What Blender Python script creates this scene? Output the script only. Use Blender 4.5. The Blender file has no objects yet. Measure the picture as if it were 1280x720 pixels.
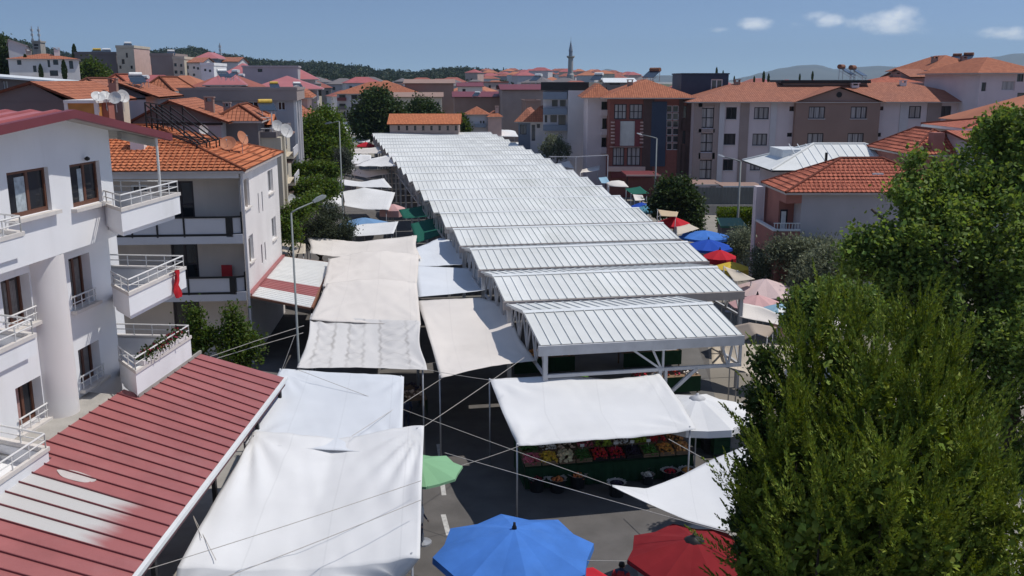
import bpy, math, random
import numpy as np
from mathutils import Vector, Matrix, noise
random.seed(7); rng = np.random.default_rng(11)
R = math.radians
scene = bpy.context.scene
COL = scene.collection

# ------------------------------------------------------------------ camera
F = 1170.0                      # focal length in pixels of a 1280 wide picture
TH = math.atan(260 / F)         # pitch below the horizon
CT, ST = math.cos(TH), math.sin(TH)
CAMZ = 13.0
cam_d = bpy.data.cameras.new("camera")
cam_d.sensor_width = 36.0
cam_d.lens = 36.0 * F / 1280
cam_d.clip_start = 0.3
cam_d.clip_end = 60000
cam = bpy.data.objects.new("camera", cam_d)
COL.objects.link(cam)
cam.location = (0, 0, CAMZ)
cam.rotation_euler = (R(90) - TH, 0, 0)
scene.camera = cam

# ------------------------------------------------------------------ sky and sun
SUN_AZ, SUN_EL = 8.0, 62.0      # azimuth from +X towards +Y
world = bpy.data.worlds.new("World")
scene.world = world
world.use_nodes = True
wt = world.node_tree
wt.nodes.clear()
w_out = wt.nodes.new("ShaderNodeOutputWorld")
w_bg = wt.nodes.new("ShaderNodeBackground")
w_sky = wt.nodes.new("ShaderNodeTexSky")
w_sky.sky_type = 'NISHITA'
w_sky.sun_disc = False
w_sky.sun_elevation = R(SUN_EL)
w_sky.sun_rotation = R(90 - SUN_AZ)
w_sky.altitude = 300
w_sky.air_density = 1.0
w_sky.dust_density = 0.3
w_sky.ozone_density = 1.0
w_bg.inputs['Strength'].default_value = 0.132
# a few fair-weather clouds low in the sky, laid out by direction
w_tc = wt.nodes.new("ShaderNodeTexCoord")
w_sep = wt.nodes.new("ShaderNodeSeparateXYZ")
wt.links.new(w_tc.outputs['Generated'], w_sep.inputs[0])
def wm(op, a, b=None, c=None, clamp=False):
    n = wt.nodes.new("ShaderNodeMath"); n.operation = op; n.use_clamp = clamp
    for i, v in enumerate((a, b, c)):
        if v is None: continue
        if isinstance(v, (int, float)): n.inputs[i].default_value = v
        else: wt.links.new(v, n.inputs[i])
    return n.outputs[0]
ymax = wm('MAXIMUM', w_sep.outputs['Y'], 0.05)
cu = wm('DIVIDE', w_sep.outputs['X'], ymax)
cv = wm('DIVIDE', w_sep.outputs['Z'], ymax)
w_comb = wt.nodes.new("ShaderNodeCombineXYZ")
wt.links.new(cu, w_comb.inputs[0]); wt.links.new(wm('MULTIPLY', cv, 1.7), w_comb.inputs[1])
w_noise = wt.nodes.new("ShaderNodeTexNoise")
w_noise.inputs['Scale'].default_value = 34; w_noise.inputs['Detail'].default_value = 6
w_noise.inputs['Roughness'].default_value = 0.62
wt.links.new(w_comb.outputs[0], w_noise.inputs['Vector'])
cl = None
for (px, py, rx, ry, amp) in [(1112, 28, 42, 15, 1.0), (1128, 20, 20, 13, 1.0), (1070, 29, 30, 9, .55), (1037, 26, 20, 9, .9), (1020, 19, 20, 7, .7),
                              (1266, 42, 54, 8, .85), (1240, 39, 22, 7, .7), (945, 30, 26, 9, .75), (902, 36, 16, 5, .6), (985, 33, 24, 6, .4),
                              (815, 25, 12, 4, .3), (1168, 15, 14, 4, .25), (1130, 36, 40, 8, .4)]:
    v = (py - 360) / F
    den = CT - v * ST
    u0, v0 = ((px - 640) / F) / den, (-ST - v * CT) / den
    du = wm('DIVIDE', wm('SUBTRACT', cu, u0), rx / F)
    dv = wm('DIVIDE', wm('SUBTRACT', cv, v0), ry / F)
    d2 = wm('ADD', wm('MULTIPLY', du, du), wm('MULTIPLY', dv, dv))
    m = wm('MULTIPLY', wm('SUBTRACT', 1.0, wm('MULTIPLY', d2, 0.55), clamp=True), amp)
    cl = m if cl is None else wm('MAXIMUM', cl, m)
cl = wm('ADD', cl, wm('MULTIPLY', wm('SUBTRACT', w_noise.outputs['Fac'], 0.5), 1.5))
w_ramp = wt.nodes.new("ShaderNodeMapRange")
w_ramp.interpolation_type = 'SMOOTHSTEP'
w_ramp.inputs['From Min'].default_value = 0.28; w_ramp.inputs['From Max'].default_value = 1.3
wt.links.new(cl, w_ramp.inputs['Value'])
w_fac = wm('MULTIPLY', wm('MULTIPLY', w_ramp.outputs[0], .82), wm('GREATER_THAN', w_sep.outputs['Y'], 0.06))
w_mix = wt.nodes.new("ShaderNodeMix"); w_mix.data_type = 'RGBA'
wt.links.new(w_fac, w_mix.inputs['Factor'])
# clear mountain-edge air: the deep blue reaches low, so the sky is looked up a little higher
w_up = wt.nodes.new("ShaderNodeVectorMath"); w_up.operation = 'MULTIPLY_ADD'; w_up.inputs[1].default_value = (1, 1, 3.2); w_up.inputs[2].default_value = (0, 0, 0.13)
wt.links.new(w_tc.outputs['Generated'], w_up.inputs[0]); wt.links.new(w_up.outputs[0], w_sky.inputs['Vector'])
wt.links.new(w_sky.outputs[0], w_mix.inputs['A'])
w_mix.inputs['B'].default_value = (9.5, 9.6, 9.8, 1)
wt.links.new(w_mix.outputs['Result'], w_bg.inputs['Color'])
wt.links.new(w_bg.outputs[0], w_out.inputs['Surface'])

sun_d = bpy.data.lights.new("sun", 'SUN')
sun_d.energy = 3.65
sun_d.angle = R(0.5)
sun_d.color = (1.0, 0.955, 0.89)
sun = bpy.data.objects.new("sun", sun_d)
COL.objects.link(sun)
sdir = Vector((math.cos(R(SUN_AZ)) * math.cos(R(SUN_EL)), math.sin(R(SUN_AZ)) * math.cos(R(SUN_EL)), math.sin(R(SUN_EL))))
sun.rotation_euler = sdir.to_track_quat('Z', 'Y').to_euler()
sun.location = (30, 10, 60)

scene.view_settings.view_transform = 'Standard'
scene.view_settings.look = 'None'
scene.view_settings.exposure = -0.06
scene.view_settings.gamma = 1.0
scene.view_settings.use_curve_mapping = False
scene.cycles.max_bounces = 6
scene.cycles.diffuse_bounces = 4
scene.cycles.glossy_bounces = 2
scene.cycles.transmission_bounces = 3
scene.cycles.transparent_max_bounces = 6
scene.cycles.use_denoising = True
scene.cycles.sample_clamp_indirect = 6

# ------------------------------------------------------------------ pixel -> place helpers
def ray(x, y):
    dx = (x - 640) / F; dv = (y - 360) / F
    return Vector((dx, CT - dv * ST, -ST - dv * CT))
def P(x, y, z):
    d = ray(x, y); t = (z - CAMZ) / d.z
    return Vector((d.x * t, d.y * t, z))
def PD(x, y, Y):
    d = ray(x, y); t = Y / d.y
    return Vector((d.x * t, Y, CAMZ + d.z * t))

# ------------------------------------------------------------------ materials
MATS = {}
def _nt(name):
    m = bpy.data.materials.new(name); m.use_nodes = True
    return m, m.node_tree, m.node_tree.nodes['Principled BSDF']
def _n(nt, t, **kw):
    n = nt.nodes.new(t)
    for k, v in kw.items(): setattr(n, k, v)
    return n
def mat(name, col, rough=0.7, var=0.12, scale=1.2, metal=0.0, spec=0.3, stain=0.0, stain_col=None, bump=0.0, bscale=20, coat=0.0, island=0.0, coords='Object'):
    """A plain surface with tonal variation, optional stains, bump, and colour shift per loose piece."""
    if name in MATS: return MATS[name]
    m, nt, b = _nt(name)
    tc = _n(nt, "ShaderNodeTexCoord")
    n1 = _n(nt, "ShaderNodeTexNoise"); n1.inputs['Scale'].default_value = scale; n1.inputs['Detail'].default_value = 6
    nt.links.new(tc.outputs[coords], n1.inputs['Vector'])
    mr = _n(nt, "ShaderNodeMapRange")
    mr.inputs['From Min'].default_value = 0.3; mr.inputs['From Max'].default_value = 0.7
    mr.inputs['To Min'].default_value = 1 - var; mr.inputs['To Max'].default_value = 1 + var
    nt.links.new(n1.outputs['Fac'], mr.inputs['Value'])
    hv = _n(nt, "ShaderNodeHueSaturation"); hv.inputs['Color'].default_value = (*col, 1)
    val = mr.outputs[0]
    if island:
        g = _n(nt, "ShaderNodeNewGeometry")
        mi = _n(nt, "ShaderNodeMapRange"); mi.inputs['To Min'].default_value = 1 - island; mi.inputs['To Max'].default_value = 1 + island
        nt.links.new(g.outputs['Random Per Island'], mi.inputs['Value'])
        mu = _n(nt, "ShaderNodeMath", operation='MULTIPLY'); nt.links.new(val, mu.inputs[0]); nt.links.new(mi.outputs[0], mu.inputs[1]); val = mu.outputs[0]
        mh = _n(nt, "ShaderNodeMapRange"); mh.inputs['To Min'].default_value = 0.5 - island * .06; mh.inputs['To Max'].default_value = 0.5 + island * .05
        mm = _n(nt, "ShaderNodeMath", operation='FRACT'); m7 = _n(nt, "ShaderNodeMath", operation='MULTIPLY'); m7.inputs[1].default_value = 7.31
        nt.links.new(g.outputs['Random Per Island'], m7.inputs[0]); nt.links.new(m7.outputs[0], mm.inputs[0]); nt.links.new(mm.outputs[0], mh.inputs['Value'])
        nt.links.new(mh.outputs[0], hv.inputs['Hue'])
    nt.links.new(val, hv.inputs['Value'])
    out = hv.outputs['Color']
    if stain:
        n2 = _n(nt, "ShaderNodeTexNoise"); n2.inputs['Scale'].default_value = scale * 0.55; n2.inputs['Detail'].default_value = 8; n2.inputs['Roughness'].default_value = .7
        mp = _n(nt, "ShaderNodeMapping"); mp.inputs['Scale'].default_value = (1.5, 1.5, .22); mp.inputs['Location'].default_value = (3.3, 1.7, 8.1)
        nt.links.new(tc.outputs[coords], mp.inputs['Vector']); nt.links.new(mp.outputs[0], n2.inputs['Vector'])
        r2 = _n(nt, "ShaderNodeMapRange"); r2.inputs['From Min'].default_value = .52; r2.inputs['From Max'].default_value = .78; r2.inputs['To Max'].default_value = stain
        nt.links.new(n2.outputs['Fac'], r2.inputs['Value'])
        mx = _n(nt, "ShaderNodeMix", data_type='RGBA'); nt.links.new(r2.outputs[0], mx.inputs['Factor']); nt.links.new(out, mx.inputs['A'])
        sc = stain_col or tuple(c * .5 for c in col); mx.inputs['B'].default_value = (*sc, 1)
        out = mx.outputs['Result']
    nt.links.new(out, b.inputs['Base Color'])
    b.inputs['Roughness'].default_value = rough; b.inputs['Metallic'].default_value = metal
    b.inputs['Specular IOR Level'].default_value = spec; b.inputs['Coat Weight'].default_value = coat
    if bump:
        n3 = _n(nt, "ShaderNodeTexNoise"); n3.inputs['Scale'].default_value = bscale; n3.inputs['Detail'].default_value = 4
        nt.links.new(tc.outputs[coords], n3.inputs['Vector'])
        bp = _n(nt, "ShaderNodeBump"); bp.inputs['Strength'].default_value = bump; bp.inputs['Distance'].default_value = .05
        nt.links.new(n3.outputs['Fac'], bp.inputs['Height']); nt.links.new(bp.outputs[0], b.inputs['Normal'])
    MATS[name] = m
    return m
def tile_mat(name, col, row=0.34, colw=0.24, old=0.25):
    """Clay roof tiles: rows along V, barrels along U, in metres; each tile its own tone."""
    if name in MATS: return MATS[name]
    m, nt, b = _nt(name)
    uv = _n(nt, "ShaderNodeUVMap")
    br = _n(nt, "ShaderNodeTexBrick")
    br.offset = 0.0
    br.inputs['Scale'].default_value = 1.0
    br.inputs['Brick Width'].default_value = colw; br.inputs['Row Height'].default_value = row
    br.inputs['Mortar Size'].default_value = .022; br.inputs['Mortar Smooth'].default_value = .6
    c = col
    br.inputs['Color1'].default_value = (c[0] * 1.12, c[1] * 1.12, c[2] * 1.1, 1)
    br.inputs['Color2'].default_value = (c[0] * .84, c[1] * .80, c[2] * .8, 1)
    br.inputs['Mortar'].default_value = (c[0] * .32, c[1] * .28, c[2] * .28, 1)
    nt.links.new(uv.outputs[0], br.inputs['Vector'])
    n1 = _n(nt, "ShaderNodeTexNoise"); n1.inputs['Scale'].default_value = .55; n1.inputs['Detail'].default_value = 7
    nt.links.new(uv.outputs[0], n1.inputs['Vector'])
    r1 = _n(nt, "ShaderNodeMapRange"); r1.inputs['From Min'].default_value = .45; r1.inputs['From Max'].default_value = .75; r1.inputs['To Max'].default_value = old
    nt.links.new(n1.outputs['Fac'], r1.inputs['Value'])
    mx = _n(nt, "ShaderNodeMix", data_type='RGBA'); nt.links.new(r1.outputs[0], mx.inputs['Factor']); nt.links.new(br.outputs['Color'], mx.inputs['A'])
    mx.inputs['B'].default_value = (c[0] * .55, c[1] * .62, c[2] * .75, 1)
    nt.links.new(mx.outputs['Result'], b.inputs['Base Color'])
    b.inputs['Roughness'].default_value = .8; b.inputs['Specular IOR Level'].default_value = .2
    bp = _n(nt, "ShaderNodeBump"); bp.inputs['Strength'].default_value = .8; bp.inputs['Distance'].default_value = .05; bp.invert = True
    nt.links.new(br.outputs['Fac'], bp.inputs['Height']); nt.links.new(bp.outputs[0], b.inputs['Normal'])
    MATS[name] = m
    return m
def leaf_mat(name, col, trans=0.35, var=0.35, rough=.5, hue=0.03):
    if name in MATS: return MATS[name]
    m = bpy.data.materials.new(name); m.use_nodes = True; nt = m.node_tree; nt.nodes.clear()
    o = _n(nt, "ShaderNodeOutputMaterial")
    g = _n(nt, "ShaderNodeNewGeometry")
    hv = _n(nt, "ShaderNodeHueSaturation"); hv.inputs['Color'].default_value = (*col, 1)
    a = _n(nt, "ShaderNodeMapRange"); a.inputs['To Min'].default_value = 1 - var; a.inputs['To Max'].default_value = 1 + var
    nt.links.new(g.outputs['Random Per Island'], a.inputs['Value']); nt.links.new(a.outputs[0], hv.inputs['Value'])
    f7 = _n(nt, "ShaderNodeMath", operation='MULTIPLY'); f7.inputs[1].default_value = 9.7
    fr = _n(nt, "ShaderNodeMath", operation='FRACT'); nt.links.new(g.outputs['Random Per Island'], f7.inputs[0]); nt.links.new(f7.outputs[0], fr.inputs[0])
    h = _n(nt, "ShaderNodeMapRange"); h.inputs['To Min'].default_value = .5 - hue; h.inputs['To Max'].default_value = .5 + hue
    nt.links.new(fr.outputs[0], h.inputs['Value']); nt.links.new(h.outputs[0], hv.inputs['Hue'])
    d = _n(nt, "ShaderNodeBsdfPrincipled"); d.inputs['Roughness'].default_value = rough; d.inputs['Specular IOR Level'].default_value = .16
    nt.links.new(hv.outputs[0], d.inputs['Base Color'])
    t = _n(nt, "ShaderNodeBsdfTranslucent")
    h2 = _n(nt, "ShaderNodeHueSaturation"); h2.inputs['Hue'].default_value = .48; h2.inputs['Saturation'].default_value = 1.15; h2.inputs['Value'].default_value = 1.5
    nt.links.new(hv.outputs[0], h2.inputs['Color']); nt.links.new(h2.outputs[0], t.inputs['Color'])
    ms = _n(nt, "ShaderNodeMixShader"); ms.inputs[0].default_value = trans
    nt.links.new(d.outputs[0], ms.inputs[1]); nt.links.new(t.outputs[0], ms.inputs[2]); nt.links.new(ms.outputs[0], o.inputs['Surface'])
    MATS[name] = m
    return m

M = dict(
    white=mat('white_render', (.80, .80, .81), .85, .06, .6, stain=.42, stain_col=(.46, .45, .43), bump=.05, bscale=60),
    white2=mat('off_white_render', (.74, .705, .685), .85, .06, .6, stain=.2, stain_col=(.36, .33, .31), bump=.05, bscale=60),
    beige=mat('beige_render', (.62, .54, .47), .85, .07, .8, stain=.25, bump=.05, bscale=50),
    cream=mat('cream_render', (.56, .50, .40), .85, .08, .8, stain=.25),
    pinkw=mat('pink_render', (.58, .41, .36), .85, .08, .8, stain=.2),
    lilac=mat('lilac_render', (.66, .575, .58), .85, .05, .5, stain=.15, stain_col=(.33, .30, .31)),
    brownw=mat('brown_render', (.30, .20, .165), .85, .06, .5, stain=.15),
    browng=mat('brown_grey_render', (.33, .265, .245), .85, .08, .5, stain=.2),
    greyw=mat('grey_render', (.42, .385, .40), .85, .07, .6, stain=.25),
    greyl=mat('light_grey_render', (.58, .56, .57), .85, .06, .6, stain=.2),
    greyd=mat('dark_grey_render', (.17, .15, .152), .85, .08, .7, stain=.2),
    bluegrey=mat('blue_grey_render', (.21, .25, .31), .8, .07, .6, stain=.2),
    brick=mat('red_brick_cladding', (.22, .078, .062), .8, .1, 3, bump=.1, bscale=30),
    maroon=mat('maroon_paint', (.17, .04, .045), .6, .06, 1),
    navy=mat('navy_cladding', (.035, .05, .085), .5, .1, 1.5),
    terracotta=mat('terracotta_paint', (.36, .15, .12), .8, .08, 1, stain=.2),
    yellowor=mat('orange_timber_cladding', (.45, .21, .06), .75, .15, 2),
    conc=mat('bare_concrete', (.36, .34, .31), .9, .12, 1.5, stain=.4, bump=.2),
    frame_br=mat('brown_window_frame', (.13, .055, .035), .5, .1, 4),
    frame_wh=mat('white_window_frame', (.72, .72, .72), .45, .03, 4),
    frame_dk=mat('dark_window_frame', (.045, .035, .04), .45, .05, 4),
    sill=mat('pale_stone_sill', (.64, .60, .56), .6, .06, 5),
    railing=mat('painted_rail', (.70, .69, .67), .4, .04, 6),
    black=mat('black_metal', (.018, .017, .018), .5, .1, 4),
    steel=mat('galvanised_steel', (.46, .47, .49), .42, .08, 3, metal=.55),
    trussm=mat('grey_painted_steel', (.50, .50, .51), .5, .08, 3, stain=.2),
    fascia=mat('grey_brown_gutter', (.48, .42, .385), .6, .08, 2, stain=.3),
    polem=mat('grey_green_lamp_post', (.23, .25, .25), .55, .08, 3),
    ridge=mat('ridge_flashing', (.70, .72, .72), .45, .06, 2),
    dish=mat('white_dish', (.55, .54, .52), .5, .06, 5, stain=.2),
    clay_dish=mat('terracotta_dish', (.48, .20, .11), .7, .08, 5, stain=.2),
    tank=mat('white_water_tank', (.76, .76, .74), .4, .05, 4, stain=.15),
    yellowtank=mat('yellow_tank', (.60, .40, .06), .5, .1, 4),
    panel=mat('solar_glass', (.03, .045, .07), .15, .1, 3, spec=.6),
    wood=mat('weathered_wood', (.24, .16, .10), .8, .2, 5),
    bark=mat('tree_bark', (.10, .075, .055), .9, .25, 5, bump=.5, bscale=20),
    rope=mat('pale_rope', (.46, .43, .39), .8, .1, 10),
    wire=mat('dark_wire', (.10, .10, .10), .7, .1, 10),
    skin=mat('skin', (.42, .24, .17), .6, .06, 10),
    hair=mat('dark_hair', (.02, .015, .012), .6, .1, 20),
    redcloth=mat('red_cloth', (.45, .03, .035), .8, .1, 6),
    bluecloth=mat('navy_cloth', (.04, .05, .09), .8, .1, 6),
    rust=mat('rusty_metal', (.22, .10, .06), .8, .2, 4),
)
M['tile'] = tile_mat('clay_tiles', (.42, .155, .085))
M['tile_bright'] = tile_mat('orange_clay_tiles', (.56, .195, .09), old=.15)
M['tile_old'] = tile_mat('old_clay_tiles', (.40, .165, .105), old=.4)
M['tile_red'] = tile_mat('red_clay_tiles', (.46, .145, .09), old=.2)
M['pinkmetal'] = mat('faded_red_metal_roof', (.42, .145, .15), .5, .08, .8, stain=.15, stain_col=(.5, .28, .27))
M['darkredmetal'] = mat('dark_red_metal_roof', (.17, .04, .05), .5, .08, 1, stain=.2)
def glass_mat(name, col, rough=.08, spec=.5, folds=0.0):
    if name in MATS: return MATS[name]
    m, nt, b = _nt(name)
    b.inputs['Roughness'].default_value = rough; b.inputs['Specular IOR Level'].default_value = spec
    tc = _n(nt, "ShaderNodeTexCoord")
    n = _n(nt, "ShaderNodeTexNoise"); n.inputs['Scale'].default_value = 1.6
    mp = _n(nt, "ShaderNodeMapping"); mp.inputs['Scale'].default_value = (1, 1, .4)
    nt.links.new(tc.outputs['Object'], mp.inputs[0]); nt.links.new(mp.outputs[0], n.inputs['Vector'])
    val = n.outputs['Fac']
    if folds:
        w = _n(nt, "ShaderNodeTexNoise"); w.inputs['Scale'].default_value = 9
        mp2 = _n(nt, "ShaderNodeMapping"); mp2.inputs['Scale'].default_value = (1, 1, .02)
        nt.links.new(tc.outputs['Object'], mp2.inputs[0]); nt.links.new(mp2.outputs[0], w.inputs['Vector']); val = w.outputs['Fac']
    r = _n(nt, "ShaderNodeMapRange"); r.inputs['From Min'].default_value = .3; r.inputs['From Max'].default_value = .7
    r.inputs['To Min'].default_value = .55; r.inputs['To Max'].default_value = 1.45
    nt.links.new(val, r.inputs['Value'])
    h = _n(nt, "ShaderNodeHueSaturation"); h.inputs['Color'].default_value = (*col, 1); nt.links.new(r.outputs[0], h.inputs['Value'])
    nt.links.new(h.outputs[0], b.inputs['Base Color'])
    MATS[name] = m
    return m
GL = [glass_mat('dark_pane', (.02, .022, .026)), glass_mat('curtained_pane', (.34, .32, .31), .25, .5, .5), glass_mat('dim_pane', (.06, .055, .055), .1, .5, .5),
      glass_mat('blue_pane', (.05, .075, .11), .08, .6)]
def canvas(name, col, dirt=.2, weave=.04):
    m = mat(name, col, .85, .055, .45, spec=.15, stain=dirt * 1.25, stain_col=tuple(c * .70 for c in col), bump=weave, bscale=9)
    nt = m.node_tree; b = nt.nodes['Principled BSDF']      # welded seams between the cloth widths
    uv = _n(nt, "ShaderNodeUVMap"); sp = _n(nt, "ShaderNodeSeparateXYZ"); nt.links.new(uv.outputs[0], sp.inputs[0])
    a = _n(nt, "ShaderNodeMath", operation='MULTIPLY_ADD'); a.inputs[1].default_value = 3; a.inputs[2].default_value = .27; nt.links.new(sp.outputs['X'], a.inputs[0])
    f = _n(nt, "ShaderNodeMath", operation='FRACT'); nt.links.new(a.outputs[0], f.inputs[0])
    g = _n(nt, "ShaderNodeMath", operation='LESS_THAN'); g.inputs[1].default_value = .022; nt.links.new(f.outputs[0], g.inputs[0])
    k = _n(nt, "ShaderNodeMath", operation='MULTIPLY'); k.inputs[1].default_value = .16; nt.links.new(g.outputs[0], k.inputs[0])
    src = b.inputs['Base Color'].links[0].from_socket
    mx = _n(nt, "ShaderNodeMix", data_type='RGBA'); mx.inputs['B'].default_value = (*[c * .6 for c in col], 1)
    nt.links.new(k.outputs[0], mx.inputs['Factor']); nt.links.new(src, mx.inputs['A']); nt.links.new(mx.outputs['Result'], b.inputs['Base Color'])
    return m
CV = dict(
    white=canvas('white_canvas', (.68, .68, .68), .22), warm=canvas('warm_white_canvas', (.69, .64, .59), .28), cool=canvas('cool_white_canvas', (.63, .655, .69), .14),
    old=canvas('aged_canvas', (.66, .615, .56), .4), tan=canvas('tan_canvas', (.55, .42, .28), .3), beige=canvas('beige_canvas', (.56, .49, .40), .35),
    brown=canvas('brown_beige_canvas', (.40, .33, .27), .4), grey=canvas('grey_canvas', (.34, .34, .33), .3), green=canvas('dark_green_canvas', (.015, .105, .075), .25),
    lgreen=canvas('pale_green_canvas', (.22, .42, .24), .15), blue=mat('blue_canvas', (.06, .18, .52), .85, .14, 1.3, spec=.12, stain=.35, stain_col=(.10, .24, .58), bump=.05, bscale=9), dblue=canvas('deep_blue_canvas', (.02, .075, .40), .15),
    red=canvas('red_canvas', (.50, .022, .035), .2), dred=mat('dark_red_canvas', (.20, .016, .02), .85, .16, 1.3, spec=.12, stain=.35, stain_col=(.26, .04, .042), bump=.05, bscale=9), pink=canvas('pale_pink_canvas', (.62, .47, .45), .3),
    rose=canvas('faded_rose_canvas', (.60, .36, .35), .3), sky=canvas('pale_blue_canvas', (.27, .43, .53), .25), yellow=canvas('yellow_canvas', (.66, .46, .06), .2),
    teal=canvas('teal_canvas', (.10, .27, .36), .3), steelblue=canvas('steel_blue_canvas', (.16, .29, .48), .25),
)
def stain_shade_canvas():
    """Old tarp with scalloped dirt edges, plus wrinkle shade drawn into its colour."""
    m, nt, b = _nt('dirt_and_wrinkle_shade')
    uv = _n(nt, "ShaderNodeUVMap")
    sep = _n(nt, "ShaderNodeSeparateXYZ"); nt.links.new(uv.outputs[0], sep.inputs[0])
    nz = _n(nt, "ShaderNodeTexNoise"); nz.inputs['Scale'].default_value = 7; nz.inputs['Detail'].default_value = 5
    nt.links.new(uv.outputs[0], nz.inputs['Vector'])
    def mth(op, a, b_=None, clamp=False):
        n = _n(nt, "ShaderNodeMath", operation=op); n.use_clamp = clamp
        for i, v in enumerate((a, b_)):
            if v is None: continue
            if isinstance(v, (int, float)): n.inputs[i].default_value = v
            else: nt.links.new(v, n.inputs[i])
        return n.outputs[0]
    fac = None
    for (u0, wdt) in ((.17, .085), (.44, .075), (.76, .125)):
        scal = mth('MULTIPLY', mth('ABSOLUTE', mth('SINE', mth('MULTIPLY', sep.outputs['Y'], 26))), .016)
        x = mth('ABSOLUTE', mth('SUBTRACT', mth('ADD', sep.outputs['X'], mth('MULTIPLY', mth('SUBTRACT', nz.outputs['Fac'], .5), .05)), u0))
        e = mth('ABSOLUTE', mth('SUBTRACT', x, mth('ADD', scal, wdt - .02)))
        line = mth('SUBTRACT', 1.0, mth('MULTIPLY', e, 48), True)
        inside = mth('LESS_THAN', x, wdt)
        cross = mth('SUBTRACT', 1.0, mth('MULTIPLY', mth('ABSOLUTE', mth('SINE', mth('MULTIPLY', mth('ADD', sep.outputs['Y'], mth('MULTIPLY', mth('MULTIPLY', x, x), 6)), 26))), 5), True)  # dark wrinkle lines across each column: crease shade put into the colour
        cross = mth('MULTIPLY', mth('MULTIPLY', cross, inside), .75)
        tot = mth('MAXIMUM', line, cross)
        tot = mth('MAXIMUM', tot, mth('MULTIPLY', inside, .16))
        fac = tot if fac is None else mth('MAXIMUM', fac, tot)
    n2 = _n(nt, "ShaderNodeTexNoise"); n2.inputs['Scale'].default_value = 5; nt.links.new(uv.outputs[0], n2.inputs['Vector'])
    r2 = _n(nt, "ShaderNodeMapRange"); r2.inputs['From Min'].default_value = .35; r2.inputs['From Max'].default_value = .65; r2.inputs['To Min'].default_value = .25
    nt.links.new(n2.outputs['Fac'], r2.inputs['Value'])
    fade = mth('SUBTRACT', 1.0, mth('MULTIPLY', mth('ABSOLUTE', mth('SUBTRACT', sep.outputs['Y'], .5)), 1.35), True)
    fac = mth('MULTIPLY', mth('MULTIPLY', fac, r2.outputs[0]), mth('POWER', fade, .5))
    mx = _n(nt, "ShaderNodeMix", data_type='RGBA'); nt.links.new(mth('MULTIPLY', fac, .72, True), mx.inputs['Factor'])
    mx.inputs['A'].default_value = (.62, .60, .58, 1); mx.inputs['B'].default_value = (.20, .18, .165, 1)
    nt.links.new(mx.outputs['Result'], b.inputs['Base Color']); b.inputs['Roughness'].default_value = .85; b.inputs['Specular IOR Level'].default_value = .15
    return m
CV['stain_shade'] = stain_shade_canvas()

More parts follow.
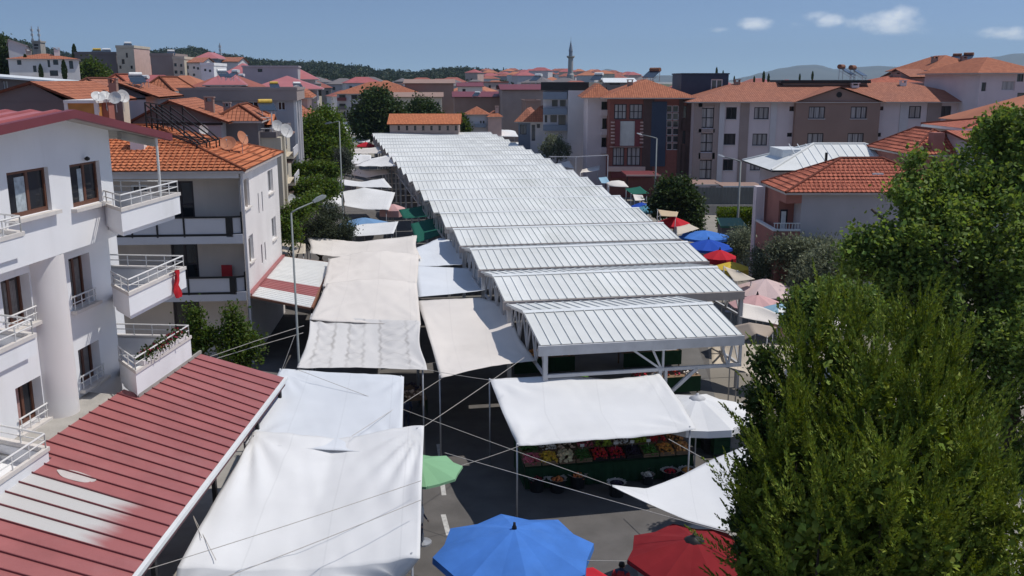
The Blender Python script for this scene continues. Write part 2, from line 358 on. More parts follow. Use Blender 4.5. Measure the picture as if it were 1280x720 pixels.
# ------------------------------------------------------------------ mesh builder
class MB:
    def __init__(s, mx=None): s.v = []; s.f = []; s.uv = []; s.m = mx; s.mi = []
    def add(s, vs, fs, uvs=None, mi=0):
        o = len(s.v)
        s.v += [Vector(q) for q in vs]
        for k, fc in enumerate(fs):
            s.f.append([o + i for i in fc]); s.mi.append(mi)
            s.uv.append(uvs[k] if uvs else None)
        return s
    def quad(s, a, b, c, d, uv=None, mi=0): return s.add([a, b, c, d], [(0, 1, 2, 3)], [uv] if uv else None, mi)
    def poly(s, pts, uv=None, mi=0): return s.add(pts, [tuple(range(len(pts)))], [uv] if uv else None, mi)
    def box(s, x0, x1, y0, y1, z0, z1, mi=0):
        return s.add([(x0, y0, z0), (x1, y0, z0), (x1, y1, z0), (x0, y1, z0), (x0, y0, z1), (x1, y0, z1), (x1, y1, z1), (x0, y1, z1)],
                     [(0, 3, 2, 1), (4, 5, 6, 7), (0, 1, 5, 4), (1, 2, 6, 5), (2, 3, 7, 6), (3, 0, 4, 7)], None, mi)
    def bar(s, a, b, w=.06, h=None, mi=0, up=(0, 0, 1)):
        a, b = Vector(a), Vector(b); h = h or w
        d = (b - a).normalized(); u = Vector(up)
        if abs(d.dot(u)) > .98: u = Vector((0, 1, 0))
        r = d.cross(u).normalized() * (w / 2); t = r.cross(d).normalized() * (h / 2)
        vs = [a - r - t, a + r - t, a + r + t, a - r + t, b - r - t, b + r - t, b + r + t, b - r + t]
        return s.add(vs, [(0, 3, 2, 1), (4, 5, 6, 7), (0, 1, 5, 4), (1, 2, 6, 5), (2, 3, 7, 6), (3, 0, 4, 7)], None, mi)
    def tube(s, pts, r, n=8, mi=0, cap=True):
        pts = [Vector(p) for p in pts]; rs = r if isinstance(r, (list, tuple)) else [r] * len(pts)
        rings = []; vs = []; prev = None
        for i, p in enumerate(pts):
            d = (pts[min(i + 1, len(pts) - 1)] - pts[max(i - 1, 0)])
            d = d.normalized() if d.length > 1e-9 else Vector((0, 0, 1))
            u = prev if prev is not None else (Vector((1, 0, 0)) if abs(d.x) < .9 else Vector((0, 1, 0)))
            a = (u - d * u.dot(d)).normalized(); b = d.cross(a); prev = a
            rings.append(len(vs))
            for k in range(n):
                an = 2 * math.pi * k / n
                vs.append(p + (a * math.cos(an) + b * math.sin(an)) * rs[i])
        fs = []
        for i in range(len(pts) - 1):
            for k in range(n):
                k2 = (k + 1) % n
                fs.append((rings[i] + k, rings[i] + k2, rings[i + 1] + k2, rings[i + 1] + k))
        if cap:
            fs.append(tuple(range(n - 1, -1, -1))); fs.append(tuple(rings[-1] + k for k in range(n)))
        return s.add(vs, fs, None, mi)
    def lathe(s, c, prof, n=16, axis=None, mi=0):
        c = Vector(c); q = Vector(axis).to_track_quat('Z', 'Y') if axis else None
        vs = []; fs = []
        for (r, z) in prof:
            for k in range(n):
                an = 2 * math.pi * k / n
                p = Vector((r * math.cos(an), r * math.sin(an), z))
                vs.append(c + (q @ p if q else p))
        for i in range(len(prof) - 1):
            for k in range(n):
                k2 = (k + 1) % n
                fs.append((i * n + k, i * n + k2, (i + 1) * n + k2, (i + 1) * n + k))
        fs.append(tuple(range(n - 1, -1, -1))); fs.append(tuple((len(prof) - 1) * n + k for k in range(n)))
        return s.add(vs, fs, None, mi)
    def build(s, name, m, parent=None, smooth=False, world=False):
        me = bpy.data.meshes.new(name)
        vs = s.v
        if s.m is not None: vs = [s.m @ v for v in vs]
        if world and parent is not None:
            inv = WM[parent.name].inverted(); vs = [inv @ v for v in vs]
        me.from_pydata([tuple(v) for v in vs], [], s.f)
        if any(u for u in s.uv):
            lay = me.uv_layers.new(name='UVMap'); flat = []
            for fc, u in zip(s.f, s.uv):
                for k in range(len(fc)): flat += (u[k] if u else (0, 0))
            lay.data.foreach_set('uv', flat)
        ms = m if isinstance(m, (list, tuple)) else [m]
        for q in ms: me.materials.append(q)
        if len(ms) > 1: me.polygons.foreach_set('material_index', s.mi)
        if smooth: me.polygons.foreach_set('use_smooth', [True] * len(s.f))
        me.update()
        o = bpy.data.objects.new(name, me); COL.objects.link(o)
        if parent is not None: o.parent = parent
        return o
WM = {}
def tag(o, label=None, cat=None, group=None, kind=None):
    if label: o['label'] = label
    if cat: o['category'] = cat
    if group: o['group'] = group
    if kind: o['kind'] = kind
    return o
def thing(name, label, cat, loc=(0, 0, 0), rz=0.0, group=None):
    o = bpy.data.objects.new(name, None); COL.objects.link(o)
    o.location = loc; o.rotation_euler = (0, 0, rz); o.empty_display_size = .3
    WM[o.name] = Matrix.Translation(Vector(loc)) @ Matrix.Rotation(rz, 4, 'Z')
    return tag(o, label, cat, group)
def copy_tree(o, parent=None):
    kids = [k for k in list(o.children)]
    c = o.copy(); COL.objects.link(c); c.parent = parent
    for k in kids: copy_tree(k, c)
    return c
def dup(root, loc, rz=0.0, label=None, group=None, scale=None):
    c = copy_tree(root); c.location = loc; c.rotation_euler = (0, 0, rz)
    if label: c['label'] = label
    if group: c['group'] = group
    if scale: c.scale = scale if isinstance(scale, (list, tuple)) else (scale,) * 3
    return c
# ================================================================== SETTING
def struct(o): return tag(o, kind='structure')
HA = R(10.9)                                   # the market street runs 10.9 degrees left of the view
HX, HY = Vector((math.cos(HA), math.sin(HA), 0)), Vector((-math.sin(HA), math.cos(HA), 0))
def H(x, y, z=0): return HX * x + HY * y + Vector((0, 0, z))

gm = mat('town_ground', (.26, .235, .20), .95, .3, .06, stain=.6, stain_col=(.055, .075, .03), bump=.2, bscale=2)
g = MB(); N = 24
ext = [-9000, -3000, -1200, -500, -200, -60, 60, 200, 500, 1200, 3000, 9000]
eyy = [-300, -60, 0, 30, 60, 120, 300, 700, 1500, 4000, 9000, 16000]
for i in range(len(ext) - 1):
    for j in range(len(eyy) - 1):
        g.quad((ext[i], eyy[j], 0), (ext[i + 1], eyy[j], 0), (ext[i + 1], eyy[j + 1], 0), (ext[i], eyy[j + 1], 0))
struct(g.build('ground', gm))
asph = mat('asphalt', (.125, .117, .112), .9, .16, 1.1, stain=.45, stain_col=(.075, .071, .068), bump=.35, bscale=60)
rd = MB()
rd.poly([(-7.6, -5, .004), (3.2, -5, .004), (3.4, 24.0, .004), (6.5, 27, .004)] + [H(25.0, 60, .004), H(27.5, 150, .004), H(-6.2, 170, .004), H(-6.2, 42, .004)] + [(-7.6, 30, .004)])
struct(rd.build('road', asph))
pv = mat('pavement_slabs', (.33, .31, .28), .9, .14, 1.4, stain=.4, stain_col=(.20, .19, .175), bump=.25, bscale=30)
sp = MB()
def kerbed(mb, pts, h=.12):
    n = len(pts)
    mb.poly([(p[0], p[1], h) for p in pts])
    for i in range(n):
        a, b = pts[i], pts[(i + 1) % n]
        mb.quad((a[0], a[1], 0), (b[0], b[1], 0), (b[0], b[1], h), (a[0], a[1], h))
kerbed(sp, [(-7.6, -5), (-7.6, 30), tuple(H(-6.2, 42)[:2]), tuple(H(-6.2, 170)[:2]), tuple(H(-9.5, 170)[:2]), tuple(H(-9.5, 42)[:2]), (-11.3, 30), (-11.3, -5)])
struct(sp.build('pavement', pv))
sp = MB()
kerbed(sp, [(3.4, -5), (30, -5), (30, 28), (9.5, 28), (6.7, 26.9), (3.6, 23.9)])
struct(sp.build('pavement', pv))
paint = mat('road_paint', (.50, .49, .47), .8, .2, 6, stain=.5, stain_col=(.15, .145, .14), bump=.1)
ypaint = mat('yellow_kerb_paint', (.55, .36, .05), .8, .2, 5, stain=.5, stain_col=(.2, .16, .08))
for (x0, y0, x1, y1) in [(551, 590, 555, 619), (554, 643, 561, 669), (548, 555, 551, 575), (558, 695, 566, 722)]:
    a, b = P(x0, y0, .008), P(x1, y1, .008)
    mk = MB(); d = (b - a).normalized(); n = Vector((d.y, -d.x, 0)) * .075
    mk.quad(a - n, a + n, b + n, b - n); struct(mk.build('road_marking', paint))
a, b = P(894, 561, 0), P(916, 548, 0)
mk = MB(); mk.quad((a.x - .07, a.y, .126), (a.x + .09, a.y, .126), (b.x + .09, b.y, .126), (b.x - .07, b.y, .126)); struct(mk.build('road_marking', ypaint))

# ---- hills behind the town
def interp(tab, x):
    if x <= tab[0][0]: return tab[0][1]
    for (a, b), (c, d) in zip(tab, tab[1:]):
        if x <= c:
            t = (x - a) / (c - a); t = t * t * (3 - 2 * t)
            return b + (d - b) * t
    return tab[-1][1]
CREST = [(-300, 54), (-150, 52), (0, 50), (30, 51), (60, 60), (90, 69), (130, 78), (180, 77), (225, 70), (262, 67), (300, 75), (350, 82), (400, 84),
         (450, 89), (490, 95), (520, 97.5), (545, 95), (580, 92), (615, 94), (650, 97), (700, 98), (740, 100.5), (800, 105), (900, 106)]
HY0, HYC, HYB = 330.0, 1150.0, 1900.0
def hill_z(X, Y):
    """height of the hillside at a place"""
    ax = X / Y * F * CT
    px = 640 + ax * (CT + 0) / CT * 1.0
    zc = max(1.0, CAMZ + (100 - interp(CREST, px)) / F * HYC * 1.0)
    if Y < HY0: return 0.0
    if Y <= HYC: t = (Y - HY0) / (HYC - HY0); k = t * t * (3 - 2 * t) * .35 + t * .65
    else: t = min(1, (Y - HYC) / (HYB - HYC)); k = 1 - t * t * (3 - 2 * t)
    n = noise.noise(Vector((X * .006, Y * .006, 1.3))) * 5 * k
    return zc * k + n * (1 if Y < HYC * .97 else .2)
hm = mat('hill_scrub', (.075, .080, .040), .95, .35, .02, stain=.7, stain_col=(.16, .13, .085))
hb = MB(); cols = 110; rows = 26
vs = []; fs = []
for j in range(rows + 1):
    Y = HY0 + (HYB - HY0) * j / rows
    for i in range(cols + 1):
        px = -420 + (1450) * i / cols
        X = (px - 640) / F * Y
        vs.append((X, Y, hill_z(X, Y) - (.3 if j == 0 else 0)))
for j in range(rows):
    for i in range(cols):
        a = j * (cols + 1) + i; fs.append((a, a + 1, a + cols + 2, a + cols + 1))
hb.add(vs, fs); struct(hb.build('hills', hm, smooth=True))
# ---- far mountains
MT = [(520, 103), (600, 101), (690, 99), (722, 95), (744, 90), (757, 87.5), (772, 91), (800, 96), (830, 94.5), (860, 96), (900, 101), (925, 96), (945, 91), (970, 86), (990, 83),
      (1010, 82.5), (1035, 88), (1060, 85), (1085, 83.5), (1110, 84.5), (1130, 83), (1165, 80), (1200, 77), (1225, 73), (1250, 69), (1290, 68), (1340, 72), (1420, 80), (1600, 84)]
mm_ = mat('mountain_scrub', (.085, .082, .068), .95, .3, .0015)
mb = MB(); vs = []; fs = []; cols = 150; rows = 12
for j in range(rows + 1):
    for i in range(cols + 1):
        px = 480 + 1150 * i / cols
        t = j / rows; Y = 6500 + 4500 * t
        zc = CAMZ + (100 - interp(MT, px)) / F * 8750
        k = math.sin(math.pi * t) ** .8 if 0 < t < 1 else 0
        X = (px - 640) / F * Y
        nz = noise.noise(Vector((X * .0012, Y * .0012, 4.))) + .5 * noise.noise(Vector((X * .004, Y * .004, 2.)))
        vs.append((X, Y, max(-2, zc * k + nz * 34 * k * (1 - k * .75))))
for j in range(rows):
    for i in range(cols):
        a = j * (cols + 1) + i; fs.append((a, a + 1, a + cols + 2, a + cols + 1))
mb.add(vs, fs); struct(mb.build('mountains', mm_, smooth=True))

# ------------------------------------------------------------------ leaves
def leaf_mesh(name, C, A, Lg, W, m, parent=None, flat=0.0):
    """C centres, A long-axis directions, Lg lengths, W widths: one kite-shaped leaf each."""
    C = np.asarray(C, float); A = np.asarray(A, float); n = len(C)
    A = A / np.maximum(np.linalg.norm(A, axis=1, keepdims=True), 1e-9)
    rv = rng.normal(size=(n, 3)) * (1 - flat); rv[:, 2] += 2.2 * flat; B = np.cross(A, rv); B /= np.maximum(np.linalg.norm(B, axis=1, keepdims=True), 1e-9)
    Lg = np.broadcast_to(np.asarray(Lg, float), (n,))[:, None]; W = np.broadcast_to(np.asarray(W, float), (n,))[:, None]
    V = np.empty((n, 4, 3))
    V[:, 0] = C - A * Lg * .5; V[:, 1] = C + B * W * .5 - A * Lg * .08; V[:, 2] = C + A * Lg * .5; V[:, 3] = C - B * W * .5 - A * Lg * .08
    me = bpy.data.meshes.new(name)
    me.vertices.add(n * 4); me.vertices.foreach_set('co', V.reshape(-1))
    me.loops.add(n * 4); me.loops.foreach_set('vertex_index', np.arange(n * 4, dtype=np.int32))
    me.polygons.add(n); me.polygons.foreach_set('loop_start', np.arange(0, n * 4, 4, dtype=np.int32))
    me.polygons.foreach_set('loop_total', np.full(n, 4, dtype=np.int32))
    me.update(calc_edges=True); me.materials.append(m)
    o = bpy.data.objects.new(name, me); COL.objects.link(o)
    if parent is not None: o.parent = parent
    return o
def unit(n):
    v = rng.normal(size=(n, 3)); return v / np.linalg.norm(v, axis=1, keepdims=True)
def lump_leaves(lumps, clumps, per, spread, shell=.55, droop=0.0, cave=0.0):
    """leaf centres gathered in twig clumps spread through the outer part of ellipsoid lumps"""
    w = np.array([(r[0] * r[1] * r[2]) ** (2 / 3) for _, r in lumps]); w /= w.sum()
    cnt = rng.multinomial(clumps, w); cs = []; ds = []
    for (c, r), k in zip(lumps, cnt):
        if k == 0: continue
        d = unit(k); rad = shell + (1 - shell) * rng.random(k) ** .6
        cc = np.array(c) + d * rad[:, None] * np.array(r)
        cs.append(cc); ds.append(d)
    cs = np.concatenate(cs); ds = np.concatenate(ds)
    if cave:
        keep = np.array([noise.noise(Vector(c) * cave) + .5 * noise.noise(Vector(c) * cave * 2.3) > -.13 for c in cs]); cs = cs[keep]; ds = ds[keep]
    sz = rng.uniform(.6, 1.35, size=len(cs))
    C = np.repeat(cs, per, axis=0) + rng.normal(size=(len(cs) * per, 3)) * (np.repeat(sz, per) * spread)[:, None]
    D = np.repeat(ds, per, axis=0) * .7 + rng.normal(size=(len(cs) * per, 3)) * .8
    D[:, 2] += .25 - droop
    return C, D
def branch(mb, a, b, r0, r1, n=7, wob=.12, seg=4):
    a, b = Vector(a), Vector(b); L = (b - a).length
    pts = []; rs = []
    for i in range(seg + 1):
        t = i / seg
        o = Vector((random.uniform(-1, 1), random.uniform(-1, 1), random.uniform(-.4, .4))) * wob * L * (0.3 if i in (0, seg) else 1) * (0 if i == 0 else 1)
        pts.append(a.lerp(b, t) + o); rs.append(r0 + (r1 - r0) * t)
    mb.tube(pts, rs, n); return pts[-1]
def tree(name, label, base, lumps, m, clumps, per, spread, leaf, aspect=.7, trunk_r=.16, group=None, shell=.5, droop=0.0, cat='tree', limbs=True, cave=0.0):
    """lumps in world coordinates"""
    base = Vector(base); t = thing(name, label, cat, base, 0, group)
    tb = MB(); cen = sum((Vector(c) for c, _ in lumps), Vector()) / len(lumps)
    fork = Vector((base.x * .6 + cen.x * .4, base.y * .6 + cen.y * .4, base.z + (cen.z - base.z) * .5))
    branch(tb, base, fork, trunk_r, trunk_r * .7)
    if limbs:
        for c, r in lumps: branch(tb, fork, Vector(c), trunk_r * .55, trunk_r * .12, 6)
    else: branch(tb, fork, cen, trunk_r * .65, trunk_r * .15)
    tb.build('trunk', M['bark'], t, smooth=True, world=True)
    C, D = lump_leaves([(c, r) for c, r in lumps], clumps, per, spread, shell, droop, cave)
    keep = C[:, 2] > base.z + .05
    C = C[keep] - np.array(base); D = D[keep]
    L = leaf * rng.uniform(.65, 1.3, size=len(C))
    leaf_mesh('crown', C, D, L, L * aspect, m, t, .45)
    return t
# ---- the wood on the hills: nobody could count it
C = []; 
for _ in range(5200):
    Y = HY0 + 120 + (HYC + 60 - HY0 - 120) * random.random() ** .7
    px = random.uniform(-60, 800); X = (px - 640) / F * Y
    if px > 600 and random.random() < .55: continue
    z = hill_z(X, Y); den = noise.noise(Vector((X * .008, Y * .008, 9)))
    if den < -.18 and Y < HYC * .9: continue
    C.append((X, Y, z, random.uniform(2.2, 4.2) * (1.25 if Y > 900 else 1)))
C = np.array(C); per = 26
cc = np.repeat(C[:, :3], per, axis=0); rr = np.repeat(C[:, 3], per)
d = unit(len(cc)); d[:, 2] = np.abs(d[:, 2]) * 1.25
cc = cc + d * (rr * rng.uniform(.55, 1.05, len(cc)))[:, None]; cc[:, 2] += rr * .35
woods = leaf_mesh('woodland', cc, unit(len(cc)), 2.2 * rng.uniform(.7, 1.3, len(cc)), 1.7, leaf_mat('pine_wood', (.030, .044, .017), .1, .4))
tag(woods, 'dark green pine wood covering the ridge behind the town', 'wood', kind='stuff')
# ---- air
hz = MB(); hz.box(-9500, 9500, -400, 12500, -3, 460)
hmat = bpy.data.materials.new('air'); hmat.use_nodes = True
ht = hmat.node_tree; ht.nodes.clear()
ho = ht.nodes.new('ShaderNodeOutputMaterial'); hv_ = ht.nodes.new('ShaderNodeVolumePrincipled')
hv_.inputs['Color'].default_value = (.60, .82, 1.0, 1); hv_.inputs['Density'].default_value = 9.0e-5; hv_.inputs['Anisotropy'].default_value = .1
ht.links.new(hv_.outputs[0], ho.inputs['Volume'])
haze = tag(hz.build('haze', hmat), 'thin blue summer haze over the far mountains', 'haze', kind='stuff')
# ================================================================== MARKET HALL
HK = 1.08                       # places measured at ridge height 5.5 carried out along the view to the real ridge at 4.9
hall = thing('market_hall', 'long open market hall under rows of ribbed white metal gable roofs', 'market hall', tuple(H(6.3 * HK, 27.3 * HK)), HA)
hx0, hy0 = 6.3 * HK, 27.3 * HK            # hall-local origin in street coordinates
roofm = mat('ribbed_white_metal', (.665, .675, .655), .58, .09, .35, spec=.2, stain=.6, stain_col=(.44, .44, .38), island=.07)
RZ, EZ, CZ = 13 - 7.6 * HK, 13 - 8.04 * HK, 13 - 9.05 * HK
NB = 19
rights = [12.85, 15.62, 16.68, 17.65, 18.3, 19.0, 19.5, 20.1, 20.5, 20.9, 21.3, 21.7, 22.0, 22.3, 22.6, 22.9, 23.2, 23.45, 23.65]
for k in range(NB):
    yr = (29.92 + 6.08 * k) * HK - hy0; ya, yb = yr - 2.62 * HK - (.03 if k else 0), yr + 2.92 * HK
    xr = rights[k] * HK - hx0; x0 = -.18
    rb = MB()
    far = k > 9
    for (y0, y1) in ((ya, yr), (yb, yr)):
        xa = x0
        while xa < xr - 1e-4:      # sheets of three ribs each
            xb = min(xr, xa + .37 * 3); rb.quad((xa, y0, EZ), (xb, y0, EZ), (xb, y1, RZ), (xa, y1, RZ)); xa = xb
        rb.quad((x0, y0, EZ - .05), (xr, y0, EZ - .05), (xr, y1, RZ - .05), (x0, y1, RZ - .05))
        nrm = Vector((0, -(RZ - EZ) * (1 if y0 < y1 else -1), abs(y1 - y0))).normalized()
        x = x0 + .02; st = .37
        while x < xr:
            a = Vector((x, y0, EZ)) + nrm * .016; b = Vector((x, y1, RZ)) + nrm * .016
            rb.bar(a, b, .028, .045, up=nrm); x += st
    for xx in (x0, xr):
        rb.poly([(xx, ya, EZ - .05), (xx, ya, EZ + .02), (xx, yr, RZ + .02), (xx, yb, EZ + .02), (xx, yb, EZ - .05), (xx, yr, RZ - .05)])
    ro = rb.build('roof_bay', roofm, hall)
    rc = MB()
    for sgn in (-1, 1):
        rc.quad((x0 - .02, yr + sgn * .2, RZ - .003), (xr + .02, yr + sgn * .2, RZ - .003), (xr + .02, yr, RZ + .045), (x0 - .02, yr, RZ + .045))
    rc.build('ridge_cap', M['ridge'], ro)
    for y in (ya, yb):
        gt = MB()
        dd = -.09 if y == ya else .09
        gt.box(x0 - .05, xr + .05, min(y, y + dd), max(y, y + dd), EZ - .36, EZ - .02) if y == ya else gt.box(x0 - .03, xr + .03, y, y + .05, EZ - .1, EZ - .02)
        gt.build('gutter', M['fascia'] if k else M['trussm'], ro)
    # gable trusses at both ends
    for side, xx in ((0, .02), (1, xr - .05)):
        if side and k > 11: continue
        tr = MB()
        pts = [(ya + .05, EZ - .12), (yr, RZ - .12), (yb - .05, EZ - .12)]
        tr.bar((xx, ya + .05, CZ), (xx, yb - .05, CZ), .09)
        for a, b in zip(pts, pts[1:]): tr.bar((xx, a[0], a[1]), (xx, b[0], b[1]), .09)
        n = 8
        tops = []; bots = []
        for i in range(n + 1):
            y = ya + .05 + (yb - ya - .1) * i / n
            zt = EZ - .12 + (RZ - EZ) * (1 - min(1, abs(y - yr) / (2.62 * HK)))
            tops.append((xx, y, zt)); bots.append((xx, y, CZ))
        for i in range(n + 1):
            if i % 2 == 0: tr.bar(bots[i], tops[i], .055)
            if i < n: tr.bar(bots[i] if i % 2 == 0 else tops[i], tops[i + 1] if i % 2 == 0 else bots[i + 1], .055)
        tr.build('truss', M['trussm'], hall)
        for yy in ([ya + .05] if k else [ya + .05]):
            ps = MB(); px_ = xx if not (k == 0 and side == 1) else xx
            if k == 0 and side == 1: continue
            ps.box(xx - .08, xx + .08, yy - .08, yy + .08, 0, EZ - .3)
            ps.build('post', M['trussm'], hall)
# front bay: bottom chord, inner column with raking braces, cantilevered end
fr = MB(); xr = rights[0] * HK - hx0; ya = 0.0
fr.bar((0, ya, CZ), (xr, ya, CZ), .11); fr.bar((0, ya, CZ), (0, ya, EZ - .3), .12); fr.bar((xr - .05, ya, CZ), (xr - .05, ya, EZ - .3), .09)
xc = 3.88 * HK
for a, b in (((xc, ya, EZ - .3), (xc, ya, CZ)), ((xc - .05, ya, CZ), (xc - .42, ya, EZ - .3)), ((xc - .06, ya, CZ), (xc - 1.15, ya, EZ - .3)),
             ((xr - .5, ya, CZ), (xr - .75, ya, EZ - .3)), ((xr - .48, ya, CZ), (xr - .35, ya, EZ - .3))):
    fr.bar(a, b, .07)
fr.build('truss', M['trussm'], hall)
ps = MB(); ps.box(xc - .16, xc - .05, ya - .08, ya + .08, 0, CZ); ps.box(xc + .05, xc + .15, ya - .08, ya + .08, 0, CZ)
ps.bar((xc + .1, ya, CZ - 1.05), (xc + 1.25, ya, CZ - .03), .11); ps.build('post', M['trussm'], hall)
lf = MB(); lf.bar((xc - .35, ya - .02, EZ - .36), (xc + .45, ya - .02, EZ - .36), .12, .07); lf.build('strip_lamp', M['tank'], hall)
dp = MB(); xx = rights[1] * HK - hx0 - .1
dp.tube([(xx + .25, 3.05, EZ - .32), (xx + .22, 3.05, EZ - .5), (xx + .02, 3.05, EZ - .75), (xx, 3.05, 2.6), (xx, 3.05, .1)], .065, 8); dp.build('downpipe', M['fascia'], hall, smooth=True)
ext_ = MB(); ext_.poly([(xx - .1, 2.88, EZ - .03), (xx + 1.2, 3.0, EZ - .25), (xx + .1, 3.35, EZ + .06)]); ext_.poly([(xx - .1, 2.88, EZ - .07), (xx + 1.2, 3.0, EZ - .29), (xx + .1, 3.35, EZ + .02)])
ext_.build('eave_flap', roofm, hall)
fl = MB(); a = [H(6.8, 29.6, .012), H(13.8, 29.6, .012), H(17.8, 43, .012), H(23.4, 142, .012), H(6.2, 142, .012)]
fl.poly(a); struct(fl.build('paving', mat('hall_concrete', (.15, .145, .14), .9, .15, .8, stain=.4)))

# ================================================================== AWNINGS
def tarp(name, label, net, m, sag=.25, seed=0, group=None, cat='awning', wr=.035, pull=.0, poles=(), nu=26, nv=22, folds=1.0, peak=None, pucker=()):
    """net: rows (far to near) of world points, left to right. The sheet hangs between them."""
    rows = [[Vector(q) for q in r] for r in net]
    def lerp_row(r, u):
        t = u * (len(r) - 1); i = min(int(t), len(r) - 2); return r[i].lerp(r[i + 1], t - i)
    def at(u, v):
        t = v * (len(rows) - 1); i = min(int(t), len(rows) - 2)
        return lerp_row(rows[i], u).lerp(lerp_row(rows[i + 1], u), t - i)
    cen = at(.5, .5); vs = []; uvs = []
    size = (at(1, .5) - at(0, .5)).length
    sv = Vector((seed * 3.71, seed * 1.13, seed * .77))
    for j in range(nv + 1):
        v = j / nv
        for i in range(nu + 1):
            u = i / nu
            p = at(u, v)
            if pull:
                bu, bv = 4 * u * (1 - u), 4 * v * (1 - v)
                c = at(.5, .5)
                k = pull * (max(bu, bv) - min(bu, bv) * 0) * max(0, max(abs(2 * u - 1), abs(2 * v - 1)) ** 4)
                k *= (bu if abs(2 * v - 1) > abs(2 * u - 1) else bv)
                q = c.lerp(p, 1 - k); p = Vector((q.x, q.y, p.z))
            s = math.sin(math.pi * u) * .5 + math.sin(math.pi * v) * .5
            p.z -= sag * (math.sin(math.pi * u) * math.sin(math.pi * v)) + sag * .25 * (s - .5)
            if peak:
                pu, pv_, ph = peak[:3]
                du, dv = (u - pu), (v - pv_)
                rr = max(abs(du) / max(pu, 1 - pu), abs(dv) / max(pv_, 1 - pv_))
                p.z += ph * max(0, 1 - rr)
            q = Vector((p.x, p.y, 0)) * .55 + sv
            w = noise.noise(q) * .55 + noise.noise(q * 2.7) * .3 + noise.noise(q * 7) * .14
            w += .35 * noise.noise(Vector((p.x * 3.1 + p.y * .9, (p.y - p.x) * .35, 3)) + sv)
            w -= .42 * abs(noise.noise(Vector((p.x * .9 - p.y * .5, p.y * .8 + p.x * .3, 7)) + sv)) - .1
            p.z += wr * w * size * .35
            for (pu0, pw) in pucker:
                e = abs(u - pu0) / pw
                if e < 1: p.z += .028 * math.sin(v * 34 + 5 * e * e) * (1 - e * e) * math.sin(math.pi * v) ** .5
            # tension folds running in from the tied corners
            f = 0
            for (cu, cv_) in ((0, 0), (1, 0), (0, 1), (1, 1)):
                du, dv = abs(u - cu), abs(v - cv_); r = math.hypot(du, dv)
                if r < .65 and r > 1e-6:
                    an = math.atan2(dv, du); f += math.sin(an * (11 + 3 * ((seed + cu + 2 * cv_) % 3)) + seed) * math.exp(-((r - .16) / .2) ** 2)
            p.z += folds * .018 * f * min(1.5, size * .25)
            vs.append(p); uvs.append((u, 1 - v))
    fs = []; fu = []
    for j in range(nv):
        for i in range(nu):
            a = j * (nu + 1) + i; fc = (a, a + nu + 1, a + nu + 2, a + 1); fs.append(fc); fu.append([uvs[q] for q in fc])
    org = Vector((cen.x, cen.y, 0))
    mb = MB(); mb.add([v - org for v in vs], fs, fu)
    o = mb.build(name, m, None, smooth=True); o.location = org; WM[o.name] = Matrix.Translation(org)
    sd = o.modifiers.new('cloth', 'SOLIDIFY'); sd.thickness = .004; sd.offset = -1
    tag(o, label, cat, group)
    for (u, v) in poles:
        p = vs[min(nv, int(v * nv)) * (nu + 1) + min(nu, int(u * nu))]
        pm = MB(); pm.tube([(p.x, p.y, 0), (p.x, p.y, p.z + .02)], .028, 8)
        pm.build('pole', M['steel'], o, smooth=True, world=True)
    return o
def px_net(rows): return [[P(*q) for q in r] for r in rows]
LS = 'canvas sheets over the left market street'
CPOLES = ((.02, .02), (.98, .02), (.02, .98), (.98, .98))
def T(label, rows, m, **kw):
    kw.setdefault('group', LS); kw.setdefault('poles', CPOLES)
    return tarp('market_tarp', label, px_net(rows), CV[m], **kw)
T('big bright white tarp nearest the camera beside the red metal canopy', [[(316, 541, 3.25), (420, 548, 3.1), (530, 533, 3.55)], [(268, 625, 3.05), (395, 630, 2.95), (527, 612, 3.4)], [(222, 708, 2.9), (380, 704, 2.9), (525, 697, 3.15)], [(214, 752, 2.3), (370, 745, 2.45), (498, 729, 2.55)]],
  'white', sag=.14, seed=1, wr=.03, nu=56, nv=60, folds=2.3, poles=((.02, .02), (.98, .02), (.98, .66)))
T('flat cool white tarp behind the big one at the lamp post foot', [[(350, 462, 3.2), (505, 471, 3.4)], [(304, 556, 3.05), (502, 568, 3.15)]], 'cool', sag=.10, seed=2, wr=.02, nu=44, nv=36, folds=1.5)
T('old tarp with three dirty columns and wrinkle shade painted into its cloth', [[(389, 392, 3.35), (525, 402, 3.6)], [(371, 461, 3.3), (534, 463, 3.4)]], 'stain_shade', sag=.2, seed=3, wr=.03, pull=.06, nu=60, nv=64, pucker=((.17, .09), (.44, .085), (.76, .14)))
T('cream pitched tarp with a slanting fold, behind the dirty puckered one', [[(409, 354, 3.45), (521, 353, 3.55)], [(387, 400, 3.38), (526, 407, 3.5)]], 'warm', sag=.07, seed=4, wr=.035, nu=36, nv=30, peak=(.52, .25, .28))
T('warm white peaked tarp beside the striped metal canopy', [[(411, 324, 3.4), (524, 318, 3.6)], [(404, 358, 3.35), (521, 358, 3.5)]], 'warm', sag=.07, seed=5, wr=.035, nu=36, nv=30, peak=(.5, .22, .45))
T('wide warm white tarp with a torn left end below the olive tree', [[(383, 296, 3.3), (450, 302, 3.25), (521, 294, 3.5)], [(388, 317, 3.2), (440, 324, 3.3), (527, 324, 3.5)]], 'warm', sag=.08, seed=6, wr=.03, pull=.05)
T('small greyish tarp squeezed between the pale house and its neighbour tarp', [[(353, 299, 3.2), (382, 305, 3.1)], [(352, 318, 3.1), (382, 317, 3.1)]], 'beige', sag=.1, seed=7, nu=10, nv=8)
T('cream tarp hanging diagonally off the hall near its front corner', [[(522, 377, 3.3), (600, 370, 3.45), (634, 381, 3.5)], [(532, 420, 3.2), (600, 417, 3.35), (652, 424, 3.45)], [(551, 474, 3.1), (605, 462, 3.25), (670, 452, 3.35)]], 'warm', sag=.22, seed=8, wr=.03, pull=.05, nu=30, nv=26, poles=((.02, .02), (.02, .98)))
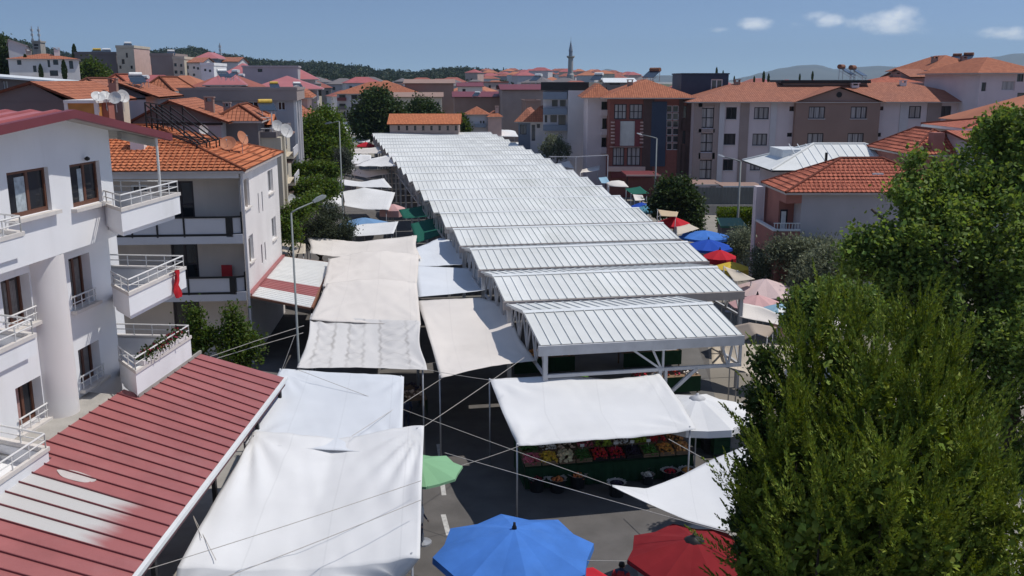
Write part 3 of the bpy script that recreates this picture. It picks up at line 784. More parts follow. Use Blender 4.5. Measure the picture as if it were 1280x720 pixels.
T('white tarp tied to the hall trusses, third from its front corner', [[(518, 333, 3.5), (598, 336, 3.4), (612, 338, 3.5)], [(523, 372, 3.35), (598, 364, 3.35), (620, 360, 3.45)]], 'cool', sag=.2, seed=9, wr=.02, poles=((.02, .02), (.02, .98)))
T('white ridged tarp rising to the hall above the dark gap', [[(520, 310, 3.4), (550, 297, 3.6), (566, 300, 3.6)], [(519, 333, 3.4), (575, 331, 3.3), (597, 325, 3.45)]], 'cool', sag=.06, seed=10, wr=.05, poles=((.02, .98),))
T('dark green net sheet higher up the hall flank', [[(498, 262, 3.2), (528, 257, 3.4), (548, 258, 3.5)], [(504, 273, 3.0), (532, 271, 3.2), (556, 270, 3.4)]], 'green', sag=.1, seed=11, nu=14, nv=10, poles=())
T('dark green net sheet drooping just before the white ridged tarp', [[(513, 280, 3.2), (537, 273, 3.5), (562, 274, 3.5)], [(521, 304, 2.8), (549, 294, 3.2), (577, 288, 3.4)]], 'green', sag=.14, seed=12, nu=14, nv=10, poles=((.02, .98),))
T('white tarp with faint blue and peach patches behind the olive tree', [[(443, 281, 3.0), (498, 277, 3.2)], [(441, 296, 2.9), (492, 292, 3.2)]], 'white', sag=.12, seed=13, nu=16, nv=12)
T('broad white tarp swung out low over the left kerb', [[(399, 256, 3.1), (430, 239, 3.3), (455, 235, 3.6), (494, 241, 3.4)], [(410, 262, 2.8), (431, 257, 3.0), (455, 262, 2.9), (486, 263, 3.1)]], 'white', sag=.12, seed=14, nu=24, nv=14)
T('white tarp with a peaked middle above the one over the kerb', [[(424, 224, 3.2), (452, 227, 3.2), (480, 223, 3.5)], [(430, 232, 3.0), (455, 234, 3.1), (490, 235, 3.2)]], 'white', sag=.06, seed=15, nu=16, nv=8)
T('grey white tarp sagging between the lamp post and the hall', [[(428, 209, 3.4), (458, 213, 3.2), (487, 211, 3.5)], [(440, 219, 2.6), (458, 222, 2.5), (487, 217, 3.2)]], 'white', sag=.12, seed=16, nu=16, nv=8)
far_l = [  # the rest of the street, each with what tells it apart
    ('bright white tarp with a raised corner by the hall eave', [(462, 199), (494, 192), (440, 208), (505, 208)], 'white'),
    ('white tarp with notched left end in front of the grey conifer', [(440, 192), (464, 194), (438, 205), (464, 206)], 'white'),
    ('peach edged white tarp before the red umbrella on the left street', [(436, 187), (474, 184), (440, 192), (478, 192)], 'warm'),
    ('narrow white tarp just beyond the small red umbrella', [(441, 171), (463, 171), (438, 178), (462, 178)], 'white'),
    ('small white tarp touching the far hall corner', [(449, 166), (464, 165), (447, 171), (463, 171)], 'white'),
    ('thin white tarp seen edge on beside the big green tree', [(432, 163), (447, 163), (434, 167), (448, 167)], 'white'),
    ('thin white tarp second from the far end of the street', [(430, 159), (453, 160), (433, 163), (455, 163)], 'white'),
    ('white tarp folded over at the far end of the street', [(420, 151), (436, 153), (422, 155), (445, 158)], 'white'),
    ('grey white tarp in the far shadows under the green tree', [(435, 155), (455, 156), (437, 158), (455, 159)], 'white'),
]
FZ = {0: (3.7, 4.7, 3.5, 4.3), 2: (3.4, 4.0, 3.0, 3.6), 1: (3.6, 3.8, 3.2, 3.4)}
for i, (lb, q, m_) in enumerate(far_l):
    z4 = FZ.get(i, (3.4, 3.7, 3.0, 3.2))
    T(lb, [[(*q[0], z4[0]), (*q[1], z4[1])], [(*q[2], z4[2]), (*q[3], z4[3])]], m_, sag=.12, seed=20 + i, nu=12, nv=8, poles=((.02, .98), (.98, .98)))

RS = 'canvas sheets on the right of the hall'
def TR(label, rows, m, **kw):
    kw.setdefault('group', RS); return T(label, rows, m, **kw)
stall_tarp = TR('large white tarp over the fruit stall in front of the hall', [[(612, 474, 3.10), (700, 468, 3.14), (760, 474, 3.0), (823, 467, 3.08)], [(628, 515, 2.8), (700, 512, 2.85), (770, 512, 2.82), (850, 502, 2.85)], [(648, 558, 2.45), (720, 552, 2.45), (790, 547, 2.45), (870, 537, 2.55)]],
   'white', sag=.1, seed=31, wr=.022, folds=1.6, nu=40, nv=26)
TR('white tarp with a curved tip reaching left from the conifers', [[(765, 607, 2.5), (808, 611, 2.45), (850, 595, 2.5), (885, 577, 2.6), (936, 556, 2.9)], [(766, 609, 2.5), (815, 632, 2.45), (858, 650, 2.45), (905, 664, 2.4), (960, 660, 2.5)]],
   'white', sag=.1, seed=32, wr=.015, nu=34, nv=20, poles=((.98, .02), (.98, .98)))
TR('curved beige tarp hanging behind the hall front column', [[(889, 429, 3.4), (922, 430, 3.5), (968, 432, 3.4), (1070, 436, 3.5)], [(890, 456, 3.0), (930, 464, 2.8), (965, 484, 2.7), (1060, 492, 2.9)]], 'beige', sag=.2, seed=33, nu=18, nv=14, poles=((.98, .02), (.98, .98)))  # right end added out of view behind the conifers, to shade the ground
TR('brown beige ridged tarp between the hall and the pale tarps', [[(915, 408, 3.2), (937, 403, 3.5), (971, 409, 3.3)], [(924, 430, 2.8), (946, 417, 3.3), (960, 423, 3.0)]], 'brown', sag=.04, seed=34, nu=14, nv=10)
TR('pale cream tarp stretched below the light blue umbrella', [[(927, 379, 3.4), (950, 383, 3.4), (985, 396, 3.3), (1060, 394, 3.4)], [(925, 396, 3.2), (955, 402, 3.1), (990, 410, 3.0), (1060, 416, 3.1)]], 'warm', sag=.1, seed=35, nu=16, nv=10)  # drawn out to the right, unseen behind the conifers, for its shadow
TR('rose brown sheet hanging at the edge of the conifer', [[(965, 404, 2.9), (984, 407, 3.0)], [(972, 415, 2.3), (983, 418, 2.3)]], 'rose', sag=.04, seed=36, nu=8, nv=8, poles=())
TR('small pale pink sheet low beside the conifer', [[(971, 416, 2.5), (986, 417, 2.5)], [(971, 423, 2.2), (985, 424, 2.2)]], 'pink', sag=.03, seed=37, nu=8, nv=6, poles=())
TR('greyish beige tarp between the red and the blue umbrellas', [[(846, 284, 3.2), (862, 280, 3.2)], [(846, 294, 3.0), (874, 286, 3.0)]], 'beige', sag=.08, seed=38, nu=10, nv=6)
TR('tan orange tarp behind the nearer red umbrella', [[(822, 262, 3.4), (848, 265, 3.3)], [(826, 270, 3.2), (846, 271, 3.2)]], 'tan', sag=.05, seed=39, nu=10, nv=6)
TR('beige tarp next to the yellow umbrella and the hall eave', [[(905, 333, 3.3), (924, 339, 3.3)], [(918, 352, 3.1), (944, 349, 3.1)]], 'beige', sag=.06, seed=40, nu=10, nv=8)
far_r = [
    ('white tent roof at the far right end of the hall', [(621, 163), (644, 164), (603, 170), (648, 171)], 'white', (.5, .4, .5)),
    ('white tarp seen beyond the far right hall bays', [(643, 178), (660, 178), (645, 184), (662, 184)], 'white', None),
    ('grey green tarp half in shade near the round olive', [(660, 182), (674, 182), (660, 186), (674, 187)], 'grey', None),
    ('thin white tarp beside the round olive tree', [(668, 188), (677, 188), (668, 191), (678, 191)], 'white', None),
    ('white tarp under the round olive tree', [(672, 193), (682, 193), (672, 197), (684, 197)], 'white', None),
    ('cream peaked tarp left of the white steel frame', [(700, 203), (712, 201), (692, 206), (718, 211)], 'warm', None),
    ('white peaked tarp in front of the brick apartment block', [(728, 212), (752, 206), (725, 216), (749, 213)], 'warm', None),
    ('steel blue sheet beside the hall before the brick block', [(748, 222), (758, 221), (752, 229), (763, 229)], 'sky', None),
    ('cream tarp with pinkish edge under the red block', [(757, 229), (780, 227), (761, 233), (786, 234)], 'warm', (.5, .3, .3)),
    ('dark green tarp in the shade of the leafy tree', [(781, 236), (800, 233), (790, 243), (812, 242)], 'green', None),
    ('small bright cream tarp at the hall eave near blue sheets', [(791, 243), (803, 244), (794, 251), (806, 250)], 'warm', None),
]
for i, (lb, q, m_, pk) in enumerate(far_r):
    TR(lb, [[(*q[0], 3.4), (*q[1], 3.4)], [(*q[2], 3.1), (*q[3], 3.1)]], m_, sag=.1, seed=60 + i, nu=10, nv=8, peak=pk, poles=((.02, .98), (.98, .98)))

# ================================================================== UMBRELLAS
def umbrella(label, px, py, z, rad, m, n=8, rise=.55, rot=0.0, name='market_umbrella', group='market umbrellas', valance=.16, cap=None, tilt=None, capm='black'):
    """px,py,z: the top of the canopy"""
    top = P(px, py, z); t = thing(name, label, 'umbrella', (top.x, top.y, 0), rot, group)
    zt = z - .05; ze = z - rise
    cb = MB(); K = 5; vs = []; fs = []
    tx, ty = tilt or (0, 0)
    for i in range(K + 1):
        r = rad * i / K
        for k in range(n):
            for h in (0, 1):
                an = 2 * math.pi * (k + h * .5) / n
                s = 1.0 if h == 0 else math.cos(math.pi / n) * (1 - .035 * i / K)
                q = i / K
                zz = zt - (zt - ze) * (q * .82 + q * q * .18) - (0 if h == 0 else .10 * q * rad * .3)
                x, y = r * s * math.cos(an), r * s * math.sin(an)
                vs.append((x, y, zz + tx * x + ty * y))
    m2 = 2 * n
    for i in range(K):
        for k in range(m2):
            k2 = (k + 1) % m2; fs.append((i * m2 + k, i * m2 + k2, (i + 1) * m2 + k2, (i + 1) * m2 + k))
    base = len(vs)
    for k in range(m2):
        v = vs[K * m2 + k]; vs.append((v[0] * 1.005, v[1] * 1.005, v[2] - valance))
    for k in range(m2):
        k2 = (k + 1) % m2; fs.append((K * m2 + k, K * m2 + k2, base + k2, base + k))
    cb.add(vs, fs); co = cb.build('canopy', CV[m], t)
    sd = co.modifiers.new('cloth', 'SOLIDIFY'); sd.thickness = .008
    rbm = MB()
    for k in range(n):
        an = 2 * math.pi * k / n; x, y = rad * math.cos(an), rad * math.sin(an)
        rbm.bar((0, 0, zt - .06), (x * .98, y * .98, ze - .03 + tx * x + ty * y), .018)
        rbm.bar((0, 0, ze - .25), (x * .5, y * .5, (zt + ze) / 2 - .03 + (tx * x + ty * y) * .5), .015)
    rbm.build('ribs', M['steel'], t)
    pm = MB(); pm.tube([(0, 0, .06), (0, 0, zt)], .026, 10); pm.lathe((0, 0, .006), [(.26, 0), (.26, .05), (.05, .09), (.04, .3)], 14); pm.build('pole', M['steel'], t, smooth=False)
    fm = MB()
    if cap: fm.lathe((0, 0, z - .10), [(cap, -.05), (cap * .98, 0), (cap * .4, .09), (.05, .12), (.04, .17), (.01, .18)], 16)
    else: fm.lathe((0, 0, z - .06), [(.06, 0), (.055, .05), (.035, .09), (.03, .16), (.01, .17)], 12)
    fm.build('finial', M[capm], t, smooth=True)
    return t
umbrella('large sky blue umbrella in the foreground over the road', 643, 658, 2.75, 1.93, 'blue', rise=.62, rot=R(10))
umbrella('dark red umbrella with black cap in the foreground by the conifer', 868, 670, 2.65, 1.58, 'dred', rise=.48, rot=R(8), cap=.24, valance=.1)
um = umbrella('white umbrella with grey cap joined to the fruit stall tarp', 872, 494, 2.95, 1.85, 'white', rise=.56, rot=R(24), cap=.27, capm='trussm', valance=.22)
umbrella('pale green umbrella half hidden by the big white tarp', 526, 573, 2.6, 1.18, 'lgreen', rise=.34, rot=R(12), valance=.06)
umbrella('pale blue umbrella between the olive and a white tarp', 455, 271, 3.4, 1.9, 'steelblue', rise=.5, n=6, rot=R(15))
umbrella('red umbrella with faded rose skirt on the left street', 491, 254, 3.3, 1.15, 'rose', rise=.5, n=4, rot=R(30), valance=.5)
umbrella('small red umbrella far along the left street', 457, 177, 3.4, 1.7, 'red', rise=.7, n=4, rot=R(20))
umbrella('blue umbrella at the hall eave furthest from the camera', 802, 252, 3.1, 1.1, 'dblue', rise=.5, rot=R(5))
umbrella('teal blue umbrella next to the furthest blue one', 812, 254, 3.05, 1.4, 'teal', rise=.55, rot=R(5))
umbrella('red umbrella along the hall in front of the leafy tree', 842, 270, 3.0, 1.35, 'red', rise=.6, rot=R(15))
umbrella('wide blue umbrella behind another blue one by the hall', 881, 287, 3.1, 1.75, 'blue', rise=.45, rot=R(0))
umbrella('deep blue umbrella overlapping the wide blue one', 886, 298, 3.0, 1.55, 'dblue', rise=.55, rot=R(20))
umbrella('bright red umbrella below the two blue ones', 900, 311, 3.0, 1.05, 'red', rise=.5, rot=R(10), valance=.3)
umbrella('yellow umbrella below the bright red one', 915, 326, 3.0, 1.0, 'yellow', rise=.4, rot=R(10), valance=.3)
umbrella('pale pink umbrella with sagging panels under the olives', 957, 347, 3.1, 1.75, 'pink', rise=.7, rot=R(12), valance=.05)
umbrella('faded rose umbrella in front of the pale pink one', 947, 367, 3.0, 1.35, 'rose', rise=.55, rot=R(25), valance=.05)
umbrella('light blue umbrella in front of the rose one', 975, 378, 3.0, 1.25, 'sky', rise=.55, rot=R(5), valance=.05)
# faint purple lettering left on the white umbrella's skirt
# ================================================================== BUILDINGS
def slope(mb, eL, eR, tR, tL, rows=0, lift=.03):
    """one roof slope from eave (eL-eR) to top (tL-tR), UV in metres; rows > 0 steps the tile courses"""
    eL, eR, tR, tL = map(Vector, (eL, eR, tR, tL))
    ax = (eR - eL); L = ax.length; ax = ax / L if L > 1e-6 else Vector((1, 0, 0))
    up = (tL - eL); up = (up - ax * up.dot(ax)); Ht = up.length; up = up / Ht if Ht > 1e-6 else Vector((0, 0, 1))
    nrm = ax.cross(up).normalized()
    if nrm.z < 0: nrm = -nrm
    def uv(p): d = p - eL; return (d.dot(ax), d.dot(up))
    if not rows:
        pts = [eL, eR, tR, tL]
        if (tR - tL).length < 1e-4: pts = [eL, eR, tR]
        mb.poly(pts, [uv(p) for p in pts]); return
    for r in range(rows):
        t0, t1 = r / rows, (r + 1) / rows
        a, b, c, d = eL.lerp(tL, t0), eR.lerp(tR, t0), eR.lerp(tR, t1), eL.lerp(tL, t1)
        n = max(1, int((b - a).length / .26)); am, bm = a + nrm * lift, b + nrm * lift
        # rolling barrels: the lower edge waves
        for k in range(n):
            p0, p1 = am.lerp(bm, k / n), am.lerp(bm, (k + 1) / n); q0, q1 = d.lerp(c, k / n), d.lerp(c, (k + 1) / n)
            pm, qm = (p0 + p1) / 2 + nrm * .045, (q0 + q1) / 2 + nrm * .02
            mb.poly([p0, pm, qm, q0], [uv(p) for p in (p0, pm, qm, q0)]); mb.poly([pm, p1, q1, qm], [uv(p) for p in (pm, p1, q1, qm)])
            mb.poly([a.lerp(b, k / n), a.lerp(b, (k + 1) / n), p1, pm, p0], [uv(p) for p in (p0, p1, p1, pm, p0)])
class Bld:
    def __init__(s, name, label, corner, head, xl=0, xr=0, depth=8, cat='building', group=None, z0=0):
        px, py, Y = corner; p = PD(px, py, Y); s.rz = R(head)
        s.py = py; s.zt = p.z - z0; s.o = Vector((p.x, p.y, z0)); s.inv = Matrix.Rotation(-s.rz, 3, 'Z')
        s.t = thing(name, label, cat, tuple(s.o), s.rz, group); s.d = depth; s.wins = []; s.par = s.t
        s.xl = s.front_x(xl[0]) if isinstance(xl, tuple) else xl
        s.xr = s.front_x(xr[0]) if isinstance(xr, tuple) else xr
    def _ray(s, px, py):
        return s.inv @ (Vector((0, 0, CAMZ)) - s.o), s.inv @ ray(px, py)
    def front_x(s, px, y=0.0):
        o, d = s._ray(px, s.py); return o.x + d.x * (y - o.y) / d.y
    def uz(s, face, px, py, off=0.0):
        o, d = s._ray(px, py)
        if face == 'F': t = (off - o.y) / d.y; return o.x + d.x * t, o.z + d.z * t
        x = s.xr if face == 'R' else s.xl
        t = (x + off - o.x) / d.x; return o.y + d.y * t, o.z + d.z * t
    def p3(s, face, u, z, off=0.0):
        if face == 'F': return Vector((u, -off, z))
        if face == 'B': return Vector((u, s.d + off, z))
        return Vector((s.xr + off, u, z)) if face == 'R' else Vector((s.xl - off, u, z))
    def win_px(s, face, rects, **kw):
        for (x0, y0, x1, y1) in rects:
            u0, z1 = s.uz(face, (x0 + x0) / 2, y0); u1, z0 = s.uz(face, x1, y1)
            _, z1b = s.uz(face, x1, y0); _, z0b = s.uz(face, x0, y1)
            if face != 'F' and (min(u0, u1) < .05 or max(u0, u1) > s.d - .05): continue
            s.win(face, min(u0, u1), max(u0, u1), (z0 + z0b) / 2, (z1 + z1b) / 2, **kw)
    def win(s, face, u0, u1, z0, z1, **kw): s.wins.append((face, u0, u1, z0, z1, kw))
    def grid(s, face, u0, u1, n, zs, w, h, skip=.0, **kw):
        for z in zs:
            for i in range(n):
                if random.random() < skip: continue
                u = u0 + (u1 - u0) * (i + .5) / n; s.win(face, u - w / 2, u + w / 2, z, z + h, **kw)
    def walls(s, m, faces='FRLB', z0=0.0, y0=0.0, name='wall', rev=.14, top=True):
        mb = MB()
        for f in faces:
            a, b = (s.xl, s.xr) if f in 'FB' else (y0, s.d)
            ws = [w for w in s.wins if w[0] == f]
            us = sorted({a, b} | {min(max(v, a), b) for w in ws for v in w[1:3]}); zs = sorted({z0, s.zt} | {min(max(v, z0), s.zt) for w in ws for v in w[3:5]})
            off = -y0 if f == 'F' else 0
            for i in range(len(us) - 1):
                for j in range(len(zs) - 1):
                    uc, zc = (us[i] + us[i + 1]) / 2, (zs[j] + zs[j + 1]) / 2
                    if any(w[1] < uc < w[2] and w[3] < zc < w[4] for w in ws): continue
                    mb.quad(s.p3(f, us[i], zs[j], off), s.p3(f, us[i + 1], zs[j], off), s.p3(f, us[i + 1], zs[j + 1], off), s.p3(f, us[i], zs[j + 1], off))
            for w in ws:
                _, u0, u1, a0, a1, kw = w
                c = [(u0, a0), (u1, a0), (u1, a1), (u0, a1)]
                for k in range(4):
                    (p, q), (r, t) = c[k], c[(k + 1) % 4]
                    mb.quad(s.p3(f, p, q, off), s.p3(f, r, t, off), s.p3(f, r, t, off - rev - .05), s.p3(f, p, q, off - rev - .05))
        if top: mb.quad((s.xl, y0, s.zt), (s.xr, y0, s.zt), (s.xr, s.d, s.zt), (s.xl, s.d, s.zt))
        o = mb.build(name, m, s.t)
        for w in s.wins: s._window(*w[:5], rev=rev, oy=(-y0 if w[0] == 'F' else 0), **w[5])
        s.wins = []
        return o
    def _window(s, f, u0, u1, z0, z1, rev=.14, oy=0, frame='frame_dk', nv=1, nh=0, pane=None, sill=None, fw=.06, name='window'):
        mb = MB(); of = oy - rev + .03; w = fw
        def bar(a0, a1, b0, b1):
            vs = [s.p3(f, a0, b0, of), s.p3(f, a1, b0, of), s.p3(f, a1, b1, of), s.p3(f, a0, b1, of), s.p3(f, a0, b0, of - .06), s.p3(f, a1, b0, of - .06), s.p3(f, a1, b1, of - .06), s.p3(f, a0, b1, of - .06)]
            mb.add(vs, [(0, 1, 2, 3), (4, 7, 6, 5), (0, 4, 5, 1), (1, 5, 6, 2), (2, 6, 7, 3), (3, 7, 4, 0)])
        bar(u0, u0 + w, z0, z1); bar(u1 - w, u1, z0, z1); bar(u0 + w, u1 - w, z0, z0 + w); bar(u0 + w, u1 - w, z1 - w, z1)
        for k in range(nv):
            c = u0 + (u1 - u0) * (k + 1) / (nv + 1); bar(c - w * .45, c + w * .45, z0 + w, z1 - w)
        for k in range(nh):
            c = z0 + (z1 - z0) * (k + 1) / (nh + 1); bar(u0 + w, u1 - w, c - w * .4, c + w * .4)
        o = mb.build(name, M[frame] if isinstance(frame, str) else frame, s.t)
        pb = MB(); pb.quad(s.p3(f, u0 + w, z0 + w, of - .04), s.p3(f, u1 - w, z0 + w, of - .04), s.p3(f, u1 - w, z1 - w, of - .04), s.p3(f, u0 + w, z1 - w, of - .04))
        pm = pane if pane is not None else random.choice([0, 0, 1, 2, 2])
        pb.build('pane', GL[pm], o)
        if sill:
            sb = MB(); a, b = s.p3(f, u0 - .06, z0 - .07, oy + .09), s.p3(f, u1 + .06, z0 - .003, oy - rev)
            sb.box(min(a.x, b.x), max(a.x, b.x), min(a.y, b.y), max(a.y, b.y), min(a.z, b.z), max(a.z, b.z)); sb.build('sill', M[sill], o)
    # roofs ----------------------------------------------------------
    def _ext(s, ov, y0=0.0):
        if isinstance(ov, (int, float)): ov = (ov,) * 4
        return s.xl - ov[0], s.xr + ov[1], y0 - ov[2], s.d + ov[3]
    def hip(s, m, rise=1.4, ov=.45, rows=0, inset=None, th=.12, soffit='fascia', caps=True, y0=0.0):
        x0, x1, a, b = s._ext(ov, y0); z = s.zt; zr = z + rise
        if x1 - x0 >= b - a:
            i = inset or (b - a) / 2; A, B = Vector((x0 + i, (a + b) / 2, zr)), Vector((x1 - i, (a + b) / 2, zr))
        else:
            i = inset or (x1 - x0) / 2; A, B = Vector(((x0 + x1) / 2, a + i, zr)), Vector(((x0 + x1) / 2, b - i, zr))
        c = [Vector((x0, a, z)), Vector((x1, a, z)), Vector((x1, b, z)), Vector((x0, b, z))]
        mb = MB(); nr = lambda p, q: int((q - p).length / .36) if rows else 0
        if x1 - x0 >= b - a:
            slope(mb, c[0], c[1], B, A, rows); slope(mb, c[1], c[2], B, B, rows); slope(mb, c[2], c[3], A, B, 0); slope(mb, c[3], c[0], A, A, rows)
            hips = [(c[0], A), (c[1], B), (c[2], B), (c[3], A), (A, B)]
        else:
            slope(mb, c[0], c[1], A, A, rows); slope(mb, c[1], c[2], B, A, rows); slope(mb, c[2], c[3], B, B, 0); slope(mb, c[3], c[0], A, B, rows)
            hips = [(c[0], A), (c[1], A), (c[2], B), (c[3], B), (A, B)]
        o = mb.build('roof', m, s.t)
        sb = MB(); sb.box(x0 + .02, x1 - .02, a + .02, b - .02, z - th, z - .01); sb.build('eave', M[soffit], o)
        if caps:
            cb = MB()
            for p, q in hips: cb.tube([p + Vector((0, 0, .03)), q + Vector((0, 0, .03))], .085, 6)
            cb.build('ridge_tiles', m if not isinstance(m, list) else m[0], o)
        s.roof = o; return o
    def gable(s, m, rise=1.2, ov=.4, axis='y', rows=0, wallm=None, peak=.5, th=.12, y0=0.0):
        x0, x1, a, b = s._ext(ov, y0); z = s.zt; zr = z + rise; mb = MB(); wb = MB()
        if axis == 'y':      # ridge runs away from the camera, gable to the front
            xm = x0 + (x1 - x0) * peak
            slope(mb, (x1, a, z), (x1, b, z), (xm, b, zr), (xm, a, zr), rows); slope(mb, (x0, b, z), (x0, a, z), (xm, a, zr), (xm, b, zr), rows)
            sb = [(x0, z), (xm, zr), (x1, z)]
            for (p, q) in zip(sb, sb[1:]):
                for y in (a, b): mb.quad((p[0], y, p[1]), (q[0], y, q[1]), (q[0], y, q[1] - th), (p[0], y, p[1] - th))
                mb.quad((p[0], a, p[1] - th), (q[0], a, q[1] - th), (q[0], b, q[1] - th), (p[0], b, p[1] - th))
            for y in (y0, s.d): wb.poly([(s.xl, y, z - .02), (s.xr, y, z - .02), (s.xr, y, z + .02), (xm, y, zr - th - .02), (s.xl, y, z + .02)])
        else:
            ym = a + (b - a) * peak
            slope(mb, (x0, a, z), (x1, a, z), (x1, ym, zr), (x0, ym, zr), rows); slope(mb, (x1, b, z), (x0, b, z), (x0, ym, zr), (x1, ym, zr), 0)
            sb = [(a, z), (ym, zr), (b, z)]
            for (p, q) in zip(sb, sb[1:]):
                for x in (x0, x1): mb.quad((x, p[0], p[1]), (x, q[0], q[1]), (x, q[0], q[1] - th), (x, p[0], p[1] - th))
                mb.quad((x0, p[0], p[1] - th), (x0, q[0], q[1] - th), (x1, q[0], q[1] - th), (x1, p[0], p[1] - th))
            for x in (s.xl, s.xr): wb.poly([(x, y0, z - .02), (x, s.d, z - .02), (x, s.d, z + .02), (x, ym, zr - th - .02), (x, y0, z + .02)])
        o = mb.build('roof', m, s.t); s.roof = o
        if wallm: wb.build('gable_wall', wallm, s.t)
        return o
    def flat(s, m, par=.5, over=.12, th=.18, y0=0.0):
        x0, x1, a, b = s.xl - over, s.xr + over, y0 - over, s.d + over; z = s.zt; mb = MB()
        mb.box(x0, x1, a, b, z + .003, z + .12)
        for bx in ((x0, x1, a, a + th), (x0, x1, b - th, b), (x0, x0 + th, a + th, b - th), (x1 - th, x1, a + th, b - th)): mb.box(*bx, z + .122, z + par)
        s.roof = mb.build('roof', m, s.t); return s.roof
    def part(s, name, m, *boxes, parent=None):
        if name != 'balcony' and len(boxes) > 1:
            for b in boxes: o = s.part(name, m, b, parent=parent)
            return o
        mb = MB()
        for b in boxes: mb.box(*b)
        return mb.build(name, M[m] if isinstance(m, str) else m, parent or s.t)
    def chimney(s, x, y, z0, w=.5, h=1.1, m='white2', cap=True):
        mb = MB(); mb.box(x - w / 2, x + w / 2, y - w / 2, y + w / 2, z0, z0 + h)
        if cap:
            for sx in (-1, 1): mb.box(x + sx * w * .42 - .05, x + sx * w * .42 + .05, y - w / 2, y + w / 2, z0 + h + .002, z0 + h + .2)
            mb.box(x - w * .62, x + w * .62, y - w * .62, y + w * .62, z0 + h + .203, z0 + h + .28)
        return mb.build('chimney', M[m], s.roof if getattr(s, 'roof', None) else s.t)

# ---------------------------------------------------------------- the white apartment house on the near left
BA = R(-4.5)
wx = Vector((math.cos(BA), math.sin(BA), 0)); wy = Vector((-math.sin(BA), math.cos(BA), 0))
wo = wx * -13.4 + wy * 22.0
wb = thing('apartment_house', 'white three storey apartment house with balconies and dark red roof at the left edge', 'apartment house', tuple(wo), BA)
L0 = 13.4; S0 = 22.0
def W(lat, s_, z): return Vector((lat + L0, s_ - S0, z))
def wall_open(mb, lat, s0, s1, z0, z1, rects, rev=.16):
    us = sorted({s0, s1} | {v for r in rects for v in r[:2]}); zs = sorted({z0, z1} | {v for r in rects for v in r[2:]})
    for i in range(len(us) - 1):
        for j in range(len(zs) - 1):
            uc, zc = (us[i] + us[i + 1]) / 2, (zs[j] + zs[j + 1]) / 2
            if any(r[0] < uc < r[1] and r[2] < zc < r[3] for r in rects): continue
            mb.quad(W(lat, us[i], zs[j]), W(lat, us[i + 1], zs[j]), W(lat, us[i + 1], zs[j + 1]), W(lat, us[i], zs[j + 1]))
    for r in rects:
        c = [(r[0], r[2]), (r[1], r[2]), (r[1], r[3]), (r[0], r[3])]
        for k in range(4):
            (p, q), (p2, q2) = c[k], c[(k + 1) % 4]
            mb.quad(W(lat, p, q), W(lat, p2, q2), W(lat - rev, p2, q2), W(lat - rev, p, q))
up = [(20.0, 21.65, 9.92, 10.97), (22.6, 24.07, 9.83, 10.92), (16.6, 17.8, 9.3, 11.0)]
lo = [(22.97, 24.02, 7.08, 8.44), (22.98, 24.06, 4.90, 5.97), (20.08, 21.2, 7.25, 8.46), (20.15, 21.2, 4.75, 5.85), (16.6, 17.8, 7.0, 8.5), (16.6, 17.8, 4.4, 6.0)]
mb = MB()
wall_open(mb, -12.9, 12.0, 24.7, 8.8, 11.35, up)
def gz(s_): return 12.2 - (21.9 - s_) * .078 if s_ < 21.9 else 12.2 - (s_ - 21.9) * .165
mb.poly([W(-12.9, 12.0, 11.35), W(-12.9, 24.7, 11.35), W(-12.9, 24.7, gz(24.7)), W(-12.9, 21.9, gz(21.9)), W(-12.9, 12, gz(12))])
mb.quad(W(-12.9, 24.7, 8.8), W(-14.3, 24.7, 8.8), W(-14.3, 24.7, 11.7), W(-12.9, 24.7, 11.7))
mb.quad(W(-12.9, 12, 8.8), W(-12.9, 24.7, 8.8), W(-13.6, 24.7, 8.8), W(-13.6, 12, 8.8))
wall_open(mb, -13.4, 12.0, 25.1, 3.2, 8.8, lo, .3)
mb.quad(W(-13.4, 25.1, 3.2), W(-14.3, 25.1, 3.2), W(-14.3, 25.1, 8.8), W(-13.4, 25.1, 8.8))
doors = [(25.35, 26.15, 9.25, 10.9), (25.35, 26.15, 7.0, 8.5), (25.35, 26.15, 4.85, 6.3)]
wall_open(mb, -14.3, 24.7, 27.3, 0, 11.45, doors, .12)
mb.quad(W(-14.3, 27.3, 0), W(-26, 27.3, 0), W(-26, 27.3, 11.0), W(-14.3, 27.3, 11.0))
mb.quad(W(-13.4, 12, 0), W(-13.4, 25.1, 0), W(-13.4, 25.1, 3.2), W(-13.4, 12, 3.2))
mb.quad(W(-12.9, 12, 8.8), W(-26, 12, 8.8), W(-26, 12, 11.3), W(-12.9, 12, 11.3)); mb.quad(W(-13.4, 12, 0), W(-26, 12, 0), W(-26, 12, 8.8), W(-13.4, 12, 8.8))
mb.quad(W(-26, 12, 0), W(-26, 27.3, 0), W(-26, 27.3, 11.2), W(-26, 12, 11.2))
mb.build('wall', M['white'], wb)
rb = MB(); ov = -12.2
def verge(s_, d): return gz(s_) + .06 + d
rp = [(11.6, ), (22.9, ), (27.1, )]
rb.quad(W(ov, 11.6, verge(11.6, 0)), W(ov, 21.9, verge(21.9, 0)), W(-26.4, 21.9, verge(21.9, 0)), W(-26.4, 11.6, verge(11.6, 0)))
rb.quad(W(ov, 21.9, verge(21.9, 0)), W(ov, 27.1, verge(27.1, 0)), W(-26.4, 27.1, verge(27.1, 0)), W(-26.4, 21.9, verge(21.9, 0)))
lat = ov - .5
while lat > -26:
    rb.bar(W(lat, 11.6, verge(11.6, .03)), W(lat, 21.9, verge(21.9, .03)), .05, .05); rb.bar(W(lat, 21.9, verge(21.9, .03)), W(lat, 27.1, verge(27.1, .03)), .05, .05); lat -= .62
roofW = rb.build('roof', M['pinkmetal'], wb)
fb = MB()
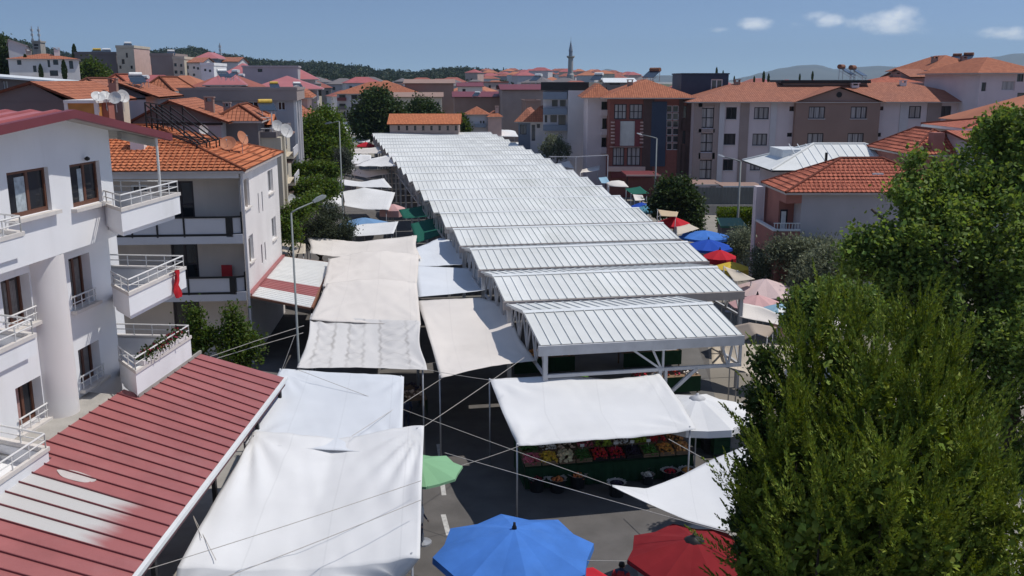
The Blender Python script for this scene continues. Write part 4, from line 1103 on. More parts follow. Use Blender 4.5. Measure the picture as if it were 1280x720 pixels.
for (a, b) in ((11.6, 21.9), (21.9, 27.1)):
    for lat_, in ((ov,),):
        fb.add([W(lat_, a, verge(a, .05)), W(lat_, b, verge(b, .05)), W(lat_, b, verge(b, -.15)), W(lat_, a, verge(a, -.15)), W(lat_ - .18, a, verge(a, .05)), W(lat_ - .18, b, verge(b, .05)), W(lat_ - .18, b, verge(b, -.15)), W(lat_ - .18, a, verge(a, -.15))],
               [(0, 1, 2, 3), (4, 7, 6, 5), (0, 4, 5, 1), (3, 2, 6, 7)])
fb.build('verge_trim', M['darkredmetal'], roofW)
sf = MB(); sf.quad(W(ov - .02, 11.6, verge(11.6, -.12)), W(ov - .02, 21.9, verge(21.9, -.12)), W(-12.88, 21.9, verge(21.9, -.12)), W(-12.88, 11.6, verge(11.6, -.12)))
sf.quad(W(ov - .02, 21.9, verge(21.9, -.12)), W(ov - .02, 27.0, verge(27, -.12)), W(-14.4, 27.0, verge(27, -.12)), W(-14.4, 21.9, verge(21.9, -.12)))
sf.bar(W(-12.7, 24.9, verge(24.9, -.24)), W(-12.7, 27, verge(27, -.24)), .12, .2); sf.build('soffit', M['conc'], roofW)
for (s_, r_) in ((21.77, .52), (17.0 - 2.2, .52)):
    cl_ = MB(); cl_.tube([W(-13.4, s_, 3.6), W(-13.4, s_, 8.8)], r_, 48, cap=False); cl_.build('round_column', M['white2'], wb, smooth=True)
def win_w(lat, r, rev, pane, curtain=None, ncol=2, rail=False, sillk=True):
    s0, s1, z0, z1 = r; l = lat - rev
    fm = MB(); w = .07
    for (a, b, c, d) in ((s0, s0 + w, z0, z1), (s1 - w, s1, z0, z1), (s0 + w, s1 - w, z0, z0 + w + .03), (s0 + w, s1 - w, z1 - w, z1)):
        p, q = W(l - .05, a, c), W(l + .02, b, d); fm.box(p.x, q.x, p.y, q.y, p.z, q.z)
    for k in range(1, ncol):
        c = s0 + (s1 - s0) * (k / ncol) + .08; p, q = W(l - .05, c - .05, z0 + w + .03), W(l + .015, c + .05, z1 - w); fm.box(p.x, q.x, p.y, q.y, p.z, q.z)
    o = fm.build('window', M['frame_br'], wb)
    pb = MB(); pb.quad(W(l - .02, s0, z0), W(l - .02, s1, z0), W(l - .02, s1, z1), W(l - .02, s0, z1)); pb.build('pane', GL[pane], o)
    if curtain:
        cb = MB(); c0, c1 = s0 + (s1 - s0) * curtain[0], s0 + (s1 - s0) * curtain[1]; n = 14
        for k in range(n):
            a, b = c0 + (c1 - c0) * k / n, c0 + (c1 - c0) * (k + 1) / n; da, db = .012 * (k % 2), .012 * ((k + 1) % 2)
            cb.quad(W(l - .018 + da, a, z0 + .1), W(l - .018 + db, b, z0 + .1), W(l - .018 + db, b, z1 - .15), W(l - .018 + da, a, z1 - .15))
        cb.build('curtain', mat(*curtain[2]), o)
    sl = MB(); p, q = W(lat - rev, s0 - .12, z0 - .09), W(lat + .16, s1 + .16, z0 - .004); sl.box(p.x, q.x, p.y, q.y, p.z, q.z); sl.build('sill', M['sill'], o)
    if rail:
        rl = MB(); l2 = lat + .06
        rl.tube([W(l2, s0 - .08, z0 + .36), W(l2, s1 + .05, z0 + .36)], .022, 6); rl.tube([W(l2, s0 - .08, z0 + .19), W(l2, s1 + .05, z0 + .19)], .015, 6)
        for k in range(4): c = s0 + (s1 - s0) * k / 3; rl.tube([W(l2, c, z0), W(l2, c, z0 + .36)], .016, 6)
        rl.build('railing', M['railing'], o)
CUR1 = ('pale_blue_curtain', (.42, .47, .50), .85, .25, 9); CUR2 = ('pink_brick_curtain', (.40, .24, .22), .85, .2, 9); CUR3 = ('sheer_curtain', (.20, .18, .17), .85, .25, 5)
win_w(-12.9, up[0], .12, 0, (.28, .55, CUR1), 2); win_w(-12.9, up[1], .12, 0, (.38, .62, CUR1), 2); win_w(-12.9, up[2], .12, 0)
win_w(-13.4, lo[0], .26, 2, (.42, .9, CUR3), 2, True); win_w(-13.4, lo[1], .26, 0, (.45, .9, CUR3), 2, True)
win_w(-13.4, lo[2], .26, 2, (.45, .85, CUR3), 2, True); win_w(-13.4, lo[3], .26, 0, (.12, .5, CUR2), 2, True)
win_w(-13.4, lo[4], .26, 0); win_w(-13.4, lo[5], .26, 0)
for r in doors:
    dm = MB(); p, q = W(-14.44, r[0], r[2]), W(-14.38, r[1], r[3]); dm.box(p.x, q.x, p.y, q.y, p.z, q.z); do = dm.build('door', M['frame_br'], wb)
    hm_ = MB(); p = W(-14.36, r[0] + .1, (r[2] + r[3]) / 2); hm_.box(p.x - .02, p.x + .04, p.y, p.y + .12, p.z - .02, p.z + .02); hm_.build('handle', M['steel'], do)
def balcony(plan, zb, zt, rail_h=.33, n=6, closed=None, stepped=True):
    """plan: (lateral, along) corners, from the wall round to the wall"""
    bm_ = MB(); th = .12
    cx = sum(p[0] for p in plan) / len(plan); cy = sum(p[1] for p in plan) / len(plan)
    inn = [(p[0] + (cx - p[0]) * .08 - .0, p[1] + (cy - p[1]) * .08) for p in plan]
    bm_.poly([W(p[0], p[1], zb) for p in plan]); bm_.poly([W(p[0], p[1], zb + .1) for p in plan])
    if stepped:
        st = [(p[0] + (cx - p[0]) * .12, p[1] + (cy - p[1]) * .12) for p in plan]
        for a, b in zip(st, st[1:]): bm_.quad(W(*a, zb), W(*b, zb), W(*b, zb - .14), W(*a, zb - .14))
        bm_.poly([W(p[0], p[1], zb - .14) for p in st])
    for i in range(len(plan) - 1):
        a, b, c, d = plan[i], plan[i + 1], inn[i], inn[i + 1]
        bm_.quad(W(*a, zb), W(*b, zb), W(*b, zt - .06), W(*a, zt - .06)); bm_.quad(W(*c, zb), W(*d, zb), W(*d, zt - .06), W(*c, zt - .06))
    o = bm_.build('balcony', M['white'], wb)
    cp = MB(); ou = [(p[0] + (p[0] - cx) * .035, p[1] + (p[1] - cy) * .02) for p in plan]
    for i in range(len(plan) - 1):
        a, b, c, d = ou[i], ou[i + 1], inn[i + 1], inn[i]
        for z in (zt, zt - .09): cp.quad(W(*a, z), W(*b, z), W(*c, z), W(*d, z))
        cp.quad(W(*a, zt - .09), W(*b, zt - .09), W(*b, zt), W(*a, zt)); cp.quad(W(*d, zt - .09), W(*c, zt - .09), W(*c, zt), W(*d, zt))
    cp.build('coping', M['sill'], o)
    rl = MB(); mid = [((a[0] + b[0]) / 2, (a[1] + b[1]) / 2) for a, b in zip(ou, inn)]
    for a, b in zip(mid, mid[1:]):
        for z in (zt + rail_h, zt + rail_h * .52): rl.tube([W(*a, z), W(*b, z)], .022 if z > zt + rail_h * .8 else .015, 6)
        L = math.hypot(a[0] - b[0], a[1] - b[1]); k = max(1, round(L / .62))
        for i in range(k + 1):
            t = i / k; p = (a[0] + (b[0] - a[0]) * t, a[1] + (b[1] - a[1]) * t); rl.tube([W(*p, zt), W(*p, zt + rail_h)], .018, 6)
    rl.build('railing', M['railing'], o)
    return o
for zb, zt in ((9.16, 9.78), (6.93, 7.56), (4.72, 5.42)):
    balcony([(-12.92, 24.15), (-12.75, 23.95), (-11.9, 23.05), (-11.9, 26.6), (-14.25, 26.62)], zb, zt)
for zb, zt in ((9.34, 9.86), (7.15, 7.62), (4.42, 4.98)):
    balcony([(-12.95 if zb > 9 else -13.42, 15.0), (-11.9, 15.0), (-11.9, 18.8), (-12.88 if zb > 9 else -13.38, 19.3)], zb, zt)
pm = MB(); pm.tube([W(-12.35, 26.35, 9.7), W(-12.35, 26.35, verge(26.35, -.15))], .04, 8); pm.build('roof_post', M['railing'], wb)
dpp = MB(); dpp.tube([W(-11.86, 18.95, 4.4), W(-11.86, 18.95, 3.5)], .05, 8); dpp.build('downpipe', M['steel'], wb)
pr = MB(); c = W(-12.8, 23.3, 11.02); pr.lathe(c, [(.01, -.05), (.06, -.03), (.07, .02), (.02, .06)], 10); pr.build('wall_lamp', M['black'], wb)

# ---- metal canopy along its foot
can = thing('metal_canopy', 'red seamed metal canopy with four bleached panels at the foot of the white house', 'canopy', tuple(wx * -13.4 + wy * 22.0), BA)
redp = mat('red_metal_sheet', (.325, .108, .105), .5, .12, 1.1, spec=.4, stain=.5, stain_col=(.36, .17, .165))
def worn():
    m, nt, b = _nt('bleached_red_sheet')
    tc = _n(nt, "ShaderNodeTexCoord"); sp_ = _n(nt, "ShaderNodeSeparateXYZ"); nt.links.new(tc.outputs['Object'], sp_.inputs[0])
    nz = _n(nt, "ShaderNodeTexNoise"); nz.inputs['Scale'].default_value = 1.0; nz.inputs['Detail'].default_value = 5
    mp = _n(nt, "ShaderNodeMapping"); mp.inputs['Scale'].default_value = (.35, 2.2, .1); nt.links.new(tc.outputs['Object'], mp.inputs[0]); nt.links.new(mp.outputs[0], nz.inputs['Vector'])
    a = _n(nt, "ShaderNodeMath", operation='MULTIPLY_ADD'); nt.links.new(nz.outputs['Fac'], a.inputs[0]); a.inputs[1].default_value = 1.3; nt.links.new(sp_.outputs['X'], a.inputs[2])
    r = _n(nt, "ShaderNodeMapRange"); r.inputs['From Min'].default_value = 4.0; r.inputs['From Max'].default_value = 4.75; r.interpolation_type = 'SMOOTHSTEP'
    nt.links.new(a.outputs[0], r.inputs['Value'])
    mx = _n(nt, "ShaderNodeMix", data_type='RGBA'); nt.links.new(r.outputs[0], mx.inputs['Factor'])
    mx.inputs['A'].default_value = (.50, .485, .47, 1); mx.inputs['B'].default_value = (.325, .105, .102, 1)
    nt.links.new(mx.outputs['Result'], b.inputs['Base Color']); b.inputs['Roughness'].default_value = .55
    return m
bleach = worn()
def cin(s_): return -11.93 if s_ < 18.95 else (-13.38 if s_ < 23.4 else (-11.93 if s_ < 26.65 else -13.6))
def cout(s_):   # outer edge runs straight down the view
    return -7.46 * math.cos(R(4.5)) - s_ * math.sin(R(4.5)) * 1.0 - .02
def cin(s_): return -11.93 if s_ < 18.95 else (-12.40 if s_ < 23.3 else -11.93)
def cout(s_): return -7.30 * math.cos(R(4.5)) - s_ * math.sin(R(4.5))
def zc(s_, lat): return 4.66 - .9 * (lat + 11.93) / (cout(s_) + 11.93)
s_ = 11.4; pitch = .48; panels = 0; seams = MB(); sheet = MB(); wornb = MB()
while s_ < 27.2:
    e = min(s_ + pitch, 27.3); k = panels
    cut = [v for v in (18.95, 23.3) if s_ < v < e]
    segs = [s_] + cut + [e]
    for a, b in zip(segs, segs[1:]):
        li = cin((a + b) / 2)
        tgt = wornb if 16.3 < (s_ + e) / 2 < 18.3 else sheet
        skew = lambda q: q + max(0, q - 25) * .25
        a2, b2 = (a, b) if b < 25.4 else (a, b)
        tgt.quad(W(li, a, zc(a, li)), W(cout(skew(a)), skew(a), zc(a, cout(a))), W(cout(skew(b)), skew(b), zc(b, cout(b))), W(li, b, zc(b, li)))
    li = cin(s_ + .001)
    q = s_ + max(0, s_ - 25) * .25; seams.bar(W(li, s_, zc(s_, li) + .02), W(cout(q), q, zc(s_, cout(s_)) + .02), .022, .036)
    s_ += pitch; panels += 1
sh = sheet.build('roof_sheet', redp, can); ws_ = wornb.build('roof_sheet', bleach, can); tag(ws_, 'four panels bleached almost white')
blb = MB(); cpt = P(94, 592, 4.5); q = Matrix.Rotation(-BA, 3, 'Z') @ (cpt - (wx * -13.4 + wy * 22.0))
blb.poly([(q.x + .42 * math.cos(t) * (1 + .12 * math.sin(3 * t)), q.y + .20 * math.sin(t), zc(q.y + 22 + .20 * math.sin(t), q.x - 13.4 + .42 * math.cos(t)) + .007) for t in [2 * math.pi * i / 22 for i in range(22)]])
blb.build('bleached_patch', mat('bleached_patch', (.50, .45, .43), .7, .1, 3), sh)
seams.build('seams', mat('dark_red_seam', (.19, .055, .06), .5, .1, 2), can)
gtr = MB(); a, b = 11.4, 27.9; zo = 3.76
gtr.bar(W(cout(a) + .05, a, zo - .05), W(cout(b) + .05, b, zo - .05), .10, .10); gtr.build('gutter', M['ridge'], can)
gf = MB(); gf.bar(W(cout(a) - .03, a, zo - .2), W(cout(b) - .03, b, zo - .2), .05, .2); gf.build('fascia', M['darkredmetal'], can)
for s_ in (13, 17, 21, 25, 27.7):
    ps = MB(); p = W(cout(s_) - .15, s_, 0); ps.box(p.x - .05, p.x + .05, p.y - .05, p.y + .05, 0, 3.6); ps.build('post', M['black'], can)
fl_ = MB()
fl_.quad(W(-12.44, 18.95, 4.64), W(-12.44, 23.3, 4.64), W(-13.42, 23.3, 4.70), W(-13.42, 18.95, 4.70)); fl_.bar(W(-12.42, 18.95, 4.63), W(-12.42, 23.3, 4.63), .05, .08)
fl_.build('wall_flashing', M['conc'], can)
fl_ = MB(); fl_.bar(W(-11.92, 23.1, 4.70), W(-11.92, 27.3, 4.70), .06, .1); fl_.bar(W(-11.92, 11.4, 4.5), W(-11.92, 18.9, 4.5), .05, .1); fl_.build('wall_flashing', M['conc'], can)

# ---------------------------------------------------------------- pale house with loggias behind it
l2 = Bld('apartment_house', 'pale pink house with dark panelled balconies and orange tiled hip roof', (299, 213, 42), 4.6, -13.0, 0.0, 10.2, 'apartment house')
l2.win_px('R', [(303, 223, 313, 260), (334, 212, 342, 241), (310, 293, 318, 327), (339, 271, 346, 299)], frame='frame_wh', nv=1, pane=2, sill='sill')
l2.win_px('R', [(322, 241, 324.5, 267), (326.6, 239, 329.3, 265), (326, 305, 329, 330), (330.3, 302, 333, 326)], frame='frame_dk', nv=0, pane=0)
l2.walls(M['white2'], 'R')
y0 = 1.45
def lx(px, yy): 
    o, d = l2._ray(px, 230); return o.x + d.x * (yy - o.y) / d.y
l2.win('F', lx(207, y0), lx(241, y0), 6.25, 8.45, frame='frame_dk', nv=1, nh=1, pane=0, fw=.1, name='balcony_door')
l2.win('F', lx(207, y0), lx(241, y0), 3.5, 5.55, frame='frame_dk', nv=1, nh=1, pane=0, fw=.1, name='balcony_door')
l2.win('F', lx(204, y0), lx(238, y0), .3, 2.9, frame='frame_dk', nv=1, nh=0, pane=0, fw=.1, name='balcony_door')
l2.win('F', lx(163, y0), lx(184, y0), 6.9, 8.3, frame='frame_wh', nv=1, nh=0, pane=2, fw=.08)
l2.walls(M['beige'], 'FLB', y0=y0)
l2.part('beam', 'greyl', (l2.xl, -.04, -.05, .32, l2.zt - .34, l2.zt - .125))
for zs, zp0, zp1 in ((5.75, 6.2, 6.92), (3.08, 3.5, 4.15)):
    o = l2.part('balcony', 'greyl', (l2.xl, -.02, -.05, y0, zs, zs + .42))
    fm = MB(); xs = [l2.xl, lx(160, 0), lx(192, 0), lx(226, 0), lx(280, 0)]
    for a, b in zip(xs, xs[1:]): fm.box(a + .04, b - .04, -.02, .03, zp0, zp1)
    fm.add([(xs[-1] + .1, -.02, zp0), (-.06, .22, zp0), (-.06, .22, zp1), (xs[-1] + .1, -.02, zp1)], [(0, 1, 2, 3)])
    fm.build('parapet_panel', M['greyl'], o)
    bm_ = MB()
    for x in xs[1:]: bm_.box(x - .04, x + (.26 if x == xs[-1] else .04), -.05, .05, zs + .3, zp1 + .06)
    bm_.box(xs[0], xs[-1] + .2, -.06, .06, zp1, zp1 + .07); bm_.box(xs[0], xs[-1] + .2, -.055, .05, zp0 - .1, zp0)
    bm_.bar((xs[-1] + .15, -.02, zp1 + .035), (-.06, .22, zp1 + .035), .1, .07); bm_.bar((xs[-1] + .15, -.02, zp0 - .05), (-.06, .22, zp0 - .05), .1, .1); bm_.box(-.12, -.04, .16, .24, zp0 - .1, zp1 + .25)
    bm_.build('parapet_frame', M['black'], o)
l2.hip(M['tile_bright'], 1.75, (.4, .3, .25, .3), rows=17)
l2.chimney(lx(178, 2.4), 2.4, l2.zt + .4, .62, 1.25, 'white2', cap=False)
l2.part('downpipe', 'greyl', (.02, .12, .05, .15, 0, l2.zt - .1))
rt = [(348, 192), (311, 360)]
# striped canopy on its flank
cs = thing('striped_canopy', 'white ribbed canopy with one red stripe on the flank of the pale house', 'canopy', tuple(P(352, 330, 0)), R(8))
pA, pB, pC, pD = P(353, 321, 3.25), P(415, 329, 2.95), P(390, 386, 2.95), P(311, 370, 3.25)
def cq(u, v): return pA.lerp(pD, v).lerp(pB.lerp(pC, v), u)
whs, reds = MB(), MB()
nst = 30
for i in range(nst):
    v0, v1 = i / nst, (i + 1) / nst; tgt = reds if .615 < (v0 + v1) / 2 < .80 else whs
    vm = (v0 * .55 + v1 * .45); up_ = Vector((0, 0, .035))
    a, b, c, d = cq(0, v0), cq(1, v0), cq(1, vm), cq(0, vm)
    tgt.quad(a + up_, b + up_, c + up_, d + up_); e, f_ = cq(0, v1), cq(1, v1); tgt.quad(d + up_, c + up_, c + (f_ - c) * .2, d + (e - d) * .2)
    tgt.quad(d + (e - d) * .2, c + (f_ - c) * .2, f_ - (f_ - c) * .15, e - (e - d) * .15); tgt.quad(e - (e - d) * .15, f_ - (f_ - c) * .15, f_ + up_, e + up_)
whs.build('roof_sheet', mat('white_ribbed_sheet', (.66, .66, .64), .5, .06, 1, stain=.2), cs, world=True)
rs_ = reds.build('roof_sheet', redp, cs, world=True); tag(rs_, 'red stripe of the canopy')
eb = MB(); eb.bar(pA + Vector((0, 0, .06)), pD + Vector((0, 0, .06)), .28, .12); eb.build('wall_flashing', redp, cs, world=True)
eb = MB(); eb.bar(pB, pC, .1, .14); eb.bar(pD + Vector((0, 0, -.02)), pC + Vector((0, 0, -.02)), .06, .1); eb.bar(pA, pB, .06, .08); eb.build('frame', M['rust'], cs, world=True)
for p in (pB, pC, pB.lerp(pC, .5)):
    ps = MB(); ps.box(p.x - .05, p.x + .05, p.y - .05, p.y + .05, 0, p.z); ps.build('post', M['black'], cs, world=True)

# ---------------------------------------------------------------- more of the left row
def zwin(h0=.9, n=4, dz=2.6): return [h0 + dz * k for k in range(n)]
l3 = Bld('apartment_house', 'beige stepped house with a roof terrace and stacked side balconies', (343, 172, 58), 9, (262,), 0, 12.5, 'apartment house')
l3.win_px('R', [(352.5, 173, 358, 184)], frame='frame_br', nv=0, pane=2)
l3.win_px('R', [(361, 184, 366, 190), (361, 195, 366, 203)], frame='frame_wh', nv=0, pane=2)
l3.win_px('F', [(302, 196, 312, 206), (318, 198, 330, 208)], frame='frame_dk', nv=1, pane=0)
l3.walls(M['cream'], 'FRLB'); l3.flat(M['greyd'], .35)
for z0 in (8.0, 6.2, 4.2):
    o = l3.part('balcony', 'cream', (.005, .75, 5.0, 9.5, z0 - .15, z0)); l3.part('parapet', 'greyl', (.70, .76, 5.0, 9.5, z0 + .003, z0 + .55), parent=o); l3.part('awning_box', 'brownw', (.02, .6, 5.1, 9.4, z0 + 1.35, z0 + 1.45), parent=o)
l3.part('pilaster', 'cream', (.004, .35, .0, 1.1, 0, l3.zt - .01), (.004, .3, 3.7, 4.6, 0, l3.zt - .01))
rl = MB()
for x in (l3.xl + .3, l3.xl + 1.6, -1.6, -.1): rl.tube([(x, .05, l3.zt + .1), (x, .05, l3.zt + 1.5)], .035, 6)
rl.tube([(l3.xl, .05, l3.zt + .55), (0, .05, l3.zt + .55)], .03, 6); rl.tube([(l3.xl, .05, l3.zt + 1.2), (-.1, .05, l3.zt + 1.2)], .02, 6); rl.build('railing', M['railing'], l3.t)
l3s = Bld('roof_shed', 'low orange tiled shed on the terrace behind the pale house', (336, 158, 60.5), 9, (301,), 0, 3, 'shed', z0=l3.zt + .125)
l3s.zt = .55; l3s.walls(M['greyd'], 'FRLB', top=False); l3s.gable(M['tile_bright'], .6, .3, 'x', wallm=M['greyd'])
l4 = Bld('apartment_block', 'grey flat roofed block with a deep roof band behind the tiled gables', (366, 113, 72), 9, (194,), 0, 10, 'apartment block')
l4.win_px('F', [(309, 127, 325, 148), (281, 128, 289, 134), (224, 127, 239, 134), (347, 127, 357, 138), (258, 126, 268, 134)], frame='frame_wh', nv=1, pane=0)
l4.win_px('R', [(370, 140, 373, 160), (370, 170, 373, 190)], frame='frame_wh', nv=1, pane=2)
l4.walls(M['greyw'], 'FRLB'); l4.flat(M['browng'], .2, .35)
l4.part('roof_band', 'browng', (l4.xl - .3, .3, -.32, 9.8, l4.zt - .75, l4.zt))
l4.part('pilaster', 'white2', (.004, .22, .0, .35, 0, l4.zt - .76), (.004, .2, 3.2, 3.5, 0, l4.zt - .76), (.004, .2, 6.4, 6.7, 0, l4.zt - .76))
l2b = Bld('house', 'grey house with a wide tiled gable facing the black metal rack', (276, 152, 55), 8, (166,), 0, 8, 'house')
l2b.walls(M['greyw'], 'FRLB'); l2b.gable(M['tile'], 1.25, (.3, .5, .35, .3), 'y', wallm=M['greyd'], peak=.42); l2b.chimney(-.9, 2.0, l2b.zt + .35, .5, .75, 'brownw')
l2b.part('verge_board', 'black', (l2b.xl - .1, .1, -.06, -.01, l2b.zt - .2, l2b.zt - .05))
l2c = Bld('house', 'small tiled house with a grey green eave beside the gabled one', (322, 151, 57), 8, (270,), 0, 6, 'house')
l2c.walls(M['greyd'], 'FRLB'); l2c.hip(M['tile'], .9, .3); l2c.chimney(-1.9, 1.2, l2c.zt + .3, .4, .5, 'browng')
l5 = Bld('house', 'dark walled house with a broad low gable at the left edge', (82, 127, 48), 6, (-40,), 0, 9, 'house')
l5.walls(M['greyd'], 'FRLB'); l5.gable(M['tile'], 1.0, (.2, .9, .25, .3), 'y', wallm=M['greyd'], peak=.58); l5.chimney(.3, 7.0, l5.zt + .1, .42, .8, 'brownw')
l5b = Bld('roof_room', 'orange boarded roof room below the white dishes', (118, 129, 44), 5, (83,), 0, 3.5, 'roof room')
l5b.walls(M['yellowor'], 'FRLB'); l5b.flat(M['white2'], .14, .1); l5b.part('corner_post', 'white2', (-.02, .14, -.05, .08, 0, l5b.zt)); l5b.part('corner_post', 'white2', (l5b.xl - .1, l5b.xl + .06, -.05, .08, 0, l5b.zt))
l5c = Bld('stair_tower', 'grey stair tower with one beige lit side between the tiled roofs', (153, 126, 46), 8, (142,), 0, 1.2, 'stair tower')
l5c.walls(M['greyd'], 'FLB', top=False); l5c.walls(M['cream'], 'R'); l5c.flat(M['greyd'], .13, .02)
l5d = Bld('roof_room', 'brick coloured roof room with a small dark window under the dishes', (135, 128, 45), 7, (120,), 0, 2.5, 'roof room')
l5d.win_px('F', [(131.5, 131, 134.5, 137)], frame='frame_wh', nv=0, pane=0); l5d.walls(M['terracotta'], 'FRLB'); l5d.flat(M['white2'], .14, .08)
l6 = Bld('house', 'dark gabled tiled house with a solar heater on its ridge', (182, 121, 60), 8, (122,), 0, 7, 'house')
l6.walls(M['greyl'], 'FRLB'); l6.gable(M['tile'], .95, (.3, .9, .3, .3), 'y', wallm=M['greyd'], peak=.36); l6.part('verge_board', 'black', (l6.xl, .0, -.05, -.01, l6.zt - .16, l6.zt - .03))
l6b = Bld('house', 'low tiled roof house beyond the dark gable', (122, 112, 66), 6, (88,), 0, 6, 'house'); l6b.walls(M['brownw'], 'FRLB'); l6b.hip(M['tile_old'], .75, .3)
l6c = Bld('house', 'red tiled house in front of the tall pink block', (160, 108, 74), 6, (122,), 0, 6, 'house'); l6c.walls(M['brownw'], 'FRLB'); l6c.hip(M['tile_red'], .9, .3)
l6d = Bld('house', 'orange tiled house between the gable and the grey block', (213, 114, 69), 6, (180,), 0, 7, 'house'); l6d.walls(M['greyd'], 'FRLB'); l6d.hip(M['tile'], 1.0, .3)
l7 = Bld('house', 'grey house with a thin white roof edge at the left edge', (62, 101, 62), 14, (-60,), 0, 8, 'house')
l7.win_px('F', [(3, 98, 10, 112)], frame='frame_wh', nv=0, pane=1); l7.walls(M['greyd'], 'FRLB'); l7.gable(M['ridge'], .55, .5, 'y', wallm=M['greyd'], peak=.02)
l8 = Bld('terrace_house', 'white stepped houses on the slope with one red roof and tall cypress gaps', (98, 74, 150), 24, (10,), 0, 9, 'terraced house')
l8.win_px('F', [(59, 75, 63, 84), (66, 74, 73, 81), (77, 76, 81, 88), (86, 76, 92, 86), (62, 88, 73, 95), (41, 82, 46, 90), (21, 75, 27, 81), (50, 84, 54, 92), (78, 92, 84, 98)], frame='frame_dk', nv=0, pane=0)
l8.walls(M['white2'], 'FRLB'); l8.hip(M['tile'], .9, .3, caps=False); l8.chimney(-3, 3, l8.zt + .3, .8, 1.2); l8.chimney(-7, 4, l8.zt + .3, .8, 1.0, 'conc')
l8b = Bld('house', 'grey house end wall rising above the white stepped houses', (33, 57, 158), 24, (10,), 0, 9, 'house'); l8b.walls(M['greyl'], 'FRLB'); l8b.gable(M['greyw'], 1.0, .2, 'y', wallm=M['greyl'], peak=.1)
l8c = Bld('tower', 'small open concrete tower under two masts on the slope', (50, 53, 175), 10, (40,), 0, 3, 'tower')
l8c.win_px('F', [(42, 55, 48, 57.5), (42, 59, 48, 61)], frame='greyd', nv=0, pane=0); l8c.walls(M['conc'], 'FRLB'); l8c.flat(M['conc'], .3)
far_row = [  # the row climbing the slope, left to right
    ('tall dark grey blank end wall left of the pink block', (145, 68, 190), (93,), 'greyd', 'greyd', 'flat', []),
    ('tall concrete and pink block with a broken roof edge', (167, 60, 185), (145,), 'cream', 'pinkw', 'flat', [(152, 74, 156, 80), (149, 82, 152, 86), (163, 82, 166, 86), (157, 66, 160, 72)]),
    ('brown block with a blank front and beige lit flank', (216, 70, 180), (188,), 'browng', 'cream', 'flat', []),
    ('cream narrow block with dark square windows', (230, 74, 176), (216,), 'cream', 'cream', 'flat', [(217.5, 79, 221, 83), (225, 80, 228, 83.5), (218, 88, 222, 92), (225, 88.5, 228.5, 92.5)]),
    ('greyish white block with two window columns on the slope', (252, 78, 178), (230,), 'white2', 'white2', 'gable', [(233, 82, 236, 86), (241, 83, 244, 86), (233, 91, 236, 95), (246, 84, 249, 87), (241, 92, 244, 95)]),
    ('low bright white house on the slope before the blue one', (267, 82, 170), (251,), 'white', 'white', 'flat', [(255, 86, 258, 89), (261, 87, 264, 90)]),
    ('blue grey house with a red upper roof on the slope', (271, 73, 192), (244,), 'bluegrey', 'bluegrey', 'hip', [(250, 76, 256, 79), (262, 77, 266, 80)]),
    ('small house with a long pale metal eave on the slope', (297, 77, 196), (272,), 'greyl', 'greyl', 'gable', [(276, 80, 280, 83)]),
]
for lb, cn, xl, mf, ms, rf, ws in far_row:
    b = Bld('apartment_block', lb, cn, 4, xl, 0, 10, 'apartment block', group='blocks climbing the left slope')
    b.win_px('F', ws, frame='frame_dk', nv=0, pane=0)
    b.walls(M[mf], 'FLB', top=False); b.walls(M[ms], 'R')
    if rf == 'flat': b.flat(M[mf], .5, .1)
    elif rf == 'hip': b.hip(M['pinkmetal'], 1.3, .4, caps=False)
    else: b.gable(M['tile_old'], 1.0, .3, 'x', wallm=M[mf])
pm_ = [('purple grey walled house with red metal hip roof and one small window', (372, 84, 125), (303,), 'greyw', 'none', [(322, 86, 328, 90)], 8),
       ('long house under a faded red metal hip roof', (396, 111, 112), (318,), 'greyw', 'pinkmetal', [(366, 113, 372, 118), (398, 112, 402, 120)], 9),
       ('upper house with a pale red metal roof behind the long one', (392, 99, 132), (352,), 'greyw', 'pinkmetal', [(374, 101, 380, 104)], 8),
       ('small red roofed house crowded behind the grey block', (300, 106, 104), (262,), 'greyw', 'pinkmetal', [(277, 108, 281, 111), (290, 108, 294, 112)], 7),
       ('red metal roofed house left of the purple grey one', (318, 92, 138), (286,), 'greyl', 'pinkmetal', [(296, 93, 300, 96)], 8)]
for lb, cn, xl, mw, mr, ws, dp_ in pm_:
    b = Bld('house', lb, cn, 10, xl, 0, dp_, 'house', group='red metal roofed houses on the left')
    b.win_px('F', ws, frame='frame_dk', nv=0, pane=0); b.walls(M[mw], 'FRLB')
    if mr == 'none': b.flat(M['greyw'], .2)
    else: b.hip(M[mr], 1.5, .7, caps=False)
b = Bld('apartment_house', 'pinkish balcony house with tiled eaves above the leafy street tree', (384, 122, 98), 10, (372,), 0, 14, 'apartment house')
b.win_px('R', [(388, 125, 391, 135), (396, 122, 400, 131)], frame='frame_dk', nv=0, pane=0); b.walls(M['pinkw'], 'FRLB'); b.hip(M['tile'], .8, .6, caps=False); b.part('balcony', 'cream', (.005, .8, 2, 9, b.zt - 2.6, b.zt - 1.9))
b = Bld('apartment_house', 'lower tiled house stepping down to the leafy street tree', (381, 146, 92), 10, (368,), 0, 12, 'apartment house')
b.walls(M['cream'], 'FRLB'); b.hip(M['tile'], 1.0, .7, caps=False)
